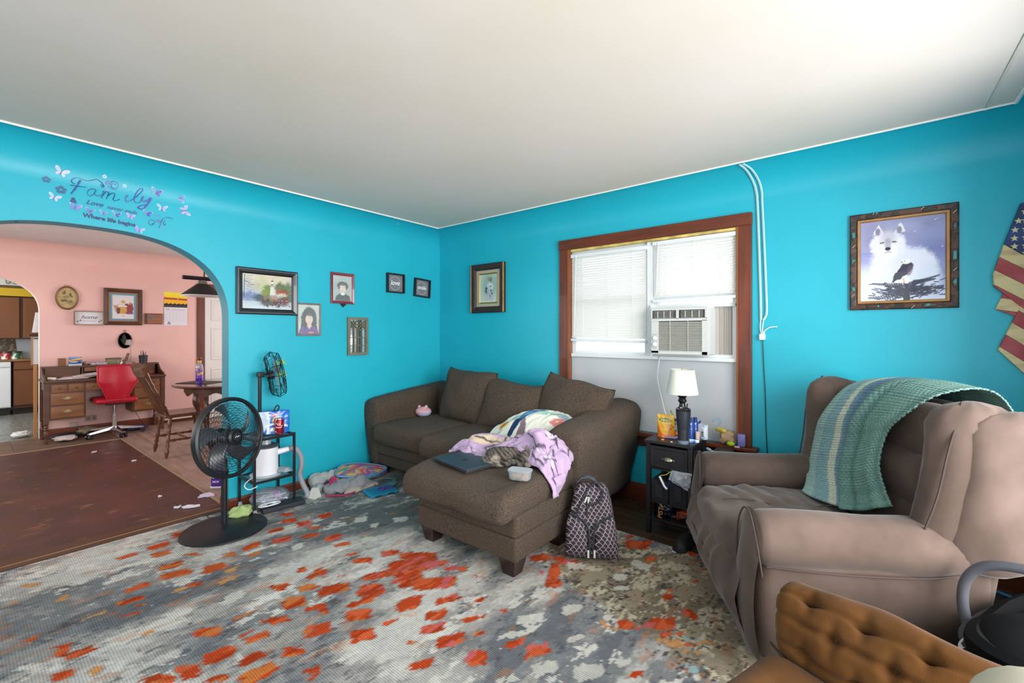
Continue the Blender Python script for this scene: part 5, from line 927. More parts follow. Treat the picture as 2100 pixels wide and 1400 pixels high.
for i in range(260):
    cx = rs.gauss(.215, .065); cy = rs.gauss(.058, .022); 
    if cy < .0 or abs(cx-.215) > .15-.0*cy: continue
    a_ = rs.uniform(-.5, .7)+(.3 if cx > .215 else PI-.3); L_n = rs.uniform(.012, .035); cn.line([(cx, cy), (cx+L_n*math.cos(a_), cy+L_n*.7*math.sin(a_))], .0062, rs.choice(('1d2138', '23284a', '161a2c', '39335a')), .9)
cn.poly([(.2, 0), (.23, 0), (.222, .1), (.205, .1)], '1a1d30')
for (x0, y0, x1, y1) in ((.22, .09, .345, .135), (.21, .085, .07, .105), (.22, .06, .36, .075), (.2, .03, .05, .02), (.24, .10, .33, .115)):
    for k in range(14): tt = k/13; x, y = x0+(x1-x0)*tt, y0+(y1-y0)*tt; cn.line([(x, y-.012*(1-tt)), (x+(x1-x0)*.06, y+.012*(1-tt)+.004)], .0075, '1b1f38', .9)
for (x, y) in ((.335, .455), (.345, .46), (.365, .3), (.25, .40)): cn.ell(x, y, .004, .0015, 'eef2f8', .9, rot=.7)
art(t, cn)
# lady print
t = frame('lady_picture', 'small framed print of a lady in a pale dress, brown and gilt frame', 'picture', .752, 1.818, .455, .51, .065, .04, M('dark_walnut', '33201a', .4, var=.3, vs=8), tilt_=0)
for s_ in (-1, 1): B().rbox((s_*.222, -.034, 0), (.014, .016, .505), .004, 2).out('gilt_edge', M('gilt', 'b07a3c', .4, metal=.3, var=.2, vs=15), t)
ringb = B(); ring(ringb, .325, .38, [(0, .012), (.03, .014), (.034, .004)]); ringb.out('linen_mat', M('linen_mat', 'b3ab92', .8, bump=.3, bs=300), t, smooth=False); ringb = B(); ring(ringb, .258, .313, [(0, .012), (.006, .016), (.012, .006)]); ringb.out('gold_liner', flat('a08648', .4, metal=.4), t, smooth=False)
cn = Cv(.236, .29, .002, 'c5cec0'); cn.ell(.12, .18, .09, .12, '6f9f97', .7, soft=.9); cn.ell(.17, .17, .06, .1, '7fa8a6', .5, soft=.9); cn.nz(.08, 20, 2)
cn.poly([(.07, .02), (.08, .1), (.1, .15), (.15, .15), (.18, .09), (.19, .02)], 'bfb3b4', .8, jit=4); cn.ell(.14, .16, .045, .045, 'cfd2d0', .9, soft=.4); cn.ell(.115, .12, .03, .05, 'a9a0a6', .6, soft=.5); cn.ell(.15, .08, .03, .06, 'a8b5c2', .6, soft=.6)
cn.ell(.127, .225, .019, .024, 'c9a993', 1); cn.ell(.135, .242, .030, .022, '8f7c62', 1, jit=3); cn.ell(.12, .25, .02, .014, 'a7977a', .9, jit=3); cn.ell(.155, .225, .010, .02, '4f5a4a', .8, jit=3)
for (x, y, rx, ry) in ((.09, .145, .014, .02), (.082, .12, .012, .018), (.09, .10, .01, .014), (.15, .165, .008, .006), (.155, .12, .010, .008), (.165, .09, .008, .014), (.14, .06, .01, .008)): cn.ell(x, y, rx, ry, '1f4450', .9, jit=3)
for k in range(12): x = .08+.1*k/11; cn.line([(x, .05), (x+rs.uniform(-.01, .01), .02)], .002, 'b19c9f', .5)
art(t, cn)
# flag ornament of flat boards
fl = T('wooden_flag', 'wooden star-shaped flag ornament with burnt stripes at the right edge of the wall', 'decoration', (4.5, 0, 1.1))
def clip(poly, nx_, ny_, c_):
    o = []; n = len(poly)
    for i in range(n):
        a, b_ = poly[i], poly[(i+1) % n]; da = a[0]*nx_+a[1]*ny_-c_; db = b_[0]*nx_+b_[1]*ny_-c_
        if da >= 0: o.append(a)
        if da*db < 0: k = da/(da-db); o.append((a[0]+(b_[0]-a[0])*k, a[1]+(b_[1]-a[1])*k))
    return o
WCR = M('burnt_cream_wood', 'd9bf8c', .5, col2='8a5f36', vs=9, thr=(.5, .85), st=(.6, 1, 3)); WRD = M('burnt_red_wood', '9c2b2e', .5, col2='b5555a', vs=9, thr=(.4, .8)); WBL = M('burnt_blue_wood', '243a78', .5, col2='141c3c', vs=9, thr=(.4, .75))
def bands(poly, ang_, w0, n, y0, y1, first, nm='stripe_board', lo=None):
    nx_, ny_ = math.sin(ang_), math.cos(ang_)
    for i in range(n):
        c0 = w0-i*.062; q = clip(clip(poly, -nx_, -ny_, -c0), nx_, ny_, c0-.0605)
        if len(q) > 2: B().prism(q, lambda x, z: V(x, y0, z), lambda x, z: V(x, y1, z)).out(nm, WCR if (i+first) % 2 == 0 else WRD, fl, world=True, smooth=False)
ca, cz_ = math.cos(-.75), math.sin(-.75)
P1 = [(4.392, 1.815), (4.60, 1.62), (4.60, 1.34), (4.46, 1.478), (4.357, 1.60), (4.353, 1.66)]
bands(P1, .68, P1[0][0]*math.sin(.68)+P1[0][1]*math.cos(.68)+.001, 6, -.034, -.006, 0)
CB = [(4.452, 2.022), (4.60, 2.022), (4.60, 1.622), (4.393, 1.817)]; B().prism(CB, lambda x, z: V(x, -.036, z), lambda x, z: V(x, -.006, z)).out('canton', WBL, fl, world=True, smooth=False)
for (x, z) in ((4.442, 1.93), (4.43, 1.885), (4.428, 1.842), (4.428, 1.80), (4.465, 1.975), (4.467, 1.93), (4.467, 1.885), (4.467, 1.842), (4.467, 1.80), (4.467, 1.762), (4.505, 1.95), (4.505, 1.9), (4.505, 1.85), (4.505, 1.8), (4.505, 1.75), (4.545, 1.97), (4.545, 1.92), (4.545, 1.87), (4.545, 1.82), (4.545, 1.77)):
    B().prism([(x+(.0155 if k % 2 == 0 else .0065)*math.sin(k*PI/5), z+(.0175 if k % 2 == 0 else .0075)*math.cos(k*PI/5)) for k in range(10)], lambda x, z: V(x, -.040, z), lambda x, z: V(x, -.0361, z)).out('star', flat('d9c9a0', .5), fl, world=True, smooth=False)
P2 = [(4.398, 1.575), (4.50, 1.50), (4.47, 1.42), (4.363, 1.478)]; bands(P2, .22, 4.398*math.sin(.22)+1.575*math.cos(.22)+.02, 4, -.022, -.004, 1)
P3 = [(4.455, 1.50), (4.60, 1.33), (4.60, .98), (4.47, 1.135), (4.372, 1.262)]; bands(P3, .72, 4.455*math.sin(.72)+1.50*math.cos(.72)+.03, 10, -.030, -.004, 0)
# cable raceways on the wall
for i, pts in enumerate(([(3.165, -.20, 2.478), (3.195, -.125, 2.452), (3.222, -.05, 2.39), (3.236, -.020, 2.32), (3.241, -.012, 2.24), (3.25, -.012, 1.967), (3.259, -.012, 1.629), (3.262, -.012, 1.444)], [(3.185, -.20, 2.478), (3.225, -.125, 2.452), (3.255, -.05, 2.39), (3.268, -.020, 2.32), (3.27, -.012, 2.24), (3.282, -.012, 1.963), (3.294, -.012, 1.627), (3.296, -.012, 1.49), (3.278, -.014, 1.44)])):
    tag(B().tube(smoothpts(pts, 6), .0085, 8, flatz=.6).out('cable_cover', flat('b8dfe4', .4)), ['white taped cable running down the wall, nearer the window casing', 'white taped cable running down the wall, farther from the window casing'][i], 'cable', 'taped cables from the ceiling')
pb2 = T('power_box', 'small white square outlet box where the wall cables end', 'outlet', (3.271, 0, 1.325)); B().rbox((0, -.014, 0), (.036, .026, .042), .004, 2).out('box', flat('e6e9ea', .4), pb2)
for p_ in ([(-.009, -.012, .12), (-.012, -.016, .06), (-.004, -.016, .02)], [(.007, -.012, .115), (.002, -.016, .06), (.004, -.016, .02)], [(.09, -.012, .068), (.05, -.014, .066), (.018, -.016, .045), (.01, -.016, .02)]): B().tube(smoothpts(p_, 5), .0035, 6).out('lead', flat('e8eeee', .4), pb2)
(B().tube(smoothpts([(3.273, -.01, 1.305), (3.278, -.008, 1.15), (3.287, -.008, .95), (3.292, -.008, .7), (3.303, -.008, .45), (3.305, -.02, .2)], 6), .0028, 6).out('black_cord', flat('1c2a30', .5), pb2, world=True))
# ---------------- left wall things ----------------
t = frame('lighthouse_painting', 'black framed painting of a lighthouse above a rocky garden shore', 'picture', -1.878, 1.685, .472, .368, .046, .03, M('black_frame', '1b1c20', .3, coat=.3), 'left'); ringb = B(); ring(ringb, .455, .352, [(0, .028), (.004, .031), (.008, .028)]); ringb.out('silver_bead', flat('8b8f94', .35, metal=.5), t, smooth=False)
cn = Cv(.38, .276, .0021, 'b9bfc4'); cn.grad('aebfd0', 'c9c2b4', .12, .276); cn.ell(.22, .2, .14, .1, 'd6c6a4', .7, soft=.9); cn.ell(.14, .2, .05, .07, 'a9b07c', .5, soft=.9); cn.nz(.25, 12, 3); cn.grad('7f93b4', '8ea2bd', .06, .13, .8); cn.ell(.05, .1, .08, .03, '5d6fa0', .7, soft=.8, jit=5)
cn.grad('c3cfd6', 'b3c2cc', 0, .05, .9)
for (x, y, rx, ry, c_) in ((.19, .15, .035, .05, '5c7a34'), (.17, .13, .03, .03, '7c8c3a'), (.29, .17, .045, .055, '4a5f38'), (.35, .16, .04, .07, '50683f'), (.31, .14, .05, .02, 'a13b33'), (.27, .15, .02, .015, 'a85046'), (.3, .12, .05, .015, 'cfc6a6'), (.15, .085, .07, .03, '3b4550'), (.22, .05, .09, .035, '4b4038'), (.29, .05, .05, .04, '54352e'), (.34, .09, .05, .03, '5a6b44'), (.33, .07, .03, .03, '7a3f38')): cn.ell(x, y, rx, ry, c_, .9, soft=.5, jit=5)
cn.poly([(.205, .115), (.215, .21), (.235, .21), (.247, .115)], 'd4cfc2'); cn.rect(.214, .195, .236, .208, '6b7684'); cn.rect(.218, .208, .232, .225, 'e8e4d0'); cn.poly([(.214, .225), (.236, .225), (.225, .243)], '7a5450'); cn.rect(.211, .185, .239, .189, '5c6672')
for i in range(60): x = rs.uniform(.16, .27); y = rs.uniform(.06, .1); cn.line([(x, y), (x+.002, y+.02)], .003, rs.choice(('a8703a', '8a9a3e', 'b5653a', 'c49a5a')), .8)
for i in range(50): x = rs.uniform(.25, .37); y = rs.uniform(.02, .08); cn.ell(x, y, .008, .003, rs.choice(('8a9296', '6d7478', 'a9aca8', '7c2f3a')), .7)
for i in range(16): a_ = rs.uniform(-.6, .9); x, y = .01+rs.uniform(0, .03), rs.uniform(.1, .26); cn.line([(x, y), (x+.05*math.cos(a_), y+.04*math.sin(a_))], .0022, '2d2c30', .8)
cn.line([(.012, .09), (.018, .27)], .005, '33302f'); cn.line([(.11, .2), (.118, .195), (.128, .2)], .002, '3f4450'); cn.ell(.2, .012, .19, .012, 'c6d0d4', .7, jit=5); art(t, cn)
def portrait(t, w, h, bgc, hair, shirt, skin, girl):
    cn = Cv(w, h, .0016, bgc); cn.nz(.12, 14, 5); cx = w*.52
    if girl:
        cn.ell(cx, h*.52, w*.36, h*.40, hair, 1, soft=.12, jit=2); cn.poly([(cx-w*.36, h*.5), (cx-w*.42, 0), (cx+w*.4, 0), (cx+w*.34, h*.5)], hair, jit=2)
        cn.poly([(0, 0), (w*.12, h*.22), (cx-w*.12, h*.30), (cx+w*.12, h*.30), (w*.9, h*.2), (w, 0)], shirt, jit=1); cn.poly([(cx-w*.1, h*.28), (cx, h*.16), (cx+w*.12, h*.28), (cx+w*.08, h*.42), (cx-w*.08, h*.42)], skin); cn.poly([(cx-w*.40, h*.6), (cx-w*.2, h*.1), (cx-w*.12, h*.3), (cx-w*.2, h*.6)], hair, .9, jit=2); cn.ell(w*.6, h*.05, w*.14, h*.03, 'd39a5c', .8)
    else:
        cn.ell(cx, h*.6, w*.30, h*.17, hair, 1, jit=2); cn.poly([(w*.1, 0), (w*.18, h*.2), (cx-w*.14, h*.3), (cx+w*.14, h*.3), (w*.9, h*.2), (w*.95, 0)], shirt); cn.ell(cx, h*.28, w*.12, h*.05, 'e3e5e4', 1)
    cn.ell(cx, h*.50, w*.17, h*.165, skin, 1, soft=.15)
    if not girl: cn.ell(cx, h*.67, w*.24, h*.07, hair, 1, jit=2); cn.ell(cx-w*.2, h*.55, w*.05, h*.1, hair, 1); cn.ell(cx+w*.2, h*.55, w*.05, h*.1, hair, 1)
    else: cn.ell(cx+w*.02, h*.67, w*.2, h*.07, hair, .9, jit=2)
    for s_ in (-1, 1): cn.ell(cx+s_*w*.07, h*.525, w*.025, h*.010, '3a2c28', .9); cn.line([(cx+s_*w*.04, h*.56), (cx+s_*w*.10, h*.562)], w*.012, '4a3830', .6)
    cn.line([(cx, h*.52), (cx+w*.015, h*.47)], w*.014, 'b08878', .6); cn.line([(cx-w*.06, h*.435), (cx, h*.42), (cx+w*.06, h*.437)], w*.02, 'b25a58', .8); cn.ell(cx, h*.50, w*.16, h*.15, 'f6efe8', .18, soft=.9); cn.nz(.15, 60, 8); cn.mask(np.ones(cn.X.shape), 'c5d0cf', .22); return cn  # last mask mixes a pale haze into the whole print's colours
t = frame('portrait_photo', 'portrait of a dark-haired child in a maroon frame, high on the wall', 'photo', -1.2175, 1.768, .237, .287, .026, .02, M('maroon_frame', '7d2f3d', .25, coat=.5, var=.2), 'left'); art(t, portrait(t, .187, .237, 'a9b0ad', '2b2a2c', '1f2126', 'dcc3b4', False)); ringb = B(); ring(ringb, .187, .237, [(0, .008), (.002, .010), (.005, .006)]); ringb.out('silver_edge', flat('d6d8da', .3, metal=.5), t, smooth=False)
B().prism([(-.025, -.142), (.045, -.142), (.005, -.178)], lambda x, z: V(x, -.008, z), lambda x, z: V(x, -.002, z)).out('stand_tip', flat('16181c', .5), t, smooth=False)
t = frame('girl_photo', 'school photo of a smiling girl in purple with long dark hair, thin grey frame', 'photo', -1.537, 1.471, .218, .286, .016, .014, M('grey_wood_frame', '7b6f6a', .6, var=.2, vs=12), 'left', off=0); art(t, portrait(t, .188, .256, 'bcc3bd', '332c2c', '65408a', 'e0bfa9', True))
for nm, lab, cy_, cz_, w, tl, wd in (('love_sign', 'square black-framed sign reading love', -.626, 1.867, .215, 0, 'love'), ('smile_sign', 'square black-framed sign reading smile, hanging crooked nearest the corner', -.274, 1.845, .215, 3.5, 'smile')):
    t = frame(nm, lab, 'sign', cy_, cz_, w, w*.93, .016, .034, flat('16181b', .45), 'left', 'small word signs', 0, tl, prof=[(0, 0), (0, .034), (.014, .034), (.014, .006)])
    B().box((0, -.006, 0), (w-.03, .004, w*.93-.03)).out('board', M('slate_board', '77787c', .7, var=.1, vs=20), t, smooth=False)
    text(wd, .068 if wd == 'love' else .06, 'lettering', flat('eceef0', .5), t, TX(0, .004, -.0085), shear=.25, bold=.0008)
    wb2 = B()
    for k in range(26):
        a_ = k/26*2*PI
        if abs(math.sin(a_)) < .45: continue
        x, z = .068*math.cos(a_), .068*math.sin(a_); wb2.box((x, -.0085, z), (.010, .001, .0035), rot=Matrix.Rotation(-a_-.9, 3, 'Y'))
    wb2.out('wreath', flat('d9dcde', .5), t, smooth=False)
# cathedral mirror
t = T('window_mirror', 'grey wooden lattice mirror shaped like a chapel window', 'mirror', (0, -1.06, 1.3205), 90); GW = M('grey_washed_wood', '6f705f', .7, var=.15, vs=20)
b_ = B(); ring(b_, .219, .363, [(0, 0), (0, .022), (.026, .022), (.026, .004)]); b_.out('frame', GW, t, smooth=False); B().box((0, -.004, 0), (.18, .003, .32)).out('mirror_glass', M('mirror', 'c9d2d6', .05, metal=1), t, smooth=False)
for x in (-.0417, 0, .0417): B().box((x, -.014, -.045), (.0085, .012, .235)).out('muntin', GW, t, smooth=False)
for z in (-.09, -.012, .066): B().box((0, -.014, z), (.168, .012, .007)).out('crossbar', GW, t, smooth=False)
for cx in (-.042, .042):
    for k in range(4): B().tube([V(cx+.041*math.cos(k*PI/2+a_)*1, -.014, .112+.041*math.sin(k*PI/2+a_)) if 0 else V(cx+(.041 if k in (0, 3) else -.041)+(-1 if k in (0, 3) else 1)*.041*math.cos(a_), -.014, .112+(.041 if k < 2 else -.041)+(-1 if k < 2 else 1)*.041*math.sin(a_)) for a_ in np.linspace(0, PI/2, 7)], .0045, 4).out('tracery', GW, t, smooth=False)
    for a_ in (.785, -.785): B().box((cx, -.014, .112), (.10, .010, .006), rot=Matrix.Rotation(a_, 3, 'Y')).out('tracery', GW, t, smooth=False)
# ---------------- wall decals above the arch ----------------
def wx(z): return .002+(r_-math.sqrt(max(0, r_*r_-max(0, z-(H-r_))**2)))
dc = T('wall_decal', 'blue script decal reading Family & Love never ends Where life begins above the arch', 'decal', (0, -2.84, 2.2)); MW[dc.name] = Matrix.Translation((0, -2.84, 2.2))
ST = "4a6fae -3007,2272 -3020,2279 -3019,2297 -2996,2313 -2963,2306 -2937,2311 -2911,2326 -2896,2319 -2882,2307 -2876,2285;4a6fae -2981,2301 -2993,2273 -3007,2239 -3023,2208;4a6fae -3027,2259 -3007,2262 -2985,2262 -2960,2266;4f7fb4 -2913,2261 -2930,2263 -2948,2244 -2950,2223 -2937,2215 -2920,2235 -2910,2261 -2916,2234 -2906,2222 -2890,2234;5088b8 -2872,2264 -2878,2241 -2885,2214;5088b8 -2881,2228 -2865,2257 -2851,2260 -2854,2241 -2862,2214;5088b8 -2857,2230 -2839,2254 -2823,2260 -2823,2241 -2829,2218 -2817,2213 -2797,2228;6a9ac8 -2756,2266 -2767,2236 -2761,2220 -2740,2234;6a9ac8 -2741,2291 -2738,2290;9f8fd0 -2740,2232 -2706,2272 -2680,2314 -2686,2326 -2704,2308 -2723,2257 -2719,2226 -2700,2226 -2683,2247;7a84c4 -2674,2275 -2683,2250 -2674,2240 -2654,2254 -2639,2274;6a80c0 -2632,2276 -2648,2236 -2672,2195 -2693,2187 -2703,2196 -2685,2212 -2650,2226;5a80b8 -2896,2319 -2884,2312 -2873,2294 -2884,2283 -2888,2301;7fa0cc -2845,2317 -2833,2333 -2813,2331 -2805,2312 -2817,2293 -2835,2296 -2837,2314 -2823,2320 -2817,2311;7fa0cc -2857,2298 -2837,2288 -2817,2282;4a70a8 -2512,2158 -2542,2161 -2565,2150 -2574,2129 -2583,2099 -2592,2080;5078b0 -2615,2104 -2632,2089 -2646,2101 -2639,2124 -2619,2125 -2615,2109 -2628,2101;5078b0 -2556,2132 -2565,2114 -2556,2104 -2551,2116"
LET = {}
for it in ST.split(';'):
    c_, *pp = it.split(' '); pts = smoothpts([V(0, float(q.split(',')[0])/1000, float(q.split(',')[1])/1000) for q in pp], 6); n = len(pts)
    pts = [V(wx(p_.z)+.0012, p_.y, p_.z) for p_ in pts]; wds = [.0030+.0028*abs(math.sin(i/n*7+.6)) for i in range(n)]
    B().tube(pts, wds, 5, flatz=.4).out('script_stroke', flat({'4a6fae': '30589c', '4f7fb4': '35649c', '5088b8': '376aa0', '6a9ac8': '4a78b4', '9f8fd0': '7a6cc0', '7a84c4': '5a64b0', '6a80c0': '4a5cac'}.get(c_, c_), .5), dc, world=True)
LT = Matrix.Translation((.003, 0, 0)) @ Matrix(((0, 0, 1, 0), (1, 0, 0, 0), (0, 1, 0, 0), (0, 0, 0, 1)))   # text xy -> world yz facing +x
def ltext(s, y, z, size, col, rot, shear=0, bold=0): text(s, size, 'lettering', flat(col, .5), dc, MW[dc.name].inverted() @ Matrix.Translation((.0, y, z)) @ LT @ Matrix.Rotation(R(rot), 4, 'Z'), ext=.0004, shear=shear, bold=bold)
ltext('Love', -2.918, 2.172, .040, '2f5590', -3, .35, .001); ltext('never ends', -2.785, 2.160, .034, '3d6198', -3, .35, .0006); ltext('&', -3.013, 2.169, .045, '2a4578', -3, 0, .0015); ltext('Where life begins', -2.843, 2.081, .036, '333f78', -3.5, 0, .0012)
def flower(y, z, r, col, nm='flower_sticker', lab=None, par=None):
    b_ = B()
    for k in range(5): a_ = k*2*PI/5+.3; b_.prism([(y+r*.6*math.cos(a_)+r*.42*math.cos(q), z+r*.6*math.sin(a_)+r*.36*math.sin(q)) for q in np.linspace(0, 2*PI, 8, endpoint=False)], lambda p, q: V(wx(q)+.0005, p, q), lambda p, q: V(wx(q)+.0018, p, q))
    o = b_.out(nm, flat(col, .5), par, world=par is not None, smooth=False)
    if lab: tag(o, lab, 'sticker', 'flower and butterfly stickers')
for y, z, r, c_ in ((-2.855, 2.318, .016, '5f86bc'), (-2.859, 2.272, .010, '7fa4cc'), (-2.873, 2.352, .012, 'c9d8e8'), (-2.592, 2.125, .015, '5f80b8'), (-2.577, 2.08, .010, '7f9cc8'), (-2.606, 2.162, .006, '6f92c4'), (-2.588, 2.165, .006, '6f92c4'), (-2.773, 2.32, .012, 'b9cfe2')): flower(y, z, r, c_, 'flower', None, dc)
flower(-3.129, 2.267, .020, '3f6f98', lab='small blue flower sticker at the far left of the lettering'); flower(-3.067, 2.221, .026, '38668f', lab='larger blue flower sticker just left of the letter F')
def bfly(y, z, s_, rot, c1, c2, lab, edge='d8dfee'):
    t = T('butterfly_sticker', lab, 'sticker', (0, y, z), 0, 'flower and butterfly stickers'); co, si = math.cos(rot), math.sin(rot); MW[t.name] = Matrix.Translation((0, y, z))
    def W_(pts, m, o0, nm): 
        q = [(y+s_*(a*co-b_*si), z+s_*(a*si+b_*co)) for a, b_ in pts]; B().prism(q, lambda p, w: V(wx(w)+o0, p, w), lambda p, w: V(wx(w)+o0+.001, p, w)).out(nm, m, t, world=True, smooth=False)
    up = [(.05, .1), (.3, .55), (.7, .8), (1, .75), (.95, .35), (.6, .02), (.1, -.05)]; lo_ = [(.05, -.05), (.5, -.05), (.75, -.35), (.6, -.75), (.3, -.6), (.1, -.3)]
    for sg, cc_ in ((-1, c1), (1, c2)):
        W_([(sg*a*1.1, b_*1.12) for a, b_ in up], flat(edge, .5), .0002, 'white_rim'); W_([(sg*a, b_) for a, b_ in up], flat(cc_, .5), .0014, 'upper_wing'); W_([(sg*a, b_) for a, b_ in lo_], flat(cc_, .5), .0014, 'lower_wing')
    W_([(-.06, .25), (.06, .25), (.05, -.45), (-.05, -.45)], flat('5a4a90', .5), .0026, 'insect_body')
for a in ((-3.067, 2.326, .030, -.3, 'c2c6ea', 'cfd0ee', 'pale butterfly sticker at the top left of the lettering'), (-3.096, 2.168, .026, -.3, 'b9c8e6', 'c6cbe8', 'pale butterfly sticker left of the ampersand'), (-2.606, 2.319, .030, -.2, '78a8c8', '6a5cc0', 'violet and teal butterfly sticker beside the letter y'), (-2.464, 2.309, .024, -1.7, '6f8fc8', '9a9ad8', 'blue butterfly sticker turned sideways, uppermost on the right'), (-2.573, 2.218, .028, -.1, 'a8c4e0', 'b4b8e4', 'pale butterfly sticker below the letter y'), (-2.444, 2.229, .034, -1.3, 'b0b4e0', 'c0a8dc', 'large pale lilac butterfly sticker, rightmost of all'),
          (-3.006, 2.129, .026, -.2, '7a88cc', '8f84d0', 'lilac butterfly sticker under the ampersand, first of the row'), (-2.940, 2.119, .021, -.2, '6f80c8', '5f78c0', 'dark blue butterfly sticker, second of the row'), (-2.878, 2.12, .018, -.2, '7fa8d0', '8a7cd0', 'small butterfly sticker, third of the row under the script'), (-2.814, 2.124, .022, -.2, '6fa8c8', '5f5cc0', 'teal and violet butterfly sticker, fourth of the row'), (-2.743, 2.126, .022, -.2, 'b8a4dc', 'b0a0e0', 'pink lilac butterfly sticker, fifth of the row'), (-2.654, 2.164, .024, -.2, '6a94c8', '5450c0', 'blue violet butterfly sticker right of the word ends'), (-2.695, 2.043, .024, -.2, 'b48cd0', 'a8b4e0', 'lilac butterfly sticker below the lettering at the arch edge')): bfly(*a)
tag(B().lathe([(0, 0), (.007, .001), (.008, .003), (0, .004)], (0, 0, 0), 10).out('screw_head', flat('2b3d48', .4), tf=Matrix.Translation((-.04, -3.245, 1.999)) @ Matrix.Rotation(PI, 4, 'X')), 'dark screw head in the underside of the arch', 'screw')
# ---------------- pedestal fan ----------------
pf = T('pedestal_fan', 'black pedestal fan with round base standing on the rug edge', 'fan', (.415, -2.325, .012)); FB = M('fan_plastic', '16181d', .42, bump=.03); MW[pf.name] = Matrix.Translation((.415, -2.325, .012))
B().lathe([(0, 0), (.25, 0), (.255, .004), (.254, .012), (.245, .018), (.10, .024), (.03, .03), (0, .032)], n=56).out('base', FB, pf)
B().cyl((-.055, .015, .02), (-.055, .015, .47), .019, n=20).out('pole', FB, pf); B().cyl((-.055, .015, .35), (-.055, .015, .40), .024, n=20).out('height_collar', FB, pf)
yaw = R(25-90); HM = Matrix.Translation((.36, -2.31, .63)) @ Matrix.Rotation(R(25), 4, 'Z') @ Matrix.Rotation(R(-6), 4, 'Y')   # local +x is where the fan blows
FI = MW[pf.name].inverted() @ HM
def fp_(b_, nm, m=FB, **k): return b_.out(nm, m, pf, tf=FI, **k)
fp_(B().lathe([(0, -.13), (.05, -.125), (.065, -.09), (.065, -.03), (.05, -.015), (0, -.01)], n=24, ax='x'), 'motor_housing'); fp_(B().rbox((-.05, 0, -.09), (.05, .05, .10), .015, 3), 'tilt_neck')
RR = .262
fp_(B().lathe([(RR, .025), (RR+.010, .03), (RR+.012, .045), (RR+.010, .068), (RR-.004, .075), (RR-.012, .071), (RR-.015, .062), (RR-.006, .055), (RR, .03)], n=80, ax='x', cap=False), 'grille_rim')
def face(r, back=False): t = r/RR; return (.052+.048*(1-t**2)**.7) if not back else (.045-.115*(1-t**2.2)**.6)
for back in (False, True):
    gb = B(); r0 = .048 if not back else .06
    for r in np.linspace(r0+.012, RR-.015 if not back else RR, 12 if not back else 6): gb.tube([V(face(r, back), r*math.cos(a), r*math.sin(a)) for a in np.linspace(0, 2*PI, 72, endpoint=False)], .0014, 4, closed=True)
    ns_ = 30 if not back else 44
    for k in range(ns_):
        a0 = k*2*PI/ns_; gb.tube([V(face(r, back), r*math.cos(a0+(1.5*(r/RR)**.8 if not back else 0)), r*math.sin(a0+(1.5*(r/RR)**.8 if not back else 0))) for r in np.linspace(r0, RR-.012 if not back else RR+.004, 12)], .0015, 4)
    fp_(gb, 'front_grille' if not back else 'rear_grille', smooth=False, kind='stuff')
fp_(B().lathe([(.056, .088), (.056, .100), (.046, .108), (.044, .100), (.030, .100), (0, .104)], n=32, ax='x'), 'grille_hub'); fp_(B().lathe([(.031, .101), (.029, .109), (0, .112)], n=28, ax='x'), 'centre_cap', flat('2a2d34', .2))
fp_(B().tube(smoothpts([(.1125, -.018, -.004), (.1128, -.008, .005), (.113, .002, -.003), (.1128, .010, .004), (.1125, .018, .001)], 4), .0022, 5), 'cap_swoosh', flat('c9ccd2', .3))
for k in range(5):
    a0 = k*2*PI/5
    def blf(u, v): r = .045+.185*u; a_ = a0+.55*(u**1.4)+(v-.5)*(.62-.1*u); return V(.03+.035*(v-.5)*2*(1-.3*u), r*math.cos(a_), r*math.sin(a_))
    fp_(B().grid(blf, 14, 8), 'fan_blade', M('grey_blade', '3b3f46', .3))
fp_(B().lathe([(0, -.01), (.045, -.01), (.045, .04), (.03, .052), (0, .055)], n=24, ax='x'), 'blade_hub', flat('2a2d33', .4))
for q in [o_ for o_ in bpy.data.objects if o_.name.startswith('fan_blade')]: q.modifiers.new('s', 'SOLIDIFY').thickness = .002
tag(B().tube(smoothpts([(.17, -2.3, .02), (.10, -2.33, .02), (.05, -2.30, .018), (.05, -2.2, .018), (.12, -2.14, .016), (.02, -2.12, .01)], 6), .004, 6).out('fan_cord', flat('1b1c20', .5)), 'black cord lying on the rug edge behind the fan base', 'cord')
# ---------------- metal shelf stand and what is on it ----------------
sh = T('metal_shelf_stand', 'small black metal plant stand with two tiers against the left wall', 'stand', (.165, -1.95, 0)); MW[sh.name] = Matrix.Translation((.165, -1.95, 0)); BM = M('black_steel', '24252b', .35, metal=.4)
def sp2(b_, nm, m=BM, **k): return b_.out(nm, m, sh, world=True, smooth=False, **k)
for x in (.028, .305):
    for y in (-2.095, -1.805): 
        sp2(B().box((x, y, .29), (.016, .016, .56)), 'leg'); sp2(B().loft([[V(x+i*s_, y+j*s_, z) for i, j in ((-1, -1), (1, -1), (1, 1), (-1, 1))] for s_, z in ((.019, .012), (.010, .045))]), 'foot', flat('7a7d84', .3, metal=.7))
for z in (.555, .24):
    for y in (-2.095, -1.805): sp2(B().box((.1665, y, z), (.28, .014, .018)), 'side_rail')
    for x in (.028, .305): sp2(B().box((x, -1.95, z), (.014, .29, .018)), 'side_rail')
    sp2(B().box((.1665, -1.95, z-.002), (.27, .28, .005)), 'shelf_glass', M('shelf_glass', 'b9d3d6', .05, trans=.8, spec=.6))
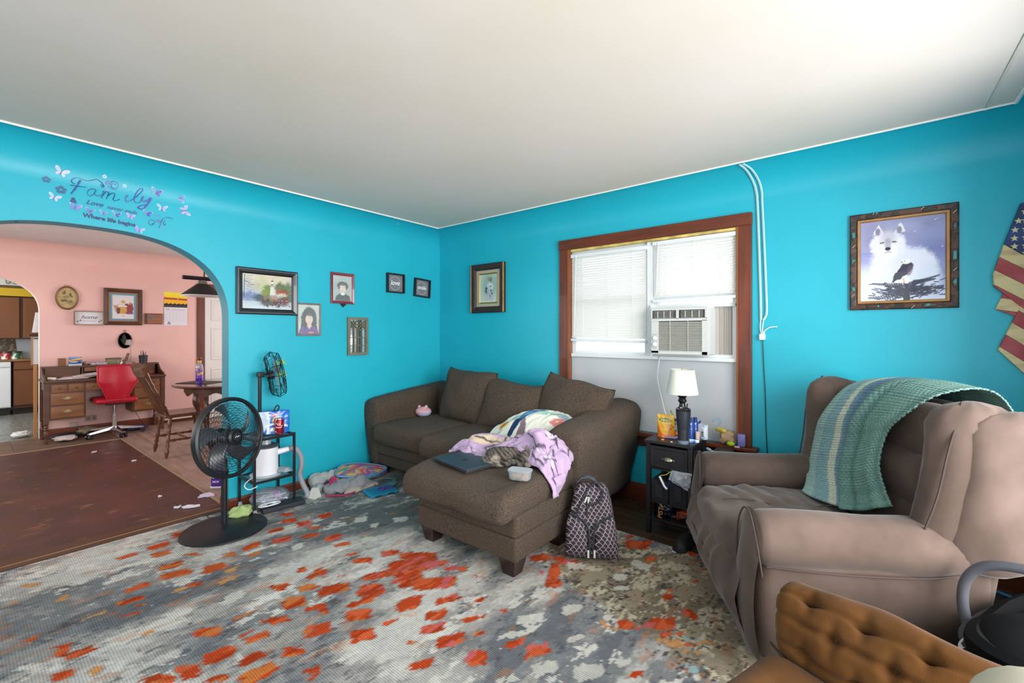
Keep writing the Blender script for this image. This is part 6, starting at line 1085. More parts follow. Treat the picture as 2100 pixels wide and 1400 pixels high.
# desk fan with wire cage
df = T('desk_fan', 'small black wire-cage fan on a post, turned sideways on the shelf stand', 'fan', (.12, -1.985, .565)); DM = Matrix.Translation((0, .115, .455)) @ Matrix.Rotation(R(75), 4, 'Z') @ Matrix.Rotation(R(-10), 4, 'Y')
B().lathe([(0, 0), (.07, 0), (.07, .008), (.015, .014), (0, .015)], n=24).out('base', BM, df); B().cyl((0, 0, .01), (0, 0, .46), .013).out('post', BM, df); B().rbox((0, .005, .46), (.04, .05, .04), .006, 2).out('clamp', BM, df); B().cyl((0, 0, .46), (0, .09, .46), .006).out('bracket', BM, df); 
B().lathe([(0, -.06), (.03, -.06), (.035, -.01), (0, .0)], n=16, ax='x').out('motor', BM, df, tf=DM)
cg = B(); rr_ = .185
for xx, r in ((-.045, rr_*.85), (.0, rr_), (.045, rr_*.9), (-.045, .05), (.05, .05)): cg.tube([V(xx, r*math.cos(a), r*math.sin(a)) for a in np.linspace(0, 2*PI, 48, endpoint=False)], .003, 5, closed=True)
for k in range(14): a = k*2*PI/14; cg.tube([V(-.05, .05*math.cos(a), .05*math.sin(a)), V(-.045, rr_*.85*math.cos(a), rr_*.85*math.sin(a)), V(0, rr_*math.cos(a), rr_*math.sin(a)), V(.045, rr_*.9*math.cos(a), rr_*.9*math.sin(a)), V(.052, .05*math.cos(a), .05*math.sin(a))], .0025, 4)
cg.out('wire_cage', BM, df, tf=DM, smooth=False)
for k in range(3):
    a0 = k*2.09+.4; q = B().grid(lambda u, v: (lambda r, a_: V(.01+.03*(v-.5), r*math.cos(a_), r*math.sin(a_)))(.02+.13*u, a0+(v-.5)*.9), 8, 5).out('fan_blade', flat('b9bdc2', .3, metal=.6), df, tf=DM)
for (z, y) in ((.09, -.02), (-.01, .03)):
    lf = B()
    for k in range(16): a = k*.8; lf.add([V(.03, y, z), V(.03+.02*math.cos(a), y+.012*math.sin(a), z+.004), V(.03+.045*math.cos(a+.15), y+.03*math.sin(a), z+.03*math.sin(a*1.7))], [(0, 1, 2)])
    lf.out('green_tie', flat('9cb83a', .7), df, smooth=False, tf=DM @ Matrix.Translation((.02, 0, .0)))
# chip bag, can
chb = T('chip_bag', 'blue and yellow snack bag rolled down with a black clip on the shelf stand', 'bag', (.17, -1.90, .566), 70)
cn = Cv(.22, .17, .0022, '2a6fd0'); cn.ell(.03, .11, .05, .09, 'd9e6f2', .9, jit=3); cn.line([(.06, 0), (.075, .08), (.05, .17)], .012, 'e4ecf4'); cn.line([(.03, .05), (.1, .075), (.2, .05)], .014, 'e9eef4'); cn.ell(.13, .10, .035, .026, 'd9b13c', jit=2); cn.ell(.15, .05, .032, .024, 'd9b13c', jit=2); cn.ell(.115, .14, .028, .010, 'c0282c', rot=.3); cn.line([(.10, .137), (.13, .145)], .004, 'f2efe8'); cn.ell(.11, .03, .03, .016, 'f0e6d0', .8, jit=2)
cn.sheet('printed_film', chb, lambda x, y: V(x-.11, -.05*(max(0, 1-(2*x/.22-1)**2))**.5*(1-.6*y/.17)-.004+.006*N3(V(x*25, y*25, 0)), y), MV('glossy_pouch', .3, coat=.4)); B().grid(lambda u, v: V((u-.5)*.22, .045*(max(0, 1-(2*u-1)**2))**.5*(1-.6*v)+.004, v*.17), 14, 10).out('bag_back', flat('2a6fd0', .35), chb)
B().tube(smoothpts([(.02, -.02, .165), (.0, -.025, .18), (.02, -.02, .215), (.035, -.02, .2), (.02, -.02, .17)], 5), .005, 6).out('clip', flat('1b1d24', .4), chb)
sc_ = T('soda_can', 'dark red soda can on the front corner of the shelf stand', 'can', (.255, -1.895, .565)); B().lathe([(0, .002), (.024, 0), (.032, .008), (.033, .015), (.033, .105), (.028, .118), (.026, .122), (.024, .119), (0, .118)], n=28).out('can_body', M('red_can', '8e1826', .25, metal=.4, col2='e6dfe0', vs=38, thr=(.62, .66), st=(1, 1, 1)), sc_); B().lathe([(.0285, .117), (.0275, .123), (.0245, .120), (0, .119)], n=24).out('lid', flat('b9bcc2', .25, metal=.9), sc_)
text('Dr', .022, 'lettering', flat('f0ecec', .4), sc_, Matrix.Rotation(R(62), 4, 'Z') @ TX(0, .08, -.034)); text('Pepper', .015, 'lettering', flat('f0ecec', .4), sc_, Matrix.Rotation(R(62), 4, 'Z') @ TX(0, .058, -.0342))
# white canister with hose
wc = T('white_canister', 'white plastic canister with a grey corrugated hose on the middle tier', 'canister', (.15, -1.95, .25)); B().lathe([(0, .0), (.085, 0), (.086, .01), (.084, .215), (.0, .216)], n=36).out('tub', flat('e6e5ea', .35), wc); B().lathe([(.088, .21), (.09, .222), (.07, .232), (.03, .235), (0, .235)], n=36).out('lid', flat('4a4f58', .4), wc)
B().cyl((0, 0, .235), (0, 0, .275), .035, n=20).out('neck', flat('cdd0d6', .3, metal=.4), wc); B().cyl((.03, .07, .16), (.055, .15, .172), .024, .02, n=16).out('spout', flat('e6e5ea', .35), wc); B().lathe([(0, -.008), (.11, -.008), (.115, .004), (.10, .006), (0, .006)], n=32).out('drip_tray', flat('c3c8cf', .4), wc)
hp = smoothpts([(.055, .15, .172), (.06, .20, .165), (.065, .24, .10), (.07, .245, .02), (.06, .235, -.05), (.08, .25, -.13), (.125, .265, -.20), (.13, .25, -.232)], 14); B().tube(hp, [.0195+.0025*(i % 2) for i in range(len(hp))], 12).out('corrugated_hose', flat('8f959b', .5), wc, ang=80)
bagblob('plastic_bag', 'crumpled clear plastic bag beside the white canister', 'bag', (.24, -1.845, .25), (.06, .045, .02), M('grey_film', 'c3cbd4', .3, trans=.4, alpha=.8), seed=11, crumple=.5)
tag(B().tube(smoothpts([(.22, -2.05, .27), (.26, -2.12, .26), (.30, -2.16, .24), (.33, -2.14, .215), (.32, -2.08, .22)], 6), .0035, 6).out('white_cable', flat('e3e6ea', .4)), 'white cable looping off the middle tier of the shelf stand', 'cable')
cl_ = T('cable_bag', 'clear plastic bag of white cables and purple trinkets under the shelf stand', 'bag', (.17, -1.93, .012)); b_ = B().sph((0, 0, .06), (.12, .13, .062), 28, fn=lambda p: p*(1+.25*noise.noise(p*20)+.12*noise.noise(p*50))); b_.out('bag_film', M('bag_film', 'c9d3de', .15, trans=.6, alpha=.55), cl_)
b_ = B()
for i in range(9): b_.tube(smoothpts([V(rs.uniform(-.09, .09), rs.uniform(-.1, .1), rs.uniform(.02, .09)) for _ in range(5)], 5), .0035, 5)
b_.out('coiled_cables', flat('e1e4ea', .5), cl_); B().rbox((.03, .03, .07), (.06, .05, .03), .01, 3, fn=pillowfn(.01, .01, 20)).out('purple_trinkets', M('trinkets', '9a5ac0', .4, col2='e0a0c0', vs=30), cl_)
tag(B().rbox((.32, -1.9, .03), (.12, .30, .034), .004, 2, rot=Matrix.Rotation(-.15, 3, 'Z')).out('black_box', flat('232730', .6)), 'flat black box on the rug under the shelf stand', 'box')
dl = T('charger_coil', 'white coiled charger lying on the flat black box', 'charger', (.31, -2.0, .05)); b_ = B()
for i in range(5): b_.tube([V(.03*math.cos(a)+.012*i-.02, .055*math.sin(a)+.02*math.sin(i*2), .006+.003*i) for a in np.linspace(0, 2*PI, 24)], .0035, 5)
b_.out('coil', flat('e6e9ee', .4), dl)
bagblob('green_cloth', 'pale green crumpled cloth at the front foot of the shelf stand', 'cloth', (.27, -2.17, .012), (.07, .075, .035), M('green_cloth', 'a3b878', .9, var=.15, vs=20, bump=.3, bs=100), seed=5, crumple=.35)
tag(B().loft([[V(x, y, z) for x, y in ((.28, -1.70), (.36, -1.67), (.34, -1.60), (.30, -1.62))] for z in (.013, .015)]+[[V(x, y, z) for x, y in ((.27, -1.64), (.31, -1.62), (.29, -1.60), (.275, -1.62))] for z in (.08,)]).out('torn_envelope', flat('cfcfc6', .7)), 'torn white paper propped by the hose end', 'paper')
# ---------------- heap by the wall: school bag, clothes, tablet ----------------
def heap(name, lab, cat_, els, mat, disp=.012, sc=14, colf=None, z0=.012, res=.016):
    vs, fs = metab(els, res, .4); b_ = B().add(vs, fs)
    for v in b_.v: v += noise.noise_vector(v*sc)*disp+noise.noise_vector(v*sc*2.6)*disp*.45+V(0, 0, .55*disp*(1-2*abs(math.sin(v.x*38+v.y*27+5*N3(v, 7))))); v.z = max(v.z, z0)
    o = b_.out(name, mat, None, ang=75, col=colf(b_.v) if colf else None); return tag(o, lab, cat_)
def bpcol(vs):
    o = []
    for v in vs:
        n = N3(v, 22); c_ = 'b04a6a' if n > .12 else ('3f8a80' if n > -.08 else ('c9a04a' if n > -.25 else '7a4a9a'))
        if v.z < .075: c_ = '5a6478' if v.z < .04 else '5f5a90'
        o.append(lin(c_))
    return np.array(o)
heap('school_bag', 'childrens backpack with a colourful printed lid leaning on the left wall', 'bag', [((.16, -1.28, .085), .15, (.9, 1.15, .62), None), ((.2, -1.10, .07), .15, (.9, 1.2, .6), None), ((.26, -.98, .05), .12, (.9, 1, .5), None), ((.10, -1.42, .07), .11, (.8, .9, .7), None)], MV('printed_nylon', .5, bump=.2, bs=40), .012, 9, bpcol)
lp_ = smoothpts([(.24, -1.40, .11), (.15, -1.33, .155), (.15, -1.2, .155), (.24, -1.05, .13), (.31, -.95, .09), (.34, -1.05, .07), (.33, -1.2, .075)], 8, True)
B().tube(lp_, .008, 6, closed=True).out('bag_piping', flat('5f8fc0', .5), bpy.data.objects['school_bag'])
lc_ = sum(lp_, V(0, 0, 0))/len(lp_); lb_ = B(); rings_ = [[lc_+(p_-lc_)*k+V(0, 0, .035*(1-k*k))+noise.noise_vector(p_*20*k)*.004 for p_ in lp_] for k in (1, .85, .65, .45, .25, .02)]; lb_.loft(rings_, cap=False); lb_.out('printed_lid', MV('printed_nylon'), bpy.data.objects['school_bag'], col=bpcol([v+V(0, 0, .05) for v in lb_.v]))
B().rbox((.30, -1.15, .075), (.10, .22, .03), .012, 5, fn=pillowfn(.01, .008, 12), rot=Matrix.Rotation(.55, 3, 'Y')).out('bag_pocket', M('sparkle_print', '7a5aa8', .4, col2='3fa0a0', vs=30, thr=(.4, .6)), bpy.data.objects['school_bag'])
GFL = lambda c_: M('fleece_'+c_, c_, .95, var=.12, vs=12, bump=.4, bs=120, sheen=.3)
heap('grey_hoodie', 'crumpled light grey hoodie with a pink edge on the rug in front of the backpack', 'clothing', [((.34, -1.42, .05), .14, (1, 1.1, .5), None), ((.38, -1.30, .06), .13, (.9, 1.2, .55), None), ((.30, -1.50, .04), .11, (1, .9, .5), None), ((.42, -1.22, .03), .10, (.8, 1, .4), None)], GFL('8f9094'), .022, 12)
heap('white_fleece', 'whitish grey fleece jacket slumped against the wall left of the backpack', 'clothing', [((.09, -1.50, .07), .13, (.7, 1, .7), None), ((.14, -1.40, .10), .12, (.7, 1, .6), None), ((.18, -1.55, .04), .10, (.8, 1, .5), None)], GFL('a3a7a6'), .020, 13)
heap('cream_scarf', 'cream coloured cloth under the grey hoodie', 'cloth', [((.44, -1.36, .02), .10, (.8, 1.6, .35), None), ((.44, -1.20, .02), .09, (.8, 1.3, .35), None)], GFL('b9b0a2'), .012, 16)
heap('pink_shirt', 'magenta shirt tucked between the fleece and the backpack', 'clothing', [((.24, -1.43, .08), .07, (.8, 1, .8), None), ((.26, -1.48, .05), .06, (1, 1, .6), None)], GFL('b0285a'), .012, 18)
tag(B().tube(smoothpts([(.37, -1.58, .02), (.45, -1.52, .022), (.49, -1.44, .02), (.47, -1.36, .022)], 6), .012, 7, flatz=.6).out('pink_strap', flat('b0285a', .6)), 'magenta strap along the front edge of the grey hoodie', 'strap')
tag(B().tube(smoothpts([(.30, -1.62, .018), (.24, -1.60, .02), (.18, -1.62, .018), (.15, -1.68, .018)], 6), .009, 6, flatz=.4).out('teal_strap', flat('5a9a98', .6)), 'teal webbing strap between the hose and the clothes heap', 'strap')
tag(B().tube(smoothpts([(.36, -1.02, .02), (.45, -.97, .02), (.50, -1.0, .02), (.58, -1.05, .02)], 6), .016, 6, flatz=.3).out('grey_green_strap', flat('5f7f80', .7)), 'grey green strap on the rug behind the tablet', 'strap')
tag(B().rbox((.56, -1.08, .02), (.08, .12, .014), .005, 2, rot=Matrix.Rotation(.5, 3, 'Z')).out('dull_teal_case', flat('5c8a8e', .6)), 'dull teal flat pouch just behind the blue tablet', 'pouch')
tb_ = T('tablet', 'childs tablet in a bright blue bumper case with a purple grip, on the rug', 'tablet', (.645, -1.245, .013), -12); MW[tb_.name] = Matrix.Translation((.645, -1.245, .013))
B().rbox((0, 0, .012), (.20, .24, .024), .010, 4).out('case', M('blue_rubber', '1f86ae', .5, var=.04), tb_); ringb = B(); B().rbox((0, .0, .0245), (.15, .19, .003), .001, 2).out('case_panel', flat('1a7ca6', .5), tb_); B().rbox((-.01, .05, .027), (.07, .11, .004), .0015, 2).out('grip_base', flat('5f4a98', .5), tb_)
B().tube([V(.0+.026*math.cos(a), .01+.026*math.sin(a), .031) for a in np.linspace(0, 2*PI, 24)], .006, 6, closed=True).out('grip_ring', flat('4b3a80', .5), tb_)
for y in (-.06, .05): B().box((.098, y, .012), (.006, .05, .010)).out('case_cutout', flat('0f2a38', .6), tb_, smooth=False)
# scraps at the threshold
rs2 = random.Random(4)
for i, (x, y, sx_, sy_) in enumerate(((-.45, -2.17, .16, .05), (-.27, -2.34, .13, .035), (-.33, -2.40, .05, .02), (-.72, -2.42, .03, .015), (-2.2, -2.3, .05, .02), (-3.0, -2.5, .04, .03))):
    n = 12; pts = [(x+sx_*.5*math.cos(k*2*PI/n)*rs2.uniform(.5, 1.2)*1.0+.3*0, y+sy_*math.sin(k*2*PI/n)*rs2.uniform(.5, 1.4)) for k in range(n)]; a_ = .9
    pts = [(x+(p-x)*math.cos(a_)-(q-y)*math.sin(a_), y+(p-x)*math.sin(a_)+(q-y)*math.cos(a_)) for p, q in pts]
    tag(B().prism(pts, lambda p, q: V(p, q, .003), lambda p, q: V(p, q, .006+.01*rs2.random())).out('paper_scrap', flat('d9d4dc' if i else 'cfc8de', .8), smooth=False), ['largest torn white vinyl scrap at the jamb foot', 'long torn white scrap just inside the threshold', 'short white scrap beside the long one', 'tiny white scrap on the red vinyl', 'white fleck along the vinyl edge strip', 'white fleck on the red vinyl near the desk'][i], 'scrap', 'torn scraps on the red floor')
pwb = T('purple_canister', 'purple carton lettered POWER MOP standing behind the arch jamb', 'carton', (-.60, -2.04, 0), 40); B().rbox((0, 0, .085), (.10, .06, .17), .02, 4).out('carton', flat('4b2a92', .4), pwb); B().rbox((0, 0, .012), (.104, .064, .024), .01, 3).out('white_base', flat('d9dbe2', .4), pwb)
for s_, z in (('POWER', .10), ('MOP', .06)): text(s_, .026, 'lettering', flat('e6e2f0', .5), pwb, TX(0, z, -.0305), bold=.0005)
# ---------------- dining room: desk ----------------
dk = T('writing_desk', 'brown wooden writing desk with gallery top and brass-handled drawers by the pink wall', 'desk', (-4.15, -2.22, 0)); MW[dk.name] = Matrix.Translation((-4.15, -2.22, 0))
DK = M('desk_wood', '5f3a24', .45, col2='4a2c1b', vs=3, st=(3, .8, 6)); DKL = M('desk_drawer_wood', '8a5a30', .42, col2='734826', vs=3, st=(3, 1, 6), thr=(.35, .65)); BR = M('aged_brass', '9a8f68', .35, metal=.7)
def dp(b_, nm, m=DK, par=None, **k): return b_.out(nm, m, par or dk, world=True, **k)
dp(B().rbox((-4.15, -2.22, .755), (.50, 1.20, .03), .008, 4), 'desk_top')
for y0, y1 in ((-2.77, -2.44), (-1.98, -1.67)):
    dp(B().box((-4.15, (y0+y1)/2, .51), (.42, y1-y0, .46)), 'pedestal', smooth=False)
    for z0, z1 in ((.46, .61), (.30, .45)):
        d_ = dp(B().rbox((-3.938, (y0+y1)/2, (z0+z1)/2), (.012, y1-y0-.035, z1-z0-.008), .003, 3), 'drawer', DKL); c_ = ((y0+y1)/2, (z0+z1)/2+.01)
        hb = B(); hb.prism([(c_[0]+a*.055, c_[1]+b_*.02) for a, b_ in ((-1, .4), (-.6, -.1), (-.3, .5), (0, 1), (.3, .5), (.6, -.1), (1, .4), (.6, -.6), (.25, -.4), (0, -1.1), (-.25, -.4), (-.6, -.6))], lambda y, z: V(-3.931, y, z), lambda y, z: V(-3.928, y, z)); hd = dp(hb, 'handle_plate', BR, d_, smooth=False)
        hd.name = 'handle_plate'; dp(B().tube(smoothpts([(-3.93, c_[0]-.035, c_[1]), (-3.912, c_[0]-.02, c_[1]-.016), (-3.912, c_[0]+.02, c_[1]-.016), (-3.93, c_[0]+.035, c_[1])], 5), .003, 5), 'drawer_handle', BR, d_)
dp(B().box((-4.15, -2.22, .69), (.40, 1.16, .10)), 'apron', smooth=False)
for y0, y1 in ((-2.745, -2.61), (-2.595, -2.46), (-2.44, -2.30), (-2.28, -2.14), (-2.12, -1.99), (-1.96, -1.83), (-1.815, -1.69)):
    d_ = dp(B().rbox((-3.945, (y0+y1)/2, .667), (.012, y1-y0, .095), .003, 2), 'drawer', DKL); dp(B().sph((-3.932, (y0+y1)/2, .667), (.008, .014, .007), 10), 'drawer_knob', flat('5a4a34', .4, metal=.5), d_)
for x in (-3.955, -4.35):
    for y in (-2.79, -1.65): dp(B().box((x, y, .49), (.045, .045, .50)), 'leg_post', smooth=False); dp(B().lathe([(.015, 0), (.02, .02), (.012, .05), (.024, .10), (.026, .14), (.015, .16), (.022, .175), (.015, .19), (.022, .205), (.015, .22), (.023, .24)], (x, y, 0), 16), 'turned_leg')
dp(B().box((-4.29, -2.22, .915), (.16, 1.16, .018)), 'gallery_shelf', smooth=False); dp(B().box((-4.365, -2.22, .84), (.012, 1.16, .15)), 'gallery_back', smooth=False)
for y in (-2.44, -2.22, -1.98): dp(B().box((-4.29, y, .84), (.15, .012, .14)), 'gallery_divider', smooth=False)
for y in (-2.80, -1.64): dp(B().prism([(-4.37, .77), (-4.37, .925), (-4.24, .925), (-4.12, .84), (-3.93, .79), (-3.93, .77)], lambda x, z: V(x, y-.008, z), lambda x, z: V(x, y+.008, z)), 'gallery_side', smooth=False)
for y0, y1 in ((-2.78, -2.46), (-1.96, -1.68)): dp(B().box((-4.212, (y0+y1)/2, .845), (.01, y1-y0, .12)), 'gallery_door', DK, smooth=False)
d_ = dp(B().box((-4.212, -2.32, .875), (.01, .20, .05)), 'gallery_drawer', DKL, smooth=False)
# papers
PAP = M('paper_pile', 'c9c6cc', .8, var=.15, vs=9)
for i in range(9): tag(B().box((0, 0, 0), (.19+.05*rs2.random(), .24+.06*rs2.random(), .006)).out('paper_stack', PAP if i not in (3, 6) else M('pink_paper', 'c8a49c', .8), smooth=False, tf=Matrix.Translation((-4.09+rs2.uniform(-.03, .03), -2.45+.035*i-.1, .776+.007*i)) @ Matrix.Rotation(rs2.uniform(-.5, .5), 4, 'Z') @ Matrix.Rotation(.04*i*.3, 4, 'X')), ['lowest sheet at the left end of the paper pile on the desk', 'second sheet from the left in the desk paper pile', 'third sheet from the left in the desk paper pile', 'pinkish sheet in the left half of the desk paper pile', 'white sheet in the middle of the desk paper pile', 'white sheet just right of the middle of the desk paper pile', 'pinkish sheet in the right half of the desk paper pile', 'white sheet second from the top of the desk paper pile', 'topmost white sheet of the desk paper pile beside the red chair'][i], 'paper', 'papers piled on the desk')
tag(B().cyl((-4.03, -2.77, .79), (-4.0, -2.70, .785), .018).out('paper_roll', flat('d5cfc8', .8)), 'small white paper roll at the left corner of the desk', 'roll')
tag(B().rbox((-4.29, -2.62, .975), (.05, .07, .10), .003, 2).out('brown_box', M('kraft_box', '7d5434', .7, var=.1)), 'upright brown cardboard box on the desk gallery, leftmost item', 'box')
cn = Cv(.125, .115, .003, '3f6cb0'); cn.ell(.06, .1, .05, .02, '3f7fd0'); cn.poly([(0, .055), (.125, .085), (.125, .1), (0, .075)], 'e0b83a'); cn.line([(.0, .062), (.125, .078)], .008, 'c87a28'); cn.ell(.06, .045, .055, .018, '1e2f55'); cn.ell(.05, .05, .04, .008, 'b9c9d8'); cn.rect(0, 0, .125, .022, 'c4ccd6'); cn.rect(.01, .004, .11, .012, '2a3040', .6)
bt = T('blue_card_pack', 'blue blister card with a toy car propped on the desk gallery', 'toy pack', (-4.25, -2.50, .925), 90); cn.sheet('card', bt, lambda x, y: V(x-.0625, .0+.03*y, y), PRINT); B().box((0, .006, .055), (.12, .006, .105)).out('card_back', flat('b0b4bc', .7), bt, smooth=False)
for i, (y, r, h_, c_, l_) in enumerate(((-2.42, .016, .045, '4a3226', 'tiny brown figurine on the desk gallery'), (-2.375, .014, .02, '3a2a22', 'small dark pot on the desk gallery'), (-2.40, .006, .06, '8a5a48', 'slim bottle neck behind the brown figurine'))): tag(B().lathe([(0, 0), (r, 0), (r*1.1, h_*.4), (r*.5, h_*.8), (r*.6, h_), (0, h_)], (-4.28, y, .925), 12).out('trinket', flat(c_, .5)), l_, 'trinket')
tag(B().rbox((-4.25, -2.27, .94), (.05, .16, .03), .004, 2).out('pencil_tin', M('tin_print', 'c6c4d2', .4, col2='6a5a80', vs=40)), 'long pale tin on the desk gallery behind the red chair', 'tin')
gb2 = T('green_box', 'olive green lidded box on the desk gallery', 'box', (-4.28, -2.12, .925)); B().rbox((0, 0, .035), (.08, .15, .07), .003, 2).out('box_body', flat('7b7a5c', .7), gb2); B().rbox((0, 0, .075), (.086, .156, .02), .003, 2).out('lid', flat('5c5a42', .7), gb2)
tag(B().lathe([(0, 0), (.022, .004), (.024, .012), (0, .016)], (0, 0, 0), 16, ax='z').out('round_button', M('badge_print', 'e6e4e0', .4, col2='3a3436', vs=50, thr=(.5, .6)), tf=Matrix.Translation((-4.20, -2.06, .95)) @ Matrix.Rotation(PI/2, 4, 'Y')), 'round black and white badge leaning on the green box', 'badge')
tag(B().tube([V(-4.26, -2.03, .93), V(-4.26, -1.99, .98), V(-4.26, -1.965, 1.07)], [.018, .017, .014], 8).out('rolled_tube', M('brown_tube', '6e5240', .6, var=.3, vs=30)), 'rolled brown tube leaning up behind the red chair', 'tube')
dl_ = T('desk_lamp', 'slim desk lamp with small grey head on the gallery', 'lamp', (-4.26, -1.94, .925)); B().lathe([(0, 0), (.07, 0), (.07, .008), (0, .016)], n=24).out('base', flat('b8b4b4', .3), dl_); B().tube([V(0, 0, .01), V(0, 0, .24), V(.0, -.02, .27)], .004, 6).out('stem', flat('a8a2a0', .3, metal=.5), dl_); B().lathe([(.025, .02), (.032, .0), (.045, -.055), (.04, -.055), (0, -.03)], (0, -.02, .315), 20).out('lamp_head', flat('a59c98', .5), dl_)
pc = T('pencil_cup', 'black mesh cup with pens on the desk gallery', 'cup', (-4.27, -1.80, .925)); B().lathe([(0, 0), (.045, 0), (.052, .11), (.048, .11), (.042, .004), (0, .004)], n=20).out('cup', M('mesh_black', '16181f', .5, col2='2f4058', vs=40, thr=(.5, .7)), pc)
for i in range(4): B().cyl((.01*math.cos(i*2), .01*math.sin(i*2), .02), (.03*math.cos(i*2), .035*math.sin(i*2), .15+.01*i), .004).out('pen', flat(('22304a', '1a1a1e', '34406a', '402a3a')[i], .4), pc)
tag(B().lathe([(0, 0), (.04, .004), (.035, .05), (0, .06)], (-4.2, -1.72, .77), 14).out('tan_hat', M('tan_cloth', '7d5138', .8, var=.2)), 'brown cap lying on the right end of the desk', 'cap')
for x, y, s_, c_, l_ in ((-4.2, -2.6, .12, '1c1c20', 'black bag dumped under the desk'), (-4.25, -2.40, .07, '8f8268', 'crumpled tan bag under the desk'), (-4.0, -2.62, .09, 'c8bcb8', 'white papers fanned on the floor under the desk'), (-4.15, -1.9, .10, '2c3a6a', 'blue and white papers on the floor right of the red chair base')): bagblob('floor_clutter', l_, 'clutter', (x, y, 0), (s_, s_*1.2, .03 if s_ != .07 else .05), flat(c_, .7), seed=int(s_*100), crumple=.5, n=16)
ol = T('wall_outlet', 'beige double outlet plate low on the pink wall under the desk', 'outlet', (-4.4, -2.33, .20), 90); B().rbox((0, -.006, 0), (.12, .012, .075), .004, 2).out('plate', flat('b7a498', .5), ol)
for x in (-.03, .03): B().rbox((x, -.013, 0), (.035, .004, .05), .002, 1).out('socket', flat('8d7d74', .5), ol)
tag(B().rbox((-4.385, -2.50, .14), (.03, .075, .06), .004, 2).out('junction_box', flat('b9a79c', .5)), 'small beige junction box on the wall left of the outlet', 'outlet')
tag(B().tube(smoothpts([(-4.38, -1.90, .29), (-4.37, -1.85, .18), (-4.3, -1.80, .06), (-4.2, -1.76, .01)], 5), .003, 5).out('dangling_cord', flat('2a2224', .5)), 'thin dark cord dangling behind the right desk pedestal', 'cord')
# red office chair
oc = T('office_chair', 'red vinyl swivel chair with chrome star base pushed into the desk', 'chair', (-3.98, -2.16, 0)); RV = M('red_vinyl', 'b0142c', .38, bump=.08, bs=40, var=.06); CRM = M('chrome', 'c3c6c9', .18, metal=1)
def ocf(u, v):
    z = .94-.45*v; w = (.195+.008*v) if v < .5 else .199-.035*min(1, (v-.5)/.10)-.062*max(0, v-.60)/.4
    x = (2*u-1); return V(.24-.05*abs(x)**2+.03*math.sin(PI*v), x*w, z-.015*x*x*(v < .3))
bk = B().grid(ocf, 24, 26).out('backrest', RV, oc); m_ = bk.modifiers.new('s', 'SOLIDIFY'); m_.thickness = .035
ed = [ocf(0, t_) for t_ in np.linspace(0, 1, 20)]+[ocf(t_, 1) for t_ in np.linspace(0, 1, 10)]+[ocf(1, t_) for t_ in np.linspace(1, 0, 20)]+[ocf(t_, 0) for t_ in np.linspace(1, 0, 10)]
B().tube([p_+V(.004, 0, 0) for p_ in ed], .007, 6, closed=True).out('edge_welt', flat('c42a3e', .4), oc); B().rbox((-.02, 0, .47), (.44, .42, .06), .03, 6, fn=pillowfn(.015, .004)).out('seat', RV, oc)
B().box((0, 0, .425), (.2, .18, .03)).out('mechanism', flat('1a1a1e', .5), oc, smooth=False); B().cyl((0, 0, .26), (0, 0, .42), .016).out('gas_lift', CRM, oc); B().cyl((0, 0, .06), (0, 0, .27), .027, n=18).out('column', CRM, oc)
for k in range(5):
    a = R(8)+k*2*PI/5; d = V(math.cos(a), math.sin(a), 0); pr_ = V(-d.y, d.x, 0); B().loft([[d*r+pr_*w+V(0, 0, z) for w, z in ((-wd, z0), (wd, z0), (wd*.7, z0+th), (-wd*.7, z0+th))] for r, wd, z0, th in ((.02, .032, .085, .035), (.30, .020, .062, .018))]).out('base_arm', CRM, oc, smooth=False)
    ca_ = B(); ca_.cyl(d*.29+pr_*.012+V(0, 0, .028), d*.29+pr_*.034+V(0, 0, .028), .028, n=16); ca_.cyl(d*.29-pr_*.034+V(0, 0, .028), d*.29-pr_*.012+V(0, 0, .028), .028, n=16); ca_.cyl(d*.29+V(0, 0, .03), d*.29+V(0, 0, .065), .012); ca_.out('caster', flat('17171a', .4), oc)
# wooden dining chair
wcx = T('wooden_chair', 'dark wooden spindle-back chair pulled up to the round table', 'chair', (-2.28, -1.86, 0)); CW = M('chair_wood', '4a2a16', .35, col2='6b4122', vs=5, st=(1, 1, .5), coat=.3)
def turned(p0, p1, r, nm, par, m=None, prof=(.6, .8, 1.1, 1.25, .7, 1.15, .7, 1.0, 1.1, .8, .6, 1.1, .75, .9, 1.2, 1.2, .8, .9)):
    p0, p1 = Vector(p0), Vector(p1); n = len(prof); return B().tube([p0.lerp(p1, i/(n-1)) for i in range(n)], [r*k for k in prof], 10).out(nm, m or CW, par)
for x in (-.2, .2):
    turned((x*1.12, -.2, 0), (x*.85, -.15, .43), .019, 'leg', wcx); turned((x*1.1, .22, 0), (x*.85, .16, .43), .019, 'leg', wcx); turned((x*.95, -.18, .18), (x*.95, .19, .18), .013, 'stretcher', wcx)
    turned((x*.95, -.17, .45), (x*1.15, -.40, .99), .018, 'back_post', wcx)
turned((-.19, 0, .18), (.19, 0, .18), .013, 'stretcher', wcx)
B().rbox((0, 0, .445), (.44, .42, .035), .016, 6, fn=lambda v, h: v+V(0, 0, -.006*(1-(v.x/h[0])**2)*(v.z > 0))).out('seat', CW, wcx)
for k in range(5): x = -.12+.06*k; turned((x, -.19, .46), (x*1.25, -.385, .92), .008, 'spindle', wcx, prof=(1, 1, 1.5, 1.7, 1, .9, 1, 1.1, .9, .8))
B().prism([(-.25, .90), (-.27, 1.0), (-.22, 1.03), (-.12, 1.0), (0, 1.03), (.12, 1.0), (.22, 1.03), (.27, 1.0), (.25, .90), (.1, .88), (-.1, .88)], lambda x, z: V(x, -.36-.1*(z-.9), z), lambda x, z: V(x, -.385-.1*(z-.9), z)).out('crest_rail', CW, wcx, smooth=False)
